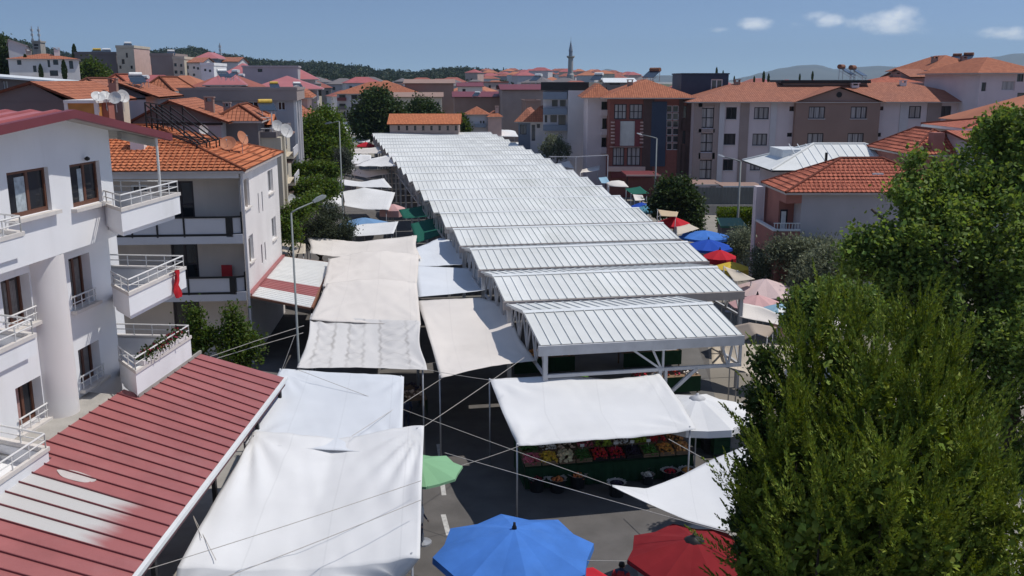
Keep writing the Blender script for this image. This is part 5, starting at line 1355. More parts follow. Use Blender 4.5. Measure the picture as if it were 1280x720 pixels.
# ---------------------------------------------------------------- middle distance, across the end of the street
c1 = Bld('apartment_block', 'white apartment block with maroon balcony bands under a long orange roof', (523, 117, 255), 3, (421,), 0, 16, 'apartment block')
c1c = 1
ws = []
for y in (118.5, 129.5, 140.5):
    ws += [(424, y, 432, y + 6), (439, y, 447, y + 5.5), (447.5, y, 451, y + 5.5), (456, y, 466, y + 7), (474, y, 480, y + 6), (486, y, 492, y + 6), (502, y, 508, y + 6), (512, y, 518, y + 6)]
c1.win_px('F', ws, frame='frame_dk', nv=1, pane=0, fw=.12); c1.walls(M['greyl'], 'FRLB'); c1.hip(M['tile'], 3.1, .8, caps=False)
for y in (123.5, 134.5, 145.5):
    for (x0, x1) in ((422, 433), (455, 467)):
        u0, z = c1.uz('F', x0, y); u1, _ = c1.uz('F', x1, y); c1.part('balcony', 'maroon' if y < 125 else 'greyd', (u0, u1, -1.1, -.003, z - .5, z + .35))
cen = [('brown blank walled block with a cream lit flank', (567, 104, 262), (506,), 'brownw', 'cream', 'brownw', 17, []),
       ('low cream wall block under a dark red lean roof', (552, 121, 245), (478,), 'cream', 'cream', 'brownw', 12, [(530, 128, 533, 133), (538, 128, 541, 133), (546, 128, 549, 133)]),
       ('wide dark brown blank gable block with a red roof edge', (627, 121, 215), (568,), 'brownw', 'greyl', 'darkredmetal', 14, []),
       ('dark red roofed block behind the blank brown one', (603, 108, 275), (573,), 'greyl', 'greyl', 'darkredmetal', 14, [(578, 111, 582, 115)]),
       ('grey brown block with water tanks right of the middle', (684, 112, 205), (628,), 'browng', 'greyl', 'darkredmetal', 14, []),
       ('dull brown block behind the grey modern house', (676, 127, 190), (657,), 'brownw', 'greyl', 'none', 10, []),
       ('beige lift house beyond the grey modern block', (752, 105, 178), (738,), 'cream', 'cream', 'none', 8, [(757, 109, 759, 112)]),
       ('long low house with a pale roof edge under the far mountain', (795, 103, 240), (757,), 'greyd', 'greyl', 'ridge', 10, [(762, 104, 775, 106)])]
for lb, cn, xl, mf, ms, mr, dp_, ws in cen:
    b = Bld('apartment_block', lb, cn, 4, xl, 0, dp_, 'apartment block', group='blocks across the end of the street')
    b.win_px('F', ws, frame='frame_dk', nv=0, pane=0)
    if mf == 'brownw' and ms == 'cream':
        b.grid('R', 0, dp_, 4, [2.2, 5.2, 8.2], 1.6, 1.6, frame='frame_dk', nv=0, pane=0)
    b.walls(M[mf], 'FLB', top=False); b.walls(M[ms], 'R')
    if mr == 'none': b.flat(M[mf], .3)
    else: b.gable(M[mr], 1.1, .5, 'x', wallm=M[mf])
c3 = Bld('house', 'small white house with a tiled roof just past the hall end', (610, 143, 172), 3, (583,), 0, 8, 'house')
c3.win_px('F', [(600, 151, 602, 156), (603.5, 151, 605.5, 156)], frame='frame_dk', nv=0, pane=0); c3.walls(M['greyl'], 'FRLB'); c3.hip(M['tile'], 1.3, .4, caps=False); c3.part('balcony', 'bluegrey', (-2.4, -.4, -.8, -.003, c3.zt - 2.3, c3.zt - 1.6))
c3b = Bld('house', 'pinkish annex with a chimney stack beside the small white house', (627, 146, 171), 3, (610,), 0, 7, 'house')
c3b.walls(M['pinkw'], 'FRLB'); c3b.hip(M['tile'], 1.0, .3, caps=False); c3b.chimney(-.8, 1, c3b.zt + .3, .6, 1.3, 'pinkw')
c4 = Bld('shed', 'long low shed with one orange tiled slope at the far hall end', (573, 155, 150), 1, (487,), 0, 7, 'shed')
c4.win_px('F', [(497 + 10.2 * k, 157, 500 + 10.2 * k, 163) for k in range(8)], frame='frame_dk', nv=0, pane=0); c4.walls(M['browng'], 'FRLB'); c4.gable(M['tile_bright'], 1.5, .4, 'x', wallm=M['greyl'])
# ---------------------------------------------------------------- right row
r1 = Bld('house', 'orange tiled house with a dark glazed corner beside the grey modern block', (663, 152, 128), -6, 0, (684,), 9, 'house')
r1.win_px('F', [(664.5, 156, 669, 176), (671, 155, 675, 160)], frame='frame_dk', nv=1, nh=2, pane=3)
r1.walls(M['greyl'], 'FRLB'); r1.hip(M['tile'], 2.0, 1.0, caps=False)
r1b = Bld('house', 'small tiled house whose roof shows left of the dark glazed corner', (648, 152, 138), -6, 0, (668,), 9, 'house'); r1b.win_px('F', [(650, 156, 658, 168)], frame='frame_dk', nv=1, pane=3); r1b.walls(M['bluegrey'], 'FRLB'); r1b.hip(M['tile_old'], 1.9, .6, caps=False)
r2 = Bld('apartment_block', 'modern grey block with a black roof slab and steel blue balconies', (709, 113, 125), -3, (679,), (731,), 12, 'apartment block')
r2.win_px('F', [(690, 125, 697, 133), (700, 125, 707, 133), (681, 144, 684, 153), (688, 144, 696, 153), (698, 144, 707, 157)], frame='frame_dk', nv=1, pane=2)
r2.walls(M['greyl'], 'FRLB'); r2.part('roof_slab', 'black', (r2.xl - .3, r2.xr + .5, -.6, 12.3, r2.zt + .004, r2.zt + 1.05))
for y0_, y1_ in ((115, 124), (135, 143), (156, 163)):
    u0, z1 = r2.uz('F', 679, y0_); u1, z0 = r2.uz('F', 709, y1_); r2.part('balcony', 'bluegrey', (u0, u1, -1.0, -.003, z0, z1))
r2.part('flank_panel', 'greyl', (r2.front_x(710), r2.xr, -1.1, -.004, 0, r2.zt))
r2b = Bld('apartment_block', 'narrow dark slot building between the grey and pink blocks', (731, 120, 126), -3, 0, (736,), 9, 'apartment block'); r2b.walls(M['bluegrey'], 'FRLB'); r2b.flat(M['greyd'], .3)
r3 = Bld('apartment_block', 'red brick apartment block with a white hoarding and orange hip roof', (762, 122, 106), -2, 0, (866,), 14, 'apartment block')
wn = [(768, 130, 783, 149), (787, 130, 803, 149), (766, 184, 780, 207), (784, 184, 800, 207)]
r3.win_px('F', wn, frame='frame_dk', nv=2, nh=1, pane=1, fw=.10)
r3.win_px('F', [(833.5, 132 + k * 9.4, 840, 140.4 + k * 9.4) for k in range(6)] + [(841, 132 + k * 9.4, 848, 140.4 + k * 9.4) for k in range(6)], frame='frame_wh', nv=0, pane=0, fw=.05)
r3.win_px('F', [(851, 132, 858, 148), (851, 163, 858, 180)], frame='frame_dk', nv=0, pane=0)
r3.walls(M['brick'], 'FRLB', rev=.1)
r3.hip(M['tile'], 2.0, (.9, .6, .9, .3), caps=False)
def r3box(x0, y0_, x1, y1_, out0, out1):
    u0, z1 = r3.uz('F', x0, y0_); u1, z0 = r3.uz('F', x1, y1_); return (u0, u1, -out1, -out0, z0, z1)
hb_ = r3.part('hoarding', mat('white_hoarding', (.50, .51, .48), .6, .1, 1.2, stain=.5, stain_col=(.28, .30, .28)), r3box(774.5, 151.5, 793.5, 182, .05, .2))
r3.part('hoarding_frame', 'maroon', r3box(769, 150, 774.4, 183, .05, .3), r3box(793.6, 150, 799, 183, .05, .3))
r3.part('white_course', 'pinkw', *[r3box(763.5, 152 + 4.2 * k, 768.5, 154 + 4.2 * k, .02, .1) for k in range(7)], *[r3box(799.5, 152 + 4.2 * k, 804, 154 + 4.2 * k, .02, .1) for k in range(7)])
r3.part('ledge', 'pinkw', r3box(760, 208, 806, 214, .01, .5), r3box(762, 183.2, 804, 184, .01, .2)); r3.part('navy_panel', 'navy', r3box(815, 127, 831, 208, .01, .12))
r3.part('dark_cladding', mat('dark_brown_cladding', (.085, .050, .045), .7, .1, 1.5), r3box(804.5, 122.5, 814.8, 222, .01, .09), r3box(849, 122.5, 851, 222, .01, .09), r3box(858.5, 122.5, 866, 222, .01, .09), r3box(851.1, 148.5, 858.4, 162.5, .01, .09), r3box(851.1, 180.5, 858.4, 222, .01, .09))
r3.part('shop_band', 'maroon', r3box(764, 214.2, 806, 222, .01, .25))
r3.chimney(r3.front_x(790), 3, r3.zt + .8, .6, .9, 'brownw')
r3b = Bld('apartment_block', 'lilac wing with stacked balconies left of the red brick block', (735, 122, 110), -2, 0, (763,), 12, 'apartment block')
r3b.win_px('F', [(752, 127, 762, 138), (753, 148, 762, 162), (752, 172, 762, 184)], frame='frame_dk', nv=0, pane=0, name='loggia_opening'); r3b.walls(M['lilac'], 'FRLB', rev=.6); r3b.hip(M['tile'], 1.6, .8, caps=False)
for y in (141, 165, 188):
    u0, z = r3b.uz('F', 751, y); u1, _ = r3b.uz('F', 763, y); r3b.part('balcony', 'lilac', (u0, u1, -.8, -.003, z - .3, z + .35))
r3c = Bld('penthouse', 'navy box penthouse with one pale window beside the brick block roof', (852, 93, 112), -2, 0, (911,), 8, 'penthouse')
r3c.win_px('F', [(889, 99, 903, 113)], frame='frame_wh', nv=1, pane=2, fw=.12); r3c.walls(M['navy'], 'FRLB'); r3c.flat(M['navy'], .15, .1)
r4 = Bld('apartment_block', 'long lilac and brown apartment block with an orange tiled roof', (868, 127, 104), 0, 0, (1231,), 13, 'apartment block')
W4 = [(908, 134, 920.5, 149), (1174, 132.5, 1188, 147.5), (905, 167, 919, 181), (1170, 166, 1184, 178), (904, 199, 916, 213), (1168, 198, 1181, 211)]
W4b = [(943, 134, 960.6, 149), (1131, 132.5, 1150.5, 148), (941, 167, 958.5, 182), (1129, 166, 1147, 180), (938, 199, 956, 213), (1127, 198, 1145, 212)]
W4c = [(1009, 133, 1028, 148), (1061, 133, 1080, 148), (1007, 166, 1026, 180), (1057, 166, 1076, 180)]
r4.win_px('F', W4, frame='frame_dk', nv=1, pane=None, fw=.09, sill='greyl'); r4.win_px('F', W4b, frame='frame_dk', nv=2, fw=.09, pane=1, sill='greyl')
r4.win_px('F', [(987, 133, 993, 139), (1098, 133, 1104, 138), (984, 166, 990, 171), (1094.5, 166, 1101, 171)], frame='frame_dk', nv=0, pane=0)
r4.win_px('F', [(873.6, 134.5, 892.4, 160), (873.6, 166.5, 892.4, 190), (873.6, 199.5, 892.4, 224)], frame='frame_dk', nv=1, nh=1, pane=1, fw=.12, name='bay_window')
r4.win_px('F', [(1206, 132, 1223, 155), (1205, 160, 1222, 182)], frame='frame_dk', nv=1, nh=1, pane=2, fw=.12)
r4.walls(M['lilac'], 'FRLB', rev=.12)
def r4box(x0, y0_, x1, y1_, o0, o1):
    u0, z1 = r4.uz('F', x0, y0_); u1, z0 = r4.uz('F', x1, y1_); return (u0, u1, -o1, -o0, z0, z1)
r4.hip(M['tile_old'], 2.05, (.9, 1.0, .9, .3), caps=False)
gb = Bld('gable_bay', 'x', (993, 127, 103.2), 0, 0, (1098,), 3); bpy.data.objects.remove(gb.t)
gb.t = r4.t; off = gb.o - r4.o
u0, _ = r4.uz('F', 993, 127); u1, _ = r4.uz('F', 1098, 127); zt = r4.zt
bay = Bld.__new__(Bld); bay.__dict__.update(r4.__dict__); bay.wins = []; bay.xl, bay.xr = u0, u1; bay.d = 1.0
bay.win_px('F', W4c, frame='frame_dk', nv=2, fw=.09, pane=1, sill='greyl')
for i_, w in enumerate(bay.wins): pass
bay.walls(M['brownw'], 'FRL', y0=-.7, rev=.12, name='gable_bay', top=False)
mb = MB(); um = (u0 + u1) / 2; mb.poly([(u0, -.7, zt - .02), (u1, -.7, zt - .02), (um, -.7, zt + 1.45)]); gw = mb.build('gable_wall', M['brownw'], r4.t)
gm_ = MB(); gm_.lathe((um, -.73, zt + .75), [(.0, 0), (.3, 0.0), (.3, .06), (.0, .06)], 14, (0, -1, 0)); gm_.build('round_vent', M['black'], gw)
mb = MB(); slope(mb, (u1 + .5, -1.1, zt - .1), (u1 + .5, 5.5, zt - .1), (um, 5.5, zt + 1.6), (um, -1.1, zt + 1.6)); slope(mb, (u0 - .5, 5.5, zt - .1), (u0 - .5, -1.1, zt - .1), (um, -1.1, zt + 1.6), (um, 5.5, zt + 1.6)); mb.build('gable_roof', M['tile_old'], r4.t)
r4.part('brown_band', 'browng', r4box(868, 127.5, 873, 240, .01, .15), r4box(893, 127.5, 898, 240, .01, .15), r4box(926, 127.5, 931, 240, .01, .12), r4box(1160, 127, 1166, 240, .01, .12), r4box(1199, 127.5, 1204, 240, .01, .14), r4box(873.1, 127.5, 892.9, 133.5, .01, .15), r4box(873.1, 161, 892.9, 165.5, .01, .15), r4box(873.1, 191, 892.9, 198.5, .01, .15))
r4.part('downpipe', 'greyl', r4box(964, 127.5, 965, 235, .02, .1), r4box(897.5 + 2, 128, 901, 235, .16, .22), r4box(1126, 128, 1127, 235, .02, .1))
r4.chimney(r4.front_x(935), 5.5, r4.zt + 1.2, .6, .9, 'brownw'); r4.chimney(r4.front_x(1150), 5, r4.zt + 1.1, .6, .9, 'white2'); r4.chimney(r4.front_x(1085), 4.5, r4.zt + 1.0, .8, .7, 'white2')
r4r = Bld('lift_house', 'dark flat roofed lift house on the long lilac block', (979, 104, 109), 0, 0, (1084,), 4, 'lift house')
r4r.walls(M['browng'], 'FRLB'); r4r.part('roof_slab', 'black', (r4r.xl - .4, r4r.xr + .2, -.6, 4.3, r4r.zt + .003, r4r.zt + .35))
r5 = Bld('apartment_house', 'sage and white house with a tiled pyramid roof behind the long block', (1163, 88, 135), 3, 0, (1237,), 12, 'apartment house')
r5.win_px('F', [(1166.5, 99, 1171, 107.5), (1182, 99, 1190, 105.5), (1211.5, 105.5, 1215, 115)], frame='frame_dk', nv=1, pane=2)
r5.walls(M['greyl'], 'FRLB'); r5.hip(M['tile'], 2.2, .8, caps=False)
def r5box(x0, y0_, x1, y1_, o0, o1):
    u0, z1 = r5.uz('F', x0, y0_); u1, z0 = r5.uz('F', x1, y1_); return (u0, u1, -o1, -o0, z0, z1)
r5.part('sage_band', mat('sage_render', (.20, .19, .16), .85, .08, 1), r5box(1163, 88.5, 1210, 95.5, .01, .1), r5box(1163, 107, 1210, 118, .01, .1), r5box(1203, 95.6, 1210, 106.9, .01, .1), r5box(1219, 88.5, 1224, 120, .01, .1))
r5.chimney(r5.front_x(1180), 3, r5.zt + .5, .7, 1.2, 'brownw'); r5.chimney(r5.front_x(1214), 2.4, r5.zt + .5, .7, 1.2, 'brownw')
r5b = Bld('house', 'low tiled house with a chimney left of the pyramid roof', (1096, 103, 128), 0, 0, (1148,), 6, 'house'); r5b.walls(M['browng'], 'FRLB'); r5b.hip(M['tile_red'], .9, .5, caps=False); r5b.chimney(r5b.front_x(1128), 2.5, r5b.zt + .4, 1.0, .7, 'brownw')
r5c = Bld('house', 'dark eaved house end left of the sage one', (1140, 96, 130), 4, 0, (1163,), 8, 'house'); r5c.walls(M['browng'], 'FRLB'); r5c.gable(M['tile_old'], 1.1, .5, 'x', wallm=M['browng'])
r6 = Bld('apartment_house', 'plain lilac house with a tiled roof at the right edge', (1226, 91, 100), 3, 0, (1300,), 12, 'apartment house')
r6.win_px('F', [(1227.5, 103, 1232, 114), (1272, 92, 1279, 102), (1272, 116, 1290, 128)], frame='frame_dk', nv=1, pane=2); r6.win_px('F', [(1253, 101, 1268, 113)], frame='lilac', nv=0, pane=1)
r6.walls(M['lilac'], 'FRLB'); r6.hip(M['tile'], 1.7, .7, caps=False, inset=5.4)
r7 = Bld('house', 'small house with a white standing seam hip roof behind the tiled one', (985, 212, 66), 0, 0, (1166,), 7.5, 'house')
r7.win_px('F', [(989, 216, 994, 228), (1012, 213, 1020, 224)], frame='frame_dk', nv=0, pane=0); r7.walls(M['lilac'], 'FRLB'); r7.hip(roofm, 1.55, (1.3, .5, .5, .3), caps=True, soffit='black')
sm = MB()
x = r7.xl + 1.0
while x < r7.xr - .3: sm.bar((x + .35 * 0, -.5 + .02, r7.zt + .03), (x, 3.6, r7.zt + 1.55), .035, .05); x += .62
sm.build('seams', M['ridge'], r7.roof)
r7.part('vent_pipe', 'black', (2.7, 2.85, .4, .55, r7.zt + .2, r7.zt + 1.15)); r7.part('dormer', 'ridge', (r7.front_x(990), r7.front_x(1020), 2.6, 6.0, r7.zt + .5, r7.zt + 1.2))
r8 = Bld('house', 'lilac house with terracotta balcony and bright tiled hip roof above the olives', (1003, 240, 50.3), 0, 0, (1195,), 4.4, 'house')
r8.walls(M['greyw'], 'FRLB')
xL = r8.front_x(981)
r8.hip(M['tile_red'], 1.62, (-xL + .05, .4, .35, .3), rows=11, inset=3.7)
r8.part('corner_wall', 'terracotta', (xL + .1, -.004, 1.3, 4.3, 0, r8.zt)); r8.part('lintel_band', 'terracotta', (xL + .1, -.004, .0, 1.29, r8.zt - .62, r8.zt - .125))
o = r8.part('balcony', 'terracotta', (xL - .5, -.004, -.1, .05, 3.6, 5.0), (xL - .5, xL - .35, .051, 3.6, 3.6, 5.0), (xL - .5, -.004, .05, 1.3, 3.45, 3.6))
rl = MB(); rl.box(xL - .55, -.0, -.14, .09, 5.003, 5.10); rl.box(xL - .55, xL - .30, .091, 3.6, 5.003, 5.10)
for k in range(9): rl.tube([(xL - .45 + k * .16, -.02, 5.1), (xL - .45 + k * .16, -.02, 5.42)], .018, 6)
rl.tube([(xL - .5, -.02, 5.42), (0, -.02, 5.42)], .025, 6); rl.build('railing', M['railing'], o)
r8.part('flank_fin', 'lilac', (xL - .55, xL - .1, 3.7, 4.4, 0, r8.zt - .13)); r8.part('balcony_door', 'frame_dk', (-.75, -.35, 1.25, 1.29, 3.7, 6.0)); r8.part('curtain', 'tank', (-.70, -.45, 1.2, 1.24, 3.8, 5.9))
sk = MB(); sx = r8.front_x(1104); sk.box(sx - .3, sx + .3, .9, 1.5, r8.zt + .7, r8.zt + .92); sk.build('roof_hatch', M['ridge'], r8.roof)
r9 = Bld('house', 'tiled house with a tall terracotta chimney half behind the plane tree', (1141, 193, 62), 0, 0, (1222,), 7, 'house')
r9.walls(M['terracotta'], 'FRLB'); r9.hip(M['tile_red'], 1.5, .35, rows=8); r9.chimney(r9.front_x(1172), .4, r9.zt - .1, .75, 1.5, 'terracotta', cap=False)
r9b = Bld('house', 'pale walled house whose tiled eave ends in the plane tree', (1214, 176, 60), 0, 0, (1300,), 6, 'house')
r9b.walls(M['greyl'], 'FRLB'); r9b.gable(M['tile_red'], .5, .3, 'x', rows=0, wallm=M['greyl'])
r9c = Bld('house', 'tiled eave with a white fascia high on the right edge', (1210, 160, 66), 0, 0, (1300,), 6, 'house')
r9c.walls(M['browng'], 'FRLB'); r9c.hip(M['tile_red'], .5, .5, soffit='ridge', th=.2)
# ---------------------------------------------------------------- fences, kiosks
f1 = thing('metal_fence', 'dark green grey sheet metal fence before the lilac block', 'fence', tuple(PD(858, 270, 92)), 0)
fb = MB(); a = PD(855, 233, 92); b = PD(975, 233, 92); x = a.x
while x < b.x: fb.add([(x, 92, 1.0), (x + .18, 91.95, 1.0), (x + .18, 91.95, 2.7), (x, 92, 2.7)], [(0, 1, 2, 3)]); fb.add([(x + .18, 91.95, 1.0), (x + .36, 92, 1.0), (x + .36, 92, 2.7), (x + .18, 91.95, 2.7)], [(0, 1, 2, 3)]); x += .36
fb.build('sheet', mat('fence_sheet', (.12, .13, .13), .6, .1, .8), f1, world=True)
fb = MB(); fb.box(a.x, b.x, 91.7, 92.2, 0, 1.0); fb.build('plinth', M['conc'], f1, world=True)
def flat_canopy(label, x0, x1, py, Y, depth, m, edge):
    a, b = PD(x0, py, Y), PD(x1, py, Y); t = thing('flat_canopy', label, 'canopy', (a.x, Y, 0), 0)
    s_ = MB(); s_.box(a.x, b.x, Y, Y + depth, a.z - .15, a.z); s_.build('slab', M[m], t, world=True)
    e = MB(); e.box(a.x - .02, b.x + .02, Y - .06, Y - .003, a.z - .1, a.z + .05); e.build('edge_trim', M[edge], t, world=True)
    for x in (a.x + .1, b.x - .1):
        p = MB(); p.box(x - .05, x + .05, Y + .05, Y + .15, 0, a.z - .152); p.build('post', M['black'], t, world=True)
flat_canopy('brown flat canopy with a pale edge beside the leafy tree', 838, 906, 231, 96, 5, 'brownw', 'sill')
flat_canopy('flat canopy with a thin bright white edge above the metal fence', 904, 956, 233, 94, 4, 'brownw', 'tank')
flat_canopy('maroon shop canopy with a pale sign at the brick block foot', 783, 826, 219, 98, 5, 'maroon', 'pinkw')
fr_ = thing('steel_frame', 'thin white steel frame standing beside the brick block', 'frame', tuple(PD(720, 200, 100)), 0)
mb = MB(); a = PD(720, 196, 100); b = PD(760, 194, 100); mb.bar((a.x, 100, 0), (a.x, 100, a.z), .1); mb.bar(a, b, .09); mb.bar((b.x, 100, 0), (b.x, 100, b.z), .09); mb.bar(a, (a.x - 2.6, 104, a.z - .3), .1); mb.build('frame', M['white2'], fr_, world=True)
kk = thing('kiosk', 'little green roofed kiosk by the hedge and lamp post', 'kiosk', tuple(PD(918, 285, 70)), 0)
a = PD(903, 276, 70); b = PD(930, 279, 70)
mb = MB(); mb.box(a.x, b.x, 70, 71.5, .02, a.z - .35); mb.build('body', M['greyd'], kk, world=True)
mb = MB(); mb.add([(a.x - .2, 69.7, a.z - .35), (b.x + .2, 69.7, a.z - .35), (b.x + .1, 71.6, a.z), (a.x - .1, 71.6, a.z)], [(0, 1, 2, 3)]); mb.box(a.x - .2, b.x + .2, 69.7, 69.75, a.z - .5, a.z - .35); mb.build('roof', mat('green_sheet', (.06, .16, .10), .5, .1, 2), kk, world=True)

# ---------------------------------------------------------------- lamp posts, minaret, masts
def lamp(label, px0, py0, px1, py1, Y, arm, r=.075):
    """(px1,py1) foot at depth Y, (px0,py0) top; arm: world vector from the top"""
    top = PD(px0, py0, Y); t = thing('street_lamp', label, 'street lamp', (top.x, Y, 0), 0, 'street lamps')
    lean = (PD(px1, py1, Y).x - top.x)
    mb = MB(); mb.tube([(0, 0, 0), (0, 0, .5), (0, 0, top.z)], [r * 1.25, r * 1.1, r * .62], 10); mb.build('pole', M['polem'], t, smooth=True)
    am = MB(); a = Vector((0, 0, top.z)); e = a + Vector(arm); am.tube([a, a.lerp(e, .3) + Vector((0, 0, .03)), e], [r * .6, r * .5, r * .42], 8); am.build('arm', M['polem'], t, smooth=True)
    d = Vector(arm).normalized(); hd = MB(); h0 = e; h1 = e + d * .55; w = .085
    n = Vector((-d.y, d.x, 0)).normalized()
    vs = []
    for q, ww, hh in ((h0, .06, .05), (h0.lerp(h1, .35), w, .10), (h0.lerp(h1, .8), w, .09), (h1, .05, .04)):
        vs += [q - n * ww - Vector((0, 0, hh * .4)), q + n * ww - Vector((0, 0, hh * .4)), q + n * ww * .7 + Vector((0, 0, hh)), q - n * ww * .7 + Vector((0, 0, hh))]
    fs = [(0, 3, 2, 1), (12, 13, 14, 15)]
    for i in range(3):
        for k in range(4): fs.append((i * 4 + k, i * 4 + (k + 1) % 4, i * 4 + 4 + (k + 1) % 4, i * 4 + 4 + k))
    hd.add(vs, fs); hd.build('lamp_head', M['tank'] if Y > 70 else M['polem'], t, smooth=False)
    return t
lamp('tall street lamp rising between the white tarps on the left', 364, 266, 371, 463, 31.5, (.62, .62, .28), .048)
lamp('thin street lamp standing against the left street trees', 424, 152, 440, 275, 66, (-.6, .3, -.1), .06)
lamp('street lamp in front of the red brick block', 821, 173, 818, 226, 98, (-1.55, 0, .38), .1)
lamp('street lamp in front of the lilac block windows', 926, 202, 922, 264, 76, (-1.35, 0, .38), .1)
mn = PD(713, 99, 620); t = thing('minaret', 'slender white minaret with a pointed dark cap on the skyline', 'minaret', (mn.x, 620, 0), 0)
k = 620 / 1170
zb = lambda py: CAMZ + (100 - py) * k
mb = MB(); mb.lathe((0, 0, 0), [(2.3, 0), (2.3, zb(94)), (1.75, zb(92)), (1.6, zb(79)), (1.55, zb(74))], 14); mb.build('shaft', mat('minaret_stone', (.38, .37, .36), .8, .1, .5), t, smooth=False)
mb = MB(); mb.lathe((0, 0, zb(74.5)), [(1.5, 0), (2.6, .8), (2.6, 1.6), (2.4, 1.6), (2.3, 1.0)], 14); mb.build('balcony', M['conc'], t)
mb = MB(); mb.lathe((0, 0, zb(74)), [(1.25, 0), (1.2, zb(66) - zb(74)), (1.4, zb(66) - zb(74)), (.5, zb(57) - zb(74)), (.12, zb(54) - zb(74)), (.06, zb(49) - zb(74))], 14); mb.build('cap', M['bluegrey'], t, smooth=False)
for px, lb in ((39, 'left one of two thin radio masts on the ridge'), (47.5, 'right one of two thin radio masts on the ridge'), (274.5, 'thin pale mast on the ridge behind the slope blocks')):
    top = PD(px, 33 if px < 100 else 54, 700); base = hill_z(top.x, 700); t = thing('radio_mast', lb, 'mast', (top.x, 700, base - 2), 0, 'ridge masts')
    mb = MB(); mb.tube([(0, 0, 0), (0, 0, top.z - base + 2)], [.9, .35], 6); mb.build('mast', M['steel'], t)
    mb = MB()
    for q in (.72, .84, .95): mb.box(-.8, .8, -.5, .5, (top.z - base) * q, (top.z - base) * q + 1.6)
    mb.build('antenna', M['greyl'], t)

# ---------------------------------------------------------------- far houses spread over the plain and slopes
def far_house(X, Y, w, d, h, rz, mw, mr, lb, grp, flat_=False, z=0.0):
    t = thing('house', lb, 'house', (X, Y, z), rz, grp)
    mb = MB(); mb.box(-w / 2, w / 2, -d / 2, d / 2, -1, h); mb.build('wall', mw, t)
    rb_ = MB()
    if flat_: rb_.box(-w / 2 - .3, w / 2 + .3, -d / 2 - .3, d / 2 + .3, h + .003, h + .5)
    else:
        i = min(w, d) / 2; x0, x1, a, b = -w / 2 - .5, w / 2 + .5, -d / 2 - .5, d / 2 + .5; q = min(w, d) * .19 + .4
        A, B = ((x0 + i, 0, h + q), (x1 - i, 0, h + q)) if w > d else ((0, a + i, h + q), (0, b - i, h + q))
        c = [(x0, a, h), (x1, a, h), (x1, b, h), (x0, b, h)]
        if w > d: fs = [[c[0], c[1], B, A], [c[1], c[2], B], [c[2], c[3], A, B], [c[3], c[0], A]]
        else: fs = [[c[0], c[1], A], [c[1], c[2], B, A], [c[2], c[3], B], [c[3], c[0], A, B]]
        for f_ in fs: rb_.poly(f_)
        rb_.quad(*c)
    rb_.build('roof', mr, t)
    if Y < 480:
        wm_ = MB()
        nf = max(1, int(h / 3)); nc = max(2, int(w / 3.2))
        for q in range(nf):
            for c_ in range(nc):
                if random.random() < .15: continue
                x = -w / 2 + w * (c_ + .5) / nc; zz = h - 2.6 - 3 * q
                if zz < .3: continue
                wm_.box(x - .55, x + .55, -d / 2 - .06, -d / 2 - .004, zz, zz + 1.4)
        wm_.build('windows', GL[0], t)
    return t
WL = [M['white2'], M['greyl'], M['cream'], M['lilac'], M['pinkw'], M['greyw'], M['browng'], M['white']]
RFm = [mat('far_tile', (.42, .16, .09), .85, .2, .3), mat('far_tile_dark', (.30, .10, .075), .85, .2, .3), mat('far_red_metal', (.36, .10, .10), .6, .15, .3), M['greyd']]
spots = []
def try_spot(X, Y, r):
    for (a, b, c) in spots:
        if (a - X) ** 2 + (b - Y) ** 2 < (c + r) ** 2: return False
    spots.append((X, Y, r)); return True
n_f = 0; tries = 0
while n_f < 70 and tries < 4000:
    tries += 1
    Y = random.uniform(300, 560); px = random.uniform(300, 1020); X = (px - 640) / F * Y
    if not try_spot(X, Y, 9): continue
    z = hill_z(X, Y); hgt = random.uniform(6.5, 11.5)
    lim = CAMZ + (100 - random.uniform(100.5, 107)) / F * Y   # low enough to leave the ridge in view
    if z + hgt + 2 > lim + 2: hgt = max(4.5, lim - z)
    if z + hgt > lim + 4: continue
    fl_ = random.random() < .2
    far_house(X, Y, random.uniform(9, 15), random.uniform(9, 12), hgt, R(random.uniform(-25, 25)), random.choice(WL), random.choice(RFm), 'small far house packed into the town below the ridge', 'far houses of the town', fl_, z); n_f += 1
n_f = 0; tries = 0
while n_f < 90 and tries < 5000:      # the suburb of red roofs on the rise around the minaret
    tries += 1
    px = random.gauss(690, 52); Y = random.uniform(620, 1080)
    if not 590 < px < 800: continue
    X = (px - 640) / F * Y; z = max(0, hill_z(X, Y)); py = 100 - (z + 7 - CAMZ) / Y * F
    if py < 85 or py > 104: continue
    if not try_spot(X, Y, 7): continue
    z_t = CAMZ + (100 - random.uniform(88.5, 99)) / F * Y
    hh = max(5, min(z_t - z, 13))
    far_house(X, Y, random.uniform(9, 14), random.uniform(8, 11), hh, R(random.uniform(-30, 30)), random.choice(WL), random.choice(RFm[:3]), 'tiny red roofed house in the suburb around the minaret', 'red roofed houses around the minaret', False, z); n_f += 1
n_f = 0; tries = 0
while n_f < 34 and tries < 3000:      # scattered along the foot of the left ridge
    tries += 1
    px = random.uniform(-30, 330); Y = random.uniform(330, 620); X = (px - 640) / F * Y
    if not try_spot(X, Y, 9): continue
    z = hill_z(X, Y); hgt = random.uniform(6, 10)
    if 100 - (z + hgt - CAMZ) / Y * F < interp(CREST, px) + 4: continue
    far_house(X, Y, random.uniform(9, 14), random.uniform(9, 12), hgt, R(random.uniform(5, 30)), random.choice(WL), random.choice(RFm), 'small house on the foot of the left ridge', 'houses on the foot of the left ridge', random.random() < .2, z); n_f += 1

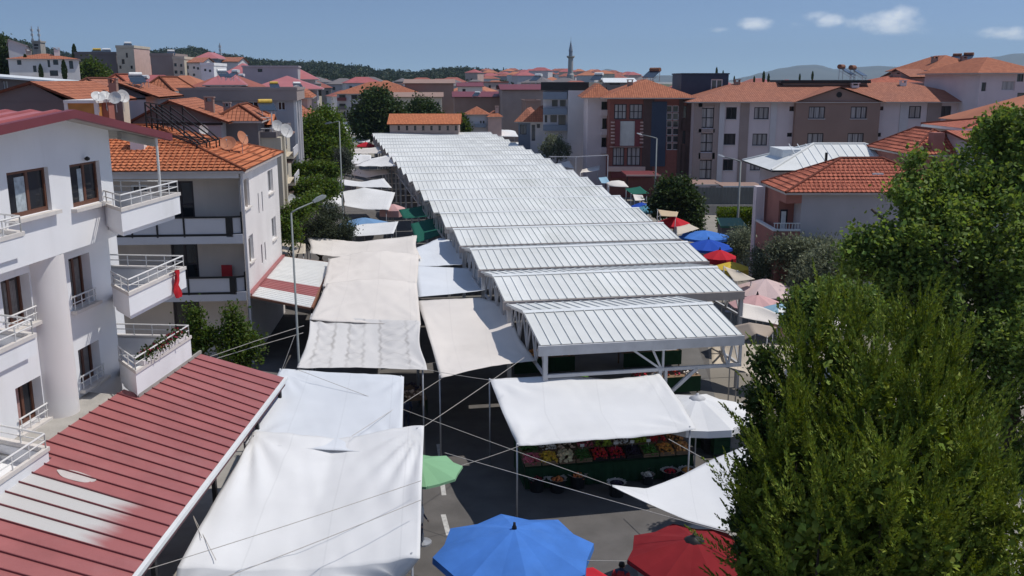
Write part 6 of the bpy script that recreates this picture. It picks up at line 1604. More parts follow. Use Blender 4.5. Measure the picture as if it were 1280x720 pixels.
n_f = 0; tries = 0
while n_f < 46 and tries < 4000:      # small pale houses crowding the slope between the blocks
    tries += 1
    px = random.uniform(-15, 330); Y = random.uniform(205, 330); X = (px - 640) / F * Y
    if not try_spot(X, Y, 6.5): continue
    top = random.uniform(82, 103) if px > 90 else random.uniform(88, 103)
    hgt = CAMZ + (100 - top) / F * Y - 1.5
    far_house(X, Y, random.uniform(7, 11), random.uniform(7, 9), hgt, R(random.uniform(-8, 20)), random.choice([M['white2'], M['cream'], M['white'], M['pinkw'], M['greyl'], M['beige']]), random.choice(RFm[:3] + [RFm[0]]), 'small pale house crowded among the blocks on the left slope', 'small houses among the left slope blocks', random.random() < .25); n_f += 1
for i in range(60):
    if i == 0: n_f = 0
    px = random.uniform(176, 312); Y = random.uniform(104, 168); X = (px - 640) / F * Y; top = random.uniform(94, 106)
    if n_f >= 17 or not try_spot(X, Y, 4.6): continue
    far_house(X, Y, random.uniform(6, 8.5), random.uniform(6, 8), CAMZ + (100 - top) / F * Y - 1.3, R(random.uniform(-4, 16)), random.choice([M['cream'], M['white2'], M['beige'], M['pinkw'], M['white']]), random.choice(RFm[:3]), 'small close house above the grey roof band on the left', 'small houses above the grey roof band', random.random() < .15); n_f += 1
for X, Y, w, d, h, rz in [(40, 62, 13, 10, 8.5, 8), (48, 84, 14, 11, 9.5, 5), (62, 70, 12, 10, 8, 12), (66, 98, 15, 11, 10, 0), (60, 128, 14, 12, 10.5, 6), (82, 120, 15, 12, 11, -6), (84, 150, 14, 12, 10, 10), (104, 170, 16, 12, 11, 4)]:
    far_house(X, Y, w, d, h, R(rz), random.choice(WL), RFm[0], 'tile roofed house hidden beyond the plane tree at the right', 'houses beyond the plane tree', False, 0)
# ---------------------------------------------------------------- roof clutter
def solar(label, px, py, Y, rz=0, s=1.0, tank='tank', grp='rooftop solar water heaters', proto=[]):
    p = PD(px, py, Y); t = thing('solar_water_heater', label, 'solar heater', tuple(p), rz, grp); t.scale = (s * .52,) * 3
    mb = MB(); mb.tube([(-.75, .45, .95), (.75, .45, .95)], .27, 12); mb.build('tank', M[tank], t, smooth=False)
    mb = MB(); mb.add([(-.9, -1.0, .05), (.9, -1.0, .05), (.9, .3, .8), (-.9, .3, .8), (-.9, -1.0, -.02), (.9, -1.0, -.02), (.9, .3, .73), (-.9, .3, .73)], [(0, 1, 2, 3), (4, 7, 6, 5), (0, 4, 5, 1), (1, 5, 6, 2), (2, 6, 7, 3), (3, 7, 4, 0)]); mb.build('collector', M['panel'], t)
    mb = MB()
    for x in (-.7, .7): mb.bar((x, .45, -.5), (x, .45, .75), .05); mb.bar((x, -.95, -.5), (x, -.95, 0), .05); mb.bar((x, -.95, -.3), (x, .45, .5), .04)
    mb.build('stand', M['steel'], t)
for a in [('white solar heater on the dark gabled house ridge', 171, 103, 61, .6, 1.0), ('solar heater with a tilted white tank beside the first on the same roof', 178, 105, 62, -.5, .9),
          ('yellow tanked solar heater on the terrace by the grey block', 333, 138, 60, .5, 1.1, 'yellowtank'), ('white solar heater above the grey block roof band, left one', 279, 96, 96, .7, 1.2), ('white solar heater above the grey block roof band, right one', 292, 97, 99, -.7, 1.3),
          ('green and yellow tanked heater at the right end of the grey block', 343, 110, 76, .4, .8, 'yellowtank'), ('white solar heater on the red metal roof near the street tree', 372, 110, 110, .6, 1.1),
          ('solar heater on the brown block on the slope', 214, 69, 181, .3, 1.6), ('solar heater on the pink block with broken roof edge', 160, 59, 186, .3, 1.6), ('row of pale heaters on the dark end wall, left one', 121, 68, 191, .2, 1.9, 'yellowtank'), ('row of pale heaters on the dark end wall, right one', 133, 68, 191, .2, 1.9),
          ('dark tanked heater on the lift house of the lilac block, left one', 1056, 94, 109, .95, 1.9, 'rust'), ('dark tanked heater on the lift house of the lilac block, right one', 1070, 95, 109, .95, 1.9, 'rust'),
          ('heater on top of the sage house roof, left one', 1195, 75, 140, -.8, 1.5, 'rust'), ('heater on top of the sage house roof, right one', 1209, 75, 140, -.8, 1.7, 'rust'), ('heater on the brick block roof ridge', 816, 97, 112, -.8, 1.8, 'rust'),
          ('pale heater with long panel right of the minaret', 747, 100, 180, -.6, 2.2), ('pale heater left of the minaret over the brown block', 671, 101, 190, -.8, 2.2), ('pale heater on the dark red roof past the hall end', 596, 120, 214, -.5, 1.6), ('heater on the long red metal roof behind the first', 300, 100, 118, -.6, 1.2)]:
    solar(*a[:4], rz=a[4], s=a[5], tank=(a[6] if len(a) > 6 else 'tank'))
def dish(label, px, py, Y, r, aim, m='dish'):
    p = PD(px, py, Y); t = thing('satellite_dish', label, 'satellite dish', (p.x, p.y, p.z - r * 1.15), 0, 'satellite dishes'); r *= .72
    ax = Vector(aim).normalized(); c = Vector((0, 0, r * 1.4)); mb = MB(); pr = [(r * q, r * .22 * q * q) for q in (.02, .25, .5, .75, 1.0)]
    mb.lathe(c, pr + [(r * .98, r * .25), (r * .5, r * .09), (.01, r * .04)], 22, ax); mb.build('reflector', M[m], t, smooth=False)
    mb = MB(); mb.tube([c - ax * .02 - Vector((0, 0, r * .2)), Vector((0, .05, -.25))], r * .05, 8); mb.tube([c - Vector((0, 0, r * .9)), c + ax * r * .9], r * .025, 6); f_ = c + ax * r * .92; mb.lathe(f_, [(r * .08, -r * .08), (r * .09, r * .05)], 8, ax); mb.build('mount', M['steel'], t)
for a in [('leftmost white dish over the orange boarded roof room', 122, 120, 43.5, .42, (.5, -.6, .7)), ('white dish tilted up, second on the boarded roof room', 132, 119, 44, .40, (.6, -.5, .9)), ('white dish facing the camera with a dark hub', 144, 121, 44, .40, (.1, -1, .3)), ('white dish seen steeply at the right end of its row', 153, 119, 44.5, .43, (.75, -.6, .3)),
          ('terracotta painted dish flat on the orange hip roof', 285, 178, 46.2, .55, (.05, -.8, .6), 'clay_dish'), ('terracotta painted dish turned sideways on the orange hip roof', 302, 171, 46.8, .5, (.85, -.35, .4), 'clay_dish'), ('white dish below the gable of the grey house', 254, 161, 50, .36, (.6, -.8, .2)),
          ('big white dish on the terrace rail of the stepped house', 357, 162, 58.2, .62, (.75, -.65, .3)), ('grey dish beside the big white one on the terrace', 346, 156, 59.5, .5, (.5, -.8, .3)), ('white dish low on the flank of the stepped house', 364, 248, 55, .42, (.8, -.6, .2)), ('white dish on the hall side of the long red metal roof', 371, 112, 104, .8, (.6, -.7, .3))]:
    dish(*a)
rk = thing('metal_rack', 'black welded steel rack of triangular frames on the orange roof', 'rack', tuple(PD(215, 172, 46)), R(4))
mb = MB()
for i, (xt, xb) in enumerate([(181, 246), (188, 250), (195, 258), (202, 262), (213, 270), (228, 274)]):
    Yd = 45.2 + .35 * i; tp = PD(xt, 128 + 1.0 * i, Yd); bt = PD(xt + 2.5, 160 + 2.0 * i, Yd); ft = PD(xb, 181 - 1.4 * i, Yd - 1.2)
    mb.bar(tp, bt, .06); mb.bar(tp + Vector((.02, 0, -.1)), ft, .055); mb.bar(bt, ft + Vector((0, 0, .0)), .04); mb.bar(tp.lerp(bt, .55), tp.lerp(ft, .5), .035)
    mb.bar(ft, ft + Vector((0, 0, -.35)), .05)
    if i: mb.bar(prev[0], tp, .045); mb.bar(prev[1], bt, .045); mb.bar(prev[2], ft, .045); mb.bar(prev[0].lerp(prev[1], .5), bt, .03)
    prev = (tp, bt, ft)
mb.build('frame', M['black'], rk, world=True)
# ================================================================== TREES
def lp(px, py, Y, r, rz=None, ry=None):
    """a foliage lump: centre from its place, radius in metres"""
    return (tuple(PD(px, py, Y)), (r, ry or r, rz or r))
LF = dict(plane=leaf_mat('plane_leaf', (.135, .20, .048), .40, .5, .5, .02), street=leaf_mat('street_leaf', (.085, .135, .026), .38, .4), dark=leaf_mat('dark_leaf', (.040, .066, .020), .28, .4),
          olive=leaf_mat('olive_leaf', (.165, .185, .115), .25, .4, .5, .015), darkolive=leaf_mat('dark_olive_leaf', (.060, .075, .042), .2, .4, .5, .015), conifer=leaf_mat('thuja_spray', (.165, .215, .032), .14, .4, .6, .02),
          hedge=leaf_mat('hedge_leaf', (.10, .15, .02), .4, .4), shrub=leaf_mat('shrub_leaf', (.07, .11, .02), .35, .4), ivy=leaf_mat('ivy_leaf', (.045, .075, .018), .3, .4), grey=leaf_mat('grey_conifer', (.075, .085, .065), .15, .35))
# the broad plane tree on the right
Yp = 30.5; k_ = Yp / 1170
pl = [(1122, 275, 48, 0), (1098, 300, 38, 0), (1084, 338, 36, -1), (1105, 380, 45, -1), (1172, 237, 50, 1), (1222, 216, 52, 2), (1262, 205, 60, 1), (1105, 325, 50, -1), (1160, 300, 75, -1), (1225, 290, 85, 0), (1275, 320, 90, 1), (1135, 375, 60, -2), (1080, 345, 26, -1.5), (1200, 380, 80, -1.5),
      (1265, 430, 85, -1), (1215, 460, 70, -1.5), (1285, 540, 70, -2), (1300, 250, 70, 1), (1310, 640, 80, -2.5), (1260, 620, 50, -2.5), (1330, 420, 90, 1), (1345, 300, 90, 2), (1074, 315, 18, -.5), (1092, 262, 15, 0), (1150, 208, 18, .5), (1244, 165, 24, 1), (1270, 158, 24, 1)]
tree('plane_tree', 'broad leafy plane tree with dense bright leaves filling the right edge', (PD(1290, 500, 31).x, 31.5, 0), [lp(x, y, Yp + dy * .6, r * k_) for x, y, r, dy in pl], LF['plane'], 7600, 22, .18, .155, .8, .34, shell=.45, cave=.62)
tree('leafy_tree', 'thin leaved pale branch tree between the conifers and the pale awnings', (PD(1010, 420, 26).x, 26.4, 0), [lp(1002, 374, 26, .36), lp(993, 402, 26, .3), lp(1040, 372, 26, .6), lp(1005, 392, 26, .55), lp(1075, 385, 26.5, .65)], LF['plane'], 420, 18, .13, .13, .7, .07, shell=.3)
tree('young_tree', 'upright bright leaved tree rising above the tiled eave at the right edge', (PD(1250, 200, 40).x, 41, 0), [lp(1262, 152, 40, .6), lp(1240, 165, 40, .7), lp(1275, 172, 40, .9), lp(1250, 200, 40, 1.5)], LF['hedge'], 500, 16, .18, .17, .7, .12, shell=.4)
# the thuja conifers: rounded domes of feathery plumes over a dense dark inside
def conifer(name, label, base, domes, m, dens=1.0, group=None):
    base = Vector(base); t = thing(name, label, 'conifer', base, 0, group); tb = MB()
    C = []; A = []; Ls = []; Ci = []
    for (tip, rad, Hd) in domes:
        tip = Vector(tip); foot = Vector((tip.x, tip.y, .3))
        tb.tube([base, Vector((tip.x, tip.y, 1.6)), tip - Vector((0, 0, .9))], [.10, .07, .015], 7)
        zlow = 2.2; area = 6.283 * rad * (tip.z - zlow) * .85
        for _ in range(int(area * 6.6 * dens)):
            d = random.random() ** .9 * (tip.z - zlow); h = min(1, d / Hd)
            rr = rad * math.sqrt(max(0, 1 - (1 - h) ** 2)); an = random.uniform(0, 6.2832); dr = Vector((math.cos(an), math.sin(an), 0))
            lob = noise.noise(Vector((dr.x * 1.6 + tip.x, dr.y * 1.6, d * .55 + tip.y)))
            if noise.noise(Vector((dr.x * 2.4 + tip.x * 3, dr.y * 2.4, d * .9))) < -.08: rr *= .62
            rr = rr * (.88 + .52 * lob) + random.uniform(-.10, .10)
            p0 = Vector((tip.x, tip.y, tip.z - d)) + dr * max(0, rr - .18)
            ax = (dr * (.3 + .9 * h) * random.uniform(.6, 1.2) + Vector((random.gauss(0, .18), random.gauss(0, .18), random.uniform(.75, 1.1)))).normalized()
            PL = random.uniform(.6, 1.1) * (1.2 if random.random() < .25 else .95); wd = PL * random.uniform(.13, .19)
            s1 = ax.cross(Vector((random.gauss(0, 1), random.gauss(0, 1), .1))).normalized(); s2 = ax.cross(s1)
            bend = dr * random.uniform(-.12, .10)
            for i in range(130):
                g = (i + random.random()) / 130; w = wd * (1 - g) ** .85 * (.35 + .65 * min(1, g * 5))
                an2 = random.uniform(0, 6.2832); k = random.random() ** .5; off = (s1 * math.cos(an2) + s2 * math.sin(an2) * .55) * w * k
                C.append(p0 + ax * g * PL + bend * g * g + off); A.append(ax * .9 + off.normalized() * (.75 * (1 - g * .6)) + Vector((0, 0, .15)))
                Ls.append(random.uniform(.05, .10) * (1.1 - .35 * g))
        for _ in range(int(area * 80)):
            d = random.random() * (tip.z - .6); h = min(1, d / Hd); rr = rad * math.sqrt(max(0, 1 - (1 - h) ** 2)) * random.uniform(.35, .66); an = random.uniform(0, 6.2832)
            Ci.append((tip.x + rr * math.cos(an), tip.y + rr * math.sin(an), tip.z - .25 - d))
    tb.build('trunk', M['bark'], t, smooth=True, world=True)
    bs = np.array(tuple(base)); nC = len(C)
    C = np.array([tuple(c) for c in C] + Ci) - bs; A = np.concatenate([np.array([tuple(a) for a in A]), unit(len(Ci))])
    Ls = np.concatenate([np.array(Ls), rng.uniform(.12, .2, len(Ci))]); W_ = np.concatenate([Ls[:nC] * .36 + .006, Ls[nC:] * .7])
    leaf_mesh('crown', C, A, Ls, W_, m, t, .5)
    return t
def dm(px, py, Y, rad, Hd): return (PD(px, py, Y), rad, Hd)
conifer('thuja', 'yellow green thuja with a rounded feathery top beside the pale awnings', (PD(1020, 420, 16).x, 16.0, 0), [dm(1030, 386, 16.2, 1.2, 3.4), dm(1000, 436, 15.9, .66, 2.6), dm(1072, 412, 16.0, .95, 3.0), dm(1000, 505, 14.9, 1.0, 2.4), dm(966, 560, 14.6, .72, 2.2)], LF['conifer'], 1.0, 'thujas at the right')
conifer('thuja', 'taller spiky thuja standing against the plane tree', (PD(1150, 420, 15.5).x, 15.6, 0), [dm(1152, 400, 15.8, 1.0, 3.2), dm(1188, 440, 15.6, .85, 2.8), dm(1095, 455, 14.8, 1.05, 2.8), dm(1208, 500, 15.2, .75, 2.6), dm(1160, 480, 14.4, 1.0, 2.6)], LF['conifer'], 1.0, 'thujas at the right')
conifer('thuja', 'low thuja bulging at the lower right corner', (PD(1200, 620, 13.4).x, 13.4, 0), [dm(1222, 560, 13.8, 1.0, 2.4), dm(1110, 560, 13.3, 1.05, 2.2), dm(1270, 620, 13.6, .85, 2.2), dm(1030, 600, 13.4, 1.0, 2.2), dm(1165, 620, 12.9, .95, 2.0)], LF['conifer'], 1.0, 'thujas at the right')
tree('climbing_ivy', 'dark broad leaved shrub along the left side of the thuja', (PD(935, 640, 15.6).x, 15.8, 0), [lp(947, 545, 15.7, .28), lp(938, 590, 15.5, .25), lp(945, 620, 15.3, .32), lp(931, 650, 15.2, .26), lp(950, 500, 15.9, .28), lp(957, 455, 16, .26), lp(940, 690, 15, .3)], LF['ivy'], 520, 14, .09, .085, .75, .04, shell=.2, cat='shrub')
# olives behind the umbrellas
OL = 'olive trees between the hall and the lilac house'
for lb, Y, ls in [('small round olive by the green kiosk', 62, [(930, 296, 24), (915, 300, 14), (948, 300, 18)]), ('silvery olive above the yellow umbrella', 53, [(975, 318, 34), (955, 320, 24), (990, 335, 34), (960, 340, 18)]),
                  ('silvery olive in front of the lilac wall', 47, [(1030, 330, 36), (1045, 318, 28), (1015, 345, 34), (1050, 350, 34)]), ('olive nearest the conifers and the pale pink umbrella', 49, [(1014, 356, 28), (1040, 362, 30), (1070, 366, 30)]), ('darker olive behind the silvery ones', 49, [(1000, 306, 22), (1030, 306, 22), (972, 300, 16)])]:
    k2 = Y / 1170; cx = sum(l[0] for l in ls) / len(ls)
    tree('olive_tree', lb, (PD(cx, 330, Y).x, Y, 0), [lp(x, y + 12, Y + random.uniform(-.6, .6), r * k2) for x, y, r in ls], LF['olive'], int(560 * len(ls) / 3), 20, .20, .19, .36, .16, OL, shell=.35)
tree('leafy_tree', 'round leafy tree beside the hall below the lilac block', (PD(845, 280, 74).x, 74, 0), [lp(845, 248, 74, 1.7), lp(828, 256, 74, 1.2), lp(862, 262, 74, 1.3), lp(848, 236, 74, 1.0), lp(868, 276, 73, .8), lp(835, 240, 74, .9)], LF['dark'], 620, 18, .24, .24, .7, .16, shell=.45)
tree('olive_tree', 'round olive in front of the grey modern block', (PD(694, 195, 118).x, 118, 0), [lp(693, 182, 118, 1.4), lp(684, 188, 118, 1.0), lp(704, 189, 118, 1.0)], LF['olive'], 260, 16, .22, .25, .5, .15, None, shell=.4)
hd = thing('hedge', 'bright clipped hedge by the metal fence', 'hedge', tuple(PD(920, 275, 78)), 0)
C = np.stack([rng.uniform(PD(896, 270, 80).x, PD(952, 270, 80).x, 5200), rng.uniform(78.5, 80.5, 5200), np.abs(rng.normal(1.5, .55, 5200)).clip(0, 2.3 )], 1) - np.array(tuple(hd.location))
leaf_mesh('foliage', C, unit(5200), .22, .15, LF['hedge'], hd); mb = MB(); mb.box(PD(898, 270, 80).x, PD(950, 270, 80).x, 79, 80, 0, 1.2); mb.build('stems', M['bark'], hd, world=True)
# left street trees
LT = 'trees along the left kerb'
tree('street_tree', 'big fresh green tree between the stepped house and the street tarps', (PD(408, 215, 84).x, 84, 0), [lp(405, 165, 84, 2.0), lp(392, 180, 83, 1.5), lp(420, 182, 84, 1.5), lp(408, 150, 85, 1.3), lp(388, 165, 84, 1.2), lp(425, 195, 83, 1.1), lp(395, 195, 82, 1.5), lp(412, 192, 82, 1.4)], LF['street'], 1000, 18, .26, .24, .7, .18, LT, shell=.4)
tree('street_tree', 'low bright clipped tree under the big green one', (PD(395, 225, 72).x, 72, 0), [lp(382, 213, 72, .75, .55), lp(400, 211, 72, .8, .5), lp(415, 214, 72, .6, .5), lp(372, 212, 72, .5, .5)], LF['street'], 420, 16, .17, .18, .7, .1, LT, shell=.3)
tree('street_tree', 'low bright clipped tree next before the lamp post', (PD(395, 245, 64).x, 64, 0), [lp(378, 235, 64, .65, .55), lp(396, 232, 64, .8, .6), lp(412, 236, 64, .7, .55), lp(400, 243, 63, .7, .5)], LF['street'], 460, 16, .17, .17, .7, .1, LT, shell=.3)
tree('olive_tree', 'dark olive bush swelling over the end of the first wide tarp', (PD(395, 310, 59).x, 59, 0), [lp(395, 272, 59, 1.25), lp(372, 282, 59, .9), lp(420, 282, 58.6, 1.0), lp(437, 288, 58.5, .55), lp(400, 290, 58.5, 1.1), lp(414, 263, 59, .65), lp(385, 296, 58.6, .9), lp(425, 297, 58.6, .8)], LF['darkolive'], 900, 20, .16, .14, .4, .14, LT, shell=.35)
tree('street_tree', 'bright shrub against the flank of the pale house', (PD(362, 300, 53).x, 53.5, 0), [lp(362, 268, 53.5, .5), lp(360, 284, 53, .6), lp(375, 262, 54, .6), lp(390, 252, 56, .5), lp(365, 295, 53, .5)], LF['street'], 330, 16, .16, .16, .7, .08, LT, shell=.3)
tree('conifer', 'small grey green conifer behind the thin street lamp', (PD(431, 215, 77).x, 76, 0), [lp(429, 200, 76, .75, .7), lp(432, 210, 76, .75, .6), lp(426, 193, 76, .5, .5)], LF['grey'], 300, 16, .16, .2, .3, .1, LT, shell=.3)
tree('broad_tree', 'large dark tree at the end of the left market street', (PD(470, 175, 160).x, 160, 0), [lp(470, 140, 160, 3.8), lp(452, 150, 160, 2.6), lp(490, 148, 160, 3.0), lp(472, 128, 160, 2.4), lp(460, 158, 158, 2.4), lp(485, 158, 158, 2.6)], LF['dark'], 900, 16, .5, .5, .75, .35, shell=.4)
tree('broad_tree', 'smaller dark tree right of the large one above the low shed', (PD(528, 165, 168).x, 168, 0), [lp(527, 138, 168, 2.4), lp(515, 146, 168, 2.0), lp(540, 146, 168, 1.8), lp(530, 150, 167, 2.4)], LF['dark'], 520, 16, .45, .45, .75, .25, shell=.4)
tree('broad_tree', 'olive green tree beside the small white house past the hall', (PD(578, 165, 172).x, 172, 0), [lp(577, 152, 172, 1.2), lp(579, 160, 171, 1.3)], LF['shrub'], 160, 14, .35, .4, .7, .15)
tree('broad_tree', 'dark tree at the far left edge behind the stepped houses', (PD(2, 90, 165).x, 165, 0), [lp(0, 66, 165, 3.4), lp(4, 80, 165, 3.0), lp(-12, 75, 165, 4)], LF['dark'], 420, 16, .5, .5, .75, .3)
tree('broad_tree', 'olive green tree in front of the dark blank end wall', (PD(112, 100, 170).x, 170, 0), [lp(113, 91, 170, 2.2), lp(104, 94, 170, 1.6), lp(124, 96, 170, 1.8), lp(130, 99, 169, 1.4)], LF['shrub'], 380, 16, .45, .45, .75, .25)
def cypress(label, px, top, foot, Y, grp):
    a, b = PD(px, top, Y), PD(px, foot, Y); h = a.z - b.z; t = thing('cypress', label, 'cypress', (a.x, Y, b.z - 1), 0, grp); t.location.z = 0
    n = 700; q = rng.random(n); an = rng.uniform(0, 6.283, n); r = h * .13 * np.sin(np.pi * (q * .93 + .05)) ** .7 * rng.uniform(.6, 1.05, n)
    C = np.stack([r * np.cos(an), r * np.sin(an), b.z + q * h], 1); A = np.stack([np.cos(an) * .3, np.sin(an) * .3, np.ones(n)], 1); leaf_mesh('crown', C, A, h * .09, h * .045, LF['dark'], t)
    mb = MB(); mb.tube([(0, 0, 0), (0, 0, b.z + h * .7)], [.2, .05], 6); mb.build('trunk', M['bark'], t)
for px, tp, ft, Y, lb in [(31, 68, 96, 148, 'tall cypress before the grey house end wall'), (50, 80, 102, 147, 'cypress in front of the white stepped houses'), (79, 75, 102, 146, 'slim cypress among the white stepped houses'), (92, 55, 80, 200, 'cypress on the ridge right of the stepped houses'), (896, 84, 96, 190, 'taller cypress over the navy penthouse'), (904, 88, 97, 192, 'shorter cypress over the navy penthouse'),
                          (918, 95, 104, 188, 'lone thin cypress right of the navy penthouse'), (943, 95, 105, 190, 'small cypress left of the pair over the lilac block'), (955, 89, 104, 190, 'taller of two cypresses over the lilac block roof'), (961, 92, 105, 191, 'shorter of two cypresses over the lilac block roof'), (1016, 89, 101, 190, 'dark cypress left of the dark tanked heaters'), (1000, 92, 102, 192, 'sparse cypress beside the dark one')]:
    cypress(lb, px, tp, ft, Y, 'cypresses over the roofs')
for lb, cx, ls in [('thin shrub with pale leaves beyond the flower balcony', 248, [(241, 395, .30), (246, 412, .38), (252, 428, .5), (262, 420, .35), (238, 430, .4)]), ('fuller bright shrub at the end of the red metal canopy', 297, [(290, 392, .35), (296, 408, .5), (288, 420, .6), (308, 425, .6), (297, 432, .8), (300, 440, .9)])]:
    Y = 33.6; tree('garden_shrub', lb, (PD(cx, 440, Y).x, Y, 0), [lp(x, y, Y, r) for x, y, r in ls], LF['shrub'], 240 if cx < 260 else 420, 14, .13, .13, .6, .06, None, shell=.2, cat='shrub')

# ================================================================== FRUIT STALL
st_o = P(760, 575, 0); s0 = H(0, 0)
fx = lambda p: Vector((p.dot(HX), p.dot(HY), p.z))
pl_, pr_ = fx(P(655, 583, .78)), fx(P(868, 571, .78))
x0, x1, yf = pl_.x, pr_.x, (pl_.y + pr_.y) / 2
stall = thing('market_stall', 'long fruit stall draped in dark green cloth under the white tarp', 'market stall', tuple(H(x0, yf)), HA)
Lx = x1 - x0
mb = MB(); mb.add([(0, 0, .74), (Lx, 0, .74), (Lx, 1.75, 1.18), (0, 1.75, 1.18), (0, 0, .70), (Lx, 0, .70), (Lx, 1.75, 1.14), (0, 1.75, 1.14)], [(0, 1, 2, 3), (4, 7, 6, 5), (0, 4, 5, 1), (1, 5, 6, 2), (2, 6, 7, 3), (3, 7, 4, 0)]); mb.build('table_top', M['wood'], stall)
gcl = mat('dark_green_drape', (.012, .045, .018), .9, .2, 3)
mb = MB(); n = 60
for i in range(n):
    a, b = Lx * i / n, Lx * (i + 1) / n; da, db = .03 * math.sin(i * 1.9), .03 * math.sin((i + 1) * 1.9)
    mb.quad((a, -.02, .755), (b, -.02, .755), (b, -.05 + db, .06), (a, -.05 + da, .06)); mb.quad((a, -.02, .755), (b, -.02, .755), (b, .25, .82), (a, .25, .82))
mb.quad((-.02, -.02, .755), (-.02, 1.75, 1.19), (-.02, 1.75, .1), (-.02, -.02, .1)); mb.quad((Lx + .02, -.02, .755), (Lx + .02, 1.75, 1.19), (Lx + .02, 1.75, .1), (Lx + .02, -.02, .1)); mb.build('drape', gcl, stall)
for x in (.15, Lx / 2, Lx - .15):
    for y in (.15, 1.6): mb = MB(); mb.box(x - .03, x + .03, y - .03, y + .03, 0, .70 if y < 1 else 1.05); mb.build('leg', M['wood'], stall)
FR = {}
def fruit(name, col, island=.35, rough=.45):
    col = tuple(min(.8, c * 1.35) for c in col)
    FR[name] = mat('fruit_' + name, col, rough, .08, 6, island=island); return FR[name]
for n_, c_ in dict(tomato=(.42, .022, .018), strawberry=(.38, .012, .02), lemon=(.56, .36, .04), potato=(.48, .34, .16), pale=(.60, .52, .33), pepper=(.055, .15, .02), lime=(.25, .34, .03), cucumber=(.04, .11, .02), grape=(.03, .02, .04), peach=(.56, .27, .09), apricot=(.60, .28, .06), onion=(.55, .40, .30), cherry=(.14, .012, .02), carrot=(.56, .19, .06), garlic=(.55, .52, .47), radish=(.45, .10, .12)).items(): fruit(n_, c_)
ICO = None
def heap(mb, cx, cy, z, w, d, h, r, n, tilt=0.0, elong=1.0):
    """a heap of separate fruits"""
    for _ in range(n):
        u, v = random.uniform(-1, 1), random.uniform(-1, 1); k = (1 - u * u) * (1 - v * v)
        x, y = cx + u * w / 2, cy + v * d / 2; zz = z + h * k * random.uniform(.55, 1.05) + tilt * (y - cy) + r * .5
        rr = r * random.uniform(.8, 1.2); e = Vector((random.gauss(0, 1), random.gauss(0, 1), random.gauss(0, .4))).normalized(); pr = []
        ax = e if elong > 1 else Vector((0, 0, 1)); L = rr * elong
        mb.lathe((x, y, zz), [(rr * .15, -L), (rr * .75, -L * .62), (rr, 0), (rr * .75, L * .62), (rr * .15, L)], 6, tuple(ax))
def crate(label, cx, cy, z, w, d, kind, r=.045, tilt=.25, col='wood', fill=1.0, elong=1.0, tagc=True, grp='produce crates on the fruit stall', hgt=.14):
    """stall-local position"""
    p = Matrix.Translation(stall.location) @ Matrix.Rotation(HA, 4, 'Z') @ Vector((cx, cy, z))
    t = thing('produce_crate', label, 'crate', tuple(p), HA, grp); ti = tilt
    mb = MB(); Z = lambda y, h: h + ti * y
    a, b = w / 2, d / 2
    def panel(xa, ya, xb, yb, h0, h1, th=.015):
        v = Vector((ya - yb, xb - xa, 0)).normalized() * th
        mb.add([(xa, ya, Z(ya, h0)), (xb, yb, Z(yb, h0)), (xb, yb, Z(yb, h1)), (xa, ya, Z(ya, h1)), (xa + v.x, ya + v.y, Z(ya + v.y, h0)), (xb + v.x, yb + v.y, Z(yb + v.y, h0)), (xb + v.x, yb + v.y, Z(yb + v.y, h1)), (xa + v.x, ya + v.y, Z(ya + v.y, h1))], [(0, 1, 2, 3), (4, 7, 6, 5), (3, 2, 6, 7), (0, 4, 5, 1)])
    for xa, ya, xb, yb in ((-a, -b, a, -b), (a, -b, a, b), (a, b, -a, b), (-a, b, -a, -b)):
        panel(xa, ya, xb, yb, .015, .065); panel(xa, ya, xb, yb, .08, hgt)
    mb.quad((-a, -b, Z(-b, .012)), (a, -b, Z(-b, .012)), (a, b, Z(b, .012)), (-a, b, Z(b, .012))); mb.build('box', M[col], t)
    hm2 = MB(); heap(hm2, 0, 0, hgt * .55, w * .95, d * .95, .15, r, int(64 * fill * (.045 / r) ** 1.2), ti, elong); hm2.build('produce', FR[kind], t, smooth=True)
    if tagc:
        tg = MB(); tg.tube([(0, b * .2, Z(b * .2, .1)), (0, b * .2, Z(b * .2, .34))], .006, 5); tg.box(-.07, .07, b * .2 - .004, b * .2 + .004, Z(b * .2, .34), Z(b * .2, .44)); tg.build('price_card', M['tank'], t)
    return t
row1 = [('radish', 'crate of pinkish radishes at the left end of the stall front', .03, 2.2), ('lemon', 'crate of yellow orange lemons near the left end of the front', .045, 1.25), ('pale', 'crate of pale yellow potatoes beside the lemons', .05, 1.3), ('cucumber', 'crate of dark green cucumbers left of the tomatoes', .025, 3.2), ('tomato', 'left crate of red tomatoes in the front row', .042, 1), ('strawberry', 'right crate of red strawberries in the front row', .03, 1.2), ('grape', 'black basket of dark grapes with white cards', .022, 1), ('pepper', 'crate of green peppers right of the grapes', .028, 2.4), ('apricot', 'crate of golden apricots near the right end', .034, 1), ('peach', 'crate of orange peaches at the right end of the front', .045, 1)]
row2 = [('cucumber', 'crate of green marrows at the back left', .035, 2.5), ('garlic', 'crate of white garlic in the back row', .035, 1), ('onion', 'crate of pale onions behind the cucumbers', .045, 1), ('radish', 'crate of dark red radishes in the back row', .03, 1), ('lime', 'crate of yellow green peppers behind the strawberries', .03, 2.2), ('garlic', 'crate with white garlic behind the grapes', .03, 1), ('lime', 'wide crate of lime coloured peppers in the back row', .03, 2.2), ('tomato', 'crate of red tomatoes in the back right row', .042, 1), ('peach', 'crate of brownish peaches behind the last apricots', .042, 1)]
for i, (kd, lb, r_, el) in enumerate(row1):
    w = Lx / len(row1); crate(lb, w * (i + .5), .32, .855, w * .92, .54, kd, r_, col='black' if kd in ('grape', 'tomato', 'strawberry') else 'wood', elong=el, tagc=i in (3, 5, 6, 7))
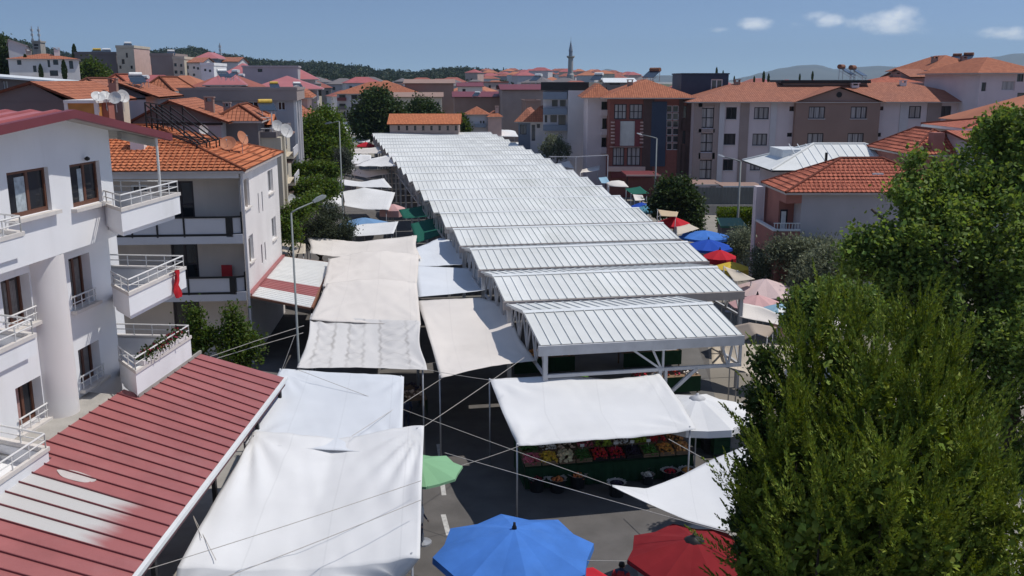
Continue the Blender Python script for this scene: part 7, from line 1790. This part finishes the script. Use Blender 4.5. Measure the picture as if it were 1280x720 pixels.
for i, (kd, lb, r_, el) in enumerate(row2):
    w = Lx / len(row2); crate(lb, w * (i + .5), .92, 1.005, w * .92, .54, kd, r_, elong=el, tagc=i in (1, 4, 6, 7))
def tub(label, px, py, kind, r=.04, R_=.27, h=.42, col='black', el=1.0, lining=True):
    p = P(px, py, h); t = thing('produce_tub', label, 'tub', (p.x, p.y, 0.006), 0, 'tubs on the road before the fruit stall')
    mb = MB(); mb.lathe((0, 0, 0), [(R_ * .82, 0), (R_ * .95, h * .9), (R_ * 1.06, h * .92), (R_ * 1.06, h), (R_ * .9, h), (R_ * .85, h * .8)], 14); mb.build('bucket', M[col], t)
    hm2 = MB(); heap(hm2, 0, 0, h * .8, R_ * 1.35, R_ * 1.35, .16, r, int(46 * (.04 / r)), 0, el); hm2.build('produce', FR[kind], t, smooth=True)
    if lining:
        lb_ = MB(); n = 16
        for k in range(n):
            a, b = 6.2832 * k / n, 6.2832 * (k + 1) / n; ra, rb__ = R_ * random.uniform(1.05, 1.3), R_ * random.uniform(1.05, 1.3)
            lb_.quad((R_ * .85 * math.cos(a), R_ * .85 * math.sin(a), h + .01), (R_ * .85 * math.cos(b), R_ * .85 * math.sin(b), h + .01), (rb__ * math.cos(b), rb__ * math.sin(b), h + .03), (ra * math.cos(a), ra * math.sin(a), h + .05))
        lb_.build('bag_lining', mat('plastic_bag', (.5, .48, .46), .4, .1, 6), t)
for a in [('leftmost black tub of dark cherries on the road', 671, 598, 'cherry', .028), ('black tub of orange carrots lined with a white bag', 697, 599, 'carrot', .034), ('black tub of orange red fruit right of the carrots', 722, 594, 'carrot', .036), ('tub of white garlic under the stall edge', 748, 584, 'garlic', .035, .3, .36), ('tub of pale onions by the road', 777, 584, 'onion', .04), ('open black tub of dark grapes with a white card', 771, 604, 'grape', .03),
          ('round white bucket of onions in front of the stall', 810, 594, 'garlic', .03, .2, .3), ('tub of pale onions behind the white bucket', 810, 582, 'onion', .04), ('tub of red tomatoes near the stall right end', 836, 578, 'tomato', .04), ('tub of red strawberries at the tarp edge', 838, 589, 'strawberry', .03), ('tub of apricots by the white tarp edge', 860, 588, 'apricot', .035), ('tub of peaches at the stall right end', 858, 578, 'peach', .04)]:
    tub(*a)
for i, (px, py) in enumerate([(888, 552), (900, 556), (876, 548)]):
    p = P(px, py, .4); t = thing('stacked_crates', ['dark green crate stack right of the stall', 'dark crate stack nearest the yellow kerb line', 'dark crate stack behind the stall end'][i], 'crates', (p.x, p.y, .13), HA, 'crate stacks by the yellow kerb')
    for k in range(3):
        mb = MB(); z = k * .26
        for (xa, xb, ya, yb) in ((-.3, .3, -.2, -.18), (-.3, .3, .18, .2), (-.3, -.28, -.18, .18), (.28, .3, -.18, .18)): mb.box(xa, xb, ya, yb, z, z + .24)
        mb.box(-.28, .28, -.18, .18, z, z + .02); mb.build('crate', gcl if i else M['black'], t)
# plainer tables inside the hall and under the left tarps
def table(label, x, y, L, rz, cols, grp):
    p = H(x, y, .014); t = thing('market_table', label, 'market table', tuple(p), HA + rz, grp)
    mb = MB(); mb.box(-L / 2, L / 2, -.55, .55, .72, .78); mb.build('table_top', M['wood'], t)
    mb = MB(); mb.box(-L / 2, L / 2, -.57, -.555, .1, .775); mb.build('drape', gcl, t)
    for sx in (-1, 1):
        for sy in (-1, 1): mb = MB(); mb.box(sx * (L / 2 - .08) - .03, sx * (L / 2 - .08) + .03, sy * .45 - .03, sy * .45 + .03, 0, .715); mb.build('leg', M['wood'], t)
    n = max(2, int(L / .7))
    for i in range(n):
        hm2 = MB(); x_ = -L / 2 + L * (i + .5) / n; heap(hm2, x_, 0, .80, L / n * .85, .9, .18, .05, 30); hm2.build('produce', FR[cols[i % len(cols)]], t, smooth=True)
for i, (x, y, c) in enumerate([(8.6, 32, ['cherry', 'carrot', 'tomato']), (12.1, 32.2, ['cucumber', 'onion']), (8.9, 35.7, ['peach', 'pepper']), (13.6, 36.2, ['tomato', 'garlic']), (9.1, 40, ['lime', 'apricot']), (14.2, 40, ['tomato', 'pepper'])]):
    table('produce table in the shade under the hall roof', x, y, 2.8, 0, c, 'tables under the hall')
for i, (px, py, c) in enumerate([(505, 520, ['cucumber', 'tomato']), (545, 500, ['onion', 'grape']), (500, 600, ['grape', 'cherry'])]):
    p = P(px, py, .4); q = fx(p); table(['table glimpsed in the gap right of the flat cool tarp', 'table glimpsed under the diagonal cream tarp', 'table under the big bright tarp edge'][i], q.x - 1.0, q.y, 1.8, R(90), c, 'tables under the left tarps')
# ================================================================== PEOPLE
def person(label, loc, rz, shirt, trousers, hgt=1.45, pose='stand', hairm='hair'):
    t = thing('person', label, 'person', loc, rz, None); s = hgt / 1.7
    me = bpy.data.meshes.new('body')
    J = dict(pel=(0, 0, .93), sp=(0, .01, 1.12), ch=(0, .0, 1.32), nk=(0, .0, 1.47), hd=(0, -.03, 1.58), tp=(0, -.02, 1.68))
    for sx, q in ((-1, 'l'), (1, 'r')):
        J.update({'hip' + q: (sx * .09, 0, .90), 'kn' + q: (sx * .10, -.03, .50), 'an' + q: (sx * .10, .02, .09), 'ft' + q: (sx * .11, -.14, .05),
                  'sh' + q: (sx * .18, 0, 1.40), 'el' + q: (sx * .25, .03, 1.14), 'wr' + q: (sx * .24, -.12, .93), 'ha' + q: (sx * .23, -.19, .86)})
    names = list(J); idx = {n: i for i, n in enumerate(names)}
    E = [('pel', 'sp'), ('sp', 'ch'), ('ch', 'nk'), ('nk', 'hd'), ('hd', 'tp')]
    for q in 'lr': E += [('pel', 'hip' + q), ('hip' + q, 'kn' + q), ('kn' + q, 'an' + q), ('an' + q, 'ft' + q), ('ch', 'sh' + q), ('sh' + q, 'el' + q), ('el' + q, 'wr' + q), ('wr' + q, 'ha' + q)]
    rad = dict(pel=.135, sp=.12, ch=.14, nk=.055, hd=.085, tp=.06, hip=.095, kn=.058, an=.04, ft=.035, sh=.062, el=.042, wr=.03, ha=.032)
    me.from_pydata([tuple(Vector(J[n]) * s) for n in names], [(idx[a], idx[b]) for a, b in E], [])
    o = bpy.data.objects.new('body', me); COL.objects.link(o); o.parent = t
    sk = o.modifiers.new('skin', 'SKIN'); o.modifiers.new('sub', 'SUBSURF').render_levels = 2; o.modifiers['sub'].levels = 2
    for n in names:
        k = n if n in rad else n[:-1]; d = me.skin_vertices[0].data[idx[n]]; d.radius = (rad[k] * s, rad[k] * s * (.8 if n in ('ch', 'sp', 'pel') else 1)); d.use_root = n == 'pel'
    o.data.materials.append(M[trousers]); 
    sh = MB(); sh.lathe((0, 0, .86 * s), [(.165 * s, 0), (.15 * s, .2 * s), (.175 * s, .44 * s), (.12 * s, .56 * s), (.065 * s, .60 * s)], 14)
    for sx in (-1, 1): sh.tube([(sx * .16 * s, 0, 1.40 * s), (sx * .235 * s, .02, 1.22 * s)], [.075 * s, .07 * s], 10)
    sh.build('shirt', M[shirt], t, smooth=True)
    hd_ = MB(); hd_.lathe((0, -.025 * s, 1.585 * s), [(.03 * s, -.125 * s), (.065 * s, -.09 * s), (.078 * s, 0), (.07 * s, .07 * s), (.03 * s, .11 * s)], 14); hd_.tube([(0, -.10 * s, 1.60 * s), (0, -.125 * s, 1.575 * s)], [.012 * s, .018 * s], 6); hd_.tube([(0, 0, 1.44 * s), (0, 0, 1.5 * s)], .05 * s, 10)
    for sx in (-1, 1): hd_.lathe((sx * .08 * s, -.01, 1.585 * s), [(.012, -.03), (.018, 0), (.012, .03)], 6)
    hd_.build('head', M['skin'], t, smooth=True)
    hr = MB(); hr.lathe((0, -.005 * s, 1.60 * s), [(.082 * s, -.03 * s), (.092 * s, .03 * s), (.08 * s, .085 * s), (.03 * s, .118 * s), (.004, .122 * s)], 14); hr.build('hair', M[hairm], t, smooth=True)
    for sx in (-1, 1):
        for k in range(5):
            f_ = MB(); b = Vector((sx * (.215 + .012 * k) * s, -.20 * s, .85 * s)); f_.tube([b, b + Vector((0, -.02, -.035 - .006 * (2 - abs(k - 2)))), b + Vector((0, -.015, -.065))], [.009, .008, .006], 6); f_.build('finger', M['skin'], t, smooth=True)
    return t
p = P(777, 712, 1.35); person('person with dark hair and red shirt at the lower edge by the red umbrella', (p.x, p.y, .125), R(160), 'redcloth', 'bluecloth', 1.42)
p = P(526, 641, 1.0); person('person in pale shirt mostly hidden behind the edge of the big white tarp', (p.x - .05, p.y, .008), R(70), 'white2', 'bluecloth', 1.42)
p = P(511, 512, .9); person('person in dark clothes in the shadowed gap beside the flat cool tarp', (p.x - .1, p.y, .008), R(200), 'bluecloth', 'bluecloth', 1.42)
rt_ = tarp('red_tarp', 'small bright red sheet with dark hem peeking out beneath the blue umbrella', [[P(722, 711, 2.0), P(741, 709, 2.05)], [P(722, 735, 1.9), P(770, 726, 1.95)]], CV['red'], sag=.02, seed=81, nu=8, nv=6, poles=((.98, .98),))
# ================================================================== ROPES AND SMALL THINGS
def rope(label, pts, m='rope', r=.0085, sag=.0):
    pts = [Vector(p) for p in pts]; out = []
    for a, b in zip(pts, pts[1:]):
        n = 8
        for i in range(n): t = i / n; q = a.lerp(b, t); q.z -= sag * 4 * t * (1 - t); out.append(q)
    out.append(pts[-1]); o0 = pts[0].copy(); mb = MB(); mb.tube([q - o0 for q in out], r, 5); o = mb.build('rope', M[m]); o.location = o0
    return tag(o, label, 'rope', 'ropes holding the tarps')
rope('rope from the tall lamp post to the curved tip of the right tarp', [P(372, 462, 3.5), P(764, 607, 2.52)], sag=.03)
rope('rope from the cream diagonal tarp down over the flat cool tarp', [P(551, 474, 3.16), P(440, 545, 3.3)], sag=.0)
rope('rope from the big tarp corner to the hall front post', [P(530, 533, 3.56), P(655, 447, 4.2)], sag=.02)
rope('rope from the dirty puckered tarp to the stall tarp corner', [P(534, 462, 3.42), P(612, 475, 3.05)], sag=.02)
rope('long rope crossing from the road edge to the dark red umbrella', [P(556, 566, 3.2), P(930, 672, 2.9)], sag=.02)
rope('rope from the lower stall tarp corner to the green umbrella', [P(648, 558, 2.46), P(573, 583, 2.2)], sag=.02)
rope('rope across the red canopy to the big tarp', [P(0, 690, 4.3), P(298, 543, 3.6)], sag=.02)
rope('upper rope lying over the big white tarp', [P(170, 716, 3.5), P(526, 601, 3.75)], sag=.03)
rope('lower rope lying over the big white tarp', [P(190, 756, 3.4), P(526, 625, 3.72)], sag=.03)
rope('taut line low across the foreground by the umbrellas', [P(690, 700, 2.0), P(880, 703, 2.2)], r=.008)
rope('short rope from the metal canopy to the big tarp edge', [P(236, 632, 2.9), P(252, 672, 3.0)], 'rope', .008)
rope('thin cord from the canopy gutter to the tarp corner', [P(232, 626, 2.95), P(270, 700, 2.95)], 'rope', .008)
rope('wire from the tall lamp post toward the garden shrubs, upper', [P(380, 407, 4.2), P(320, 426, 3.9), P(262, 446, 3.6)], 'rope', .012)
rope('wire from the tall lamp post toward the garden shrubs, lower', [P(379, 416, 4.0), P(320, 433, 3.7), P(258, 452, 3.4)], 'rope', .012)
rope('rope from the stall tarp corner to the sheet beneath', [P(836, 549, 2.5), P(886, 577, 2.62)], r=.012)
rope('line from the flat cool tarp to the lamp post collar', [P(368, 420, 4.4), P(352, 463, 3.25)], 'rope', .01)
fl_o = P(213, 340, 7.5); fg = thing('flag', 'red flag hanging furled over the middle balcony of the white house', 'flag', (0, 0, 0), 0)
q = wx * -11.82 + wy * 25.75; fg.location = (q.x, q.y, 7.62); WM[fg.name] = Matrix.Translation(fg.location)
mb = MB(); n = 9; vs = []
for j in range(n):
    z = -.82 * j / (n - 1)
    for i in range(7):
        a = i / 6; vs.append(wy * ((a - .5) * (.27 - .06 * math.sin(j * .9)) + .03 * math.sin(j)) + wx * (.06 * math.sin(a * 9 + j * .7) + .03) + Vector((0, 0, z)))
mb.add(vs, [(j * 7 + i, j * 7 + i + 1, j * 7 + i + 8, j * 7 + i + 7) for j in range(n - 1) for i in range(6)]); mb.build('cloth', mat('flag_red', (.55, .02, .03), .8, .15, 8), fg, smooth=True)
mb = MB(); mb.bar(wy * -.3 + Vector((0, 0, .02)), wy * .3 + Vector((0, 0, .02)), .03); mb.build('cord', M['rope'], fg)
pl0 = wx * -11.98 + wy * 24.9
pp = thing('flower_planter', 'long planter of red geraniums on the lowest balcony parapet', 'planter', (pl0.x, pl0.y, 5.43), BA)
mb = MB(); mb.box(-.11, .11, -1.4, 1.4, .0, .13); mb.build('box', M['white2'], pp)
C = np.stack([rng.normal(0, .09, 900), rng.uniform(-1.35, 1.35, 900), np.abs(rng.normal(.2, .09, 900))], 1); leaf_mesh('foliage', C, unit(900), .09, .07, LF['dark'], pp)
C = np.stack([rng.normal(.03, .1, 110), rng.uniform(-1.3, 1.35, 110), .24 + np.abs(rng.normal(.05, .06, 110))], 1); leaf_mesh('flowers', C, unit(110), .07, .07, leaf_mat('geranium_red', (.26, .025, .035), .2, .4), pp)
ch = thing('folding_chair', 'red chair on the middle loggia of the pale house', 'chair', tuple(PD(282, 348, 42.9)), 0); ch.location.z = 3.51
mb = MB(); mb.box(-.25, .25, -.25, .25, .4, .45); mb.build('seat', M['redcloth'], ch); mb = MB(); mb.box(-.25, .25, .25, .29, .45, 1.0); mb.build('backrest', M['redcloth'], ch)
for sx in (-1, 1):
    for sy in (-1, 1): mb = MB(); mb.box(sx * .22 - .015, sx * .22 + .015, sy * .22 - .015, sy * .22 + .015, 0, .4); mb.build('leg', M['black'], ch)
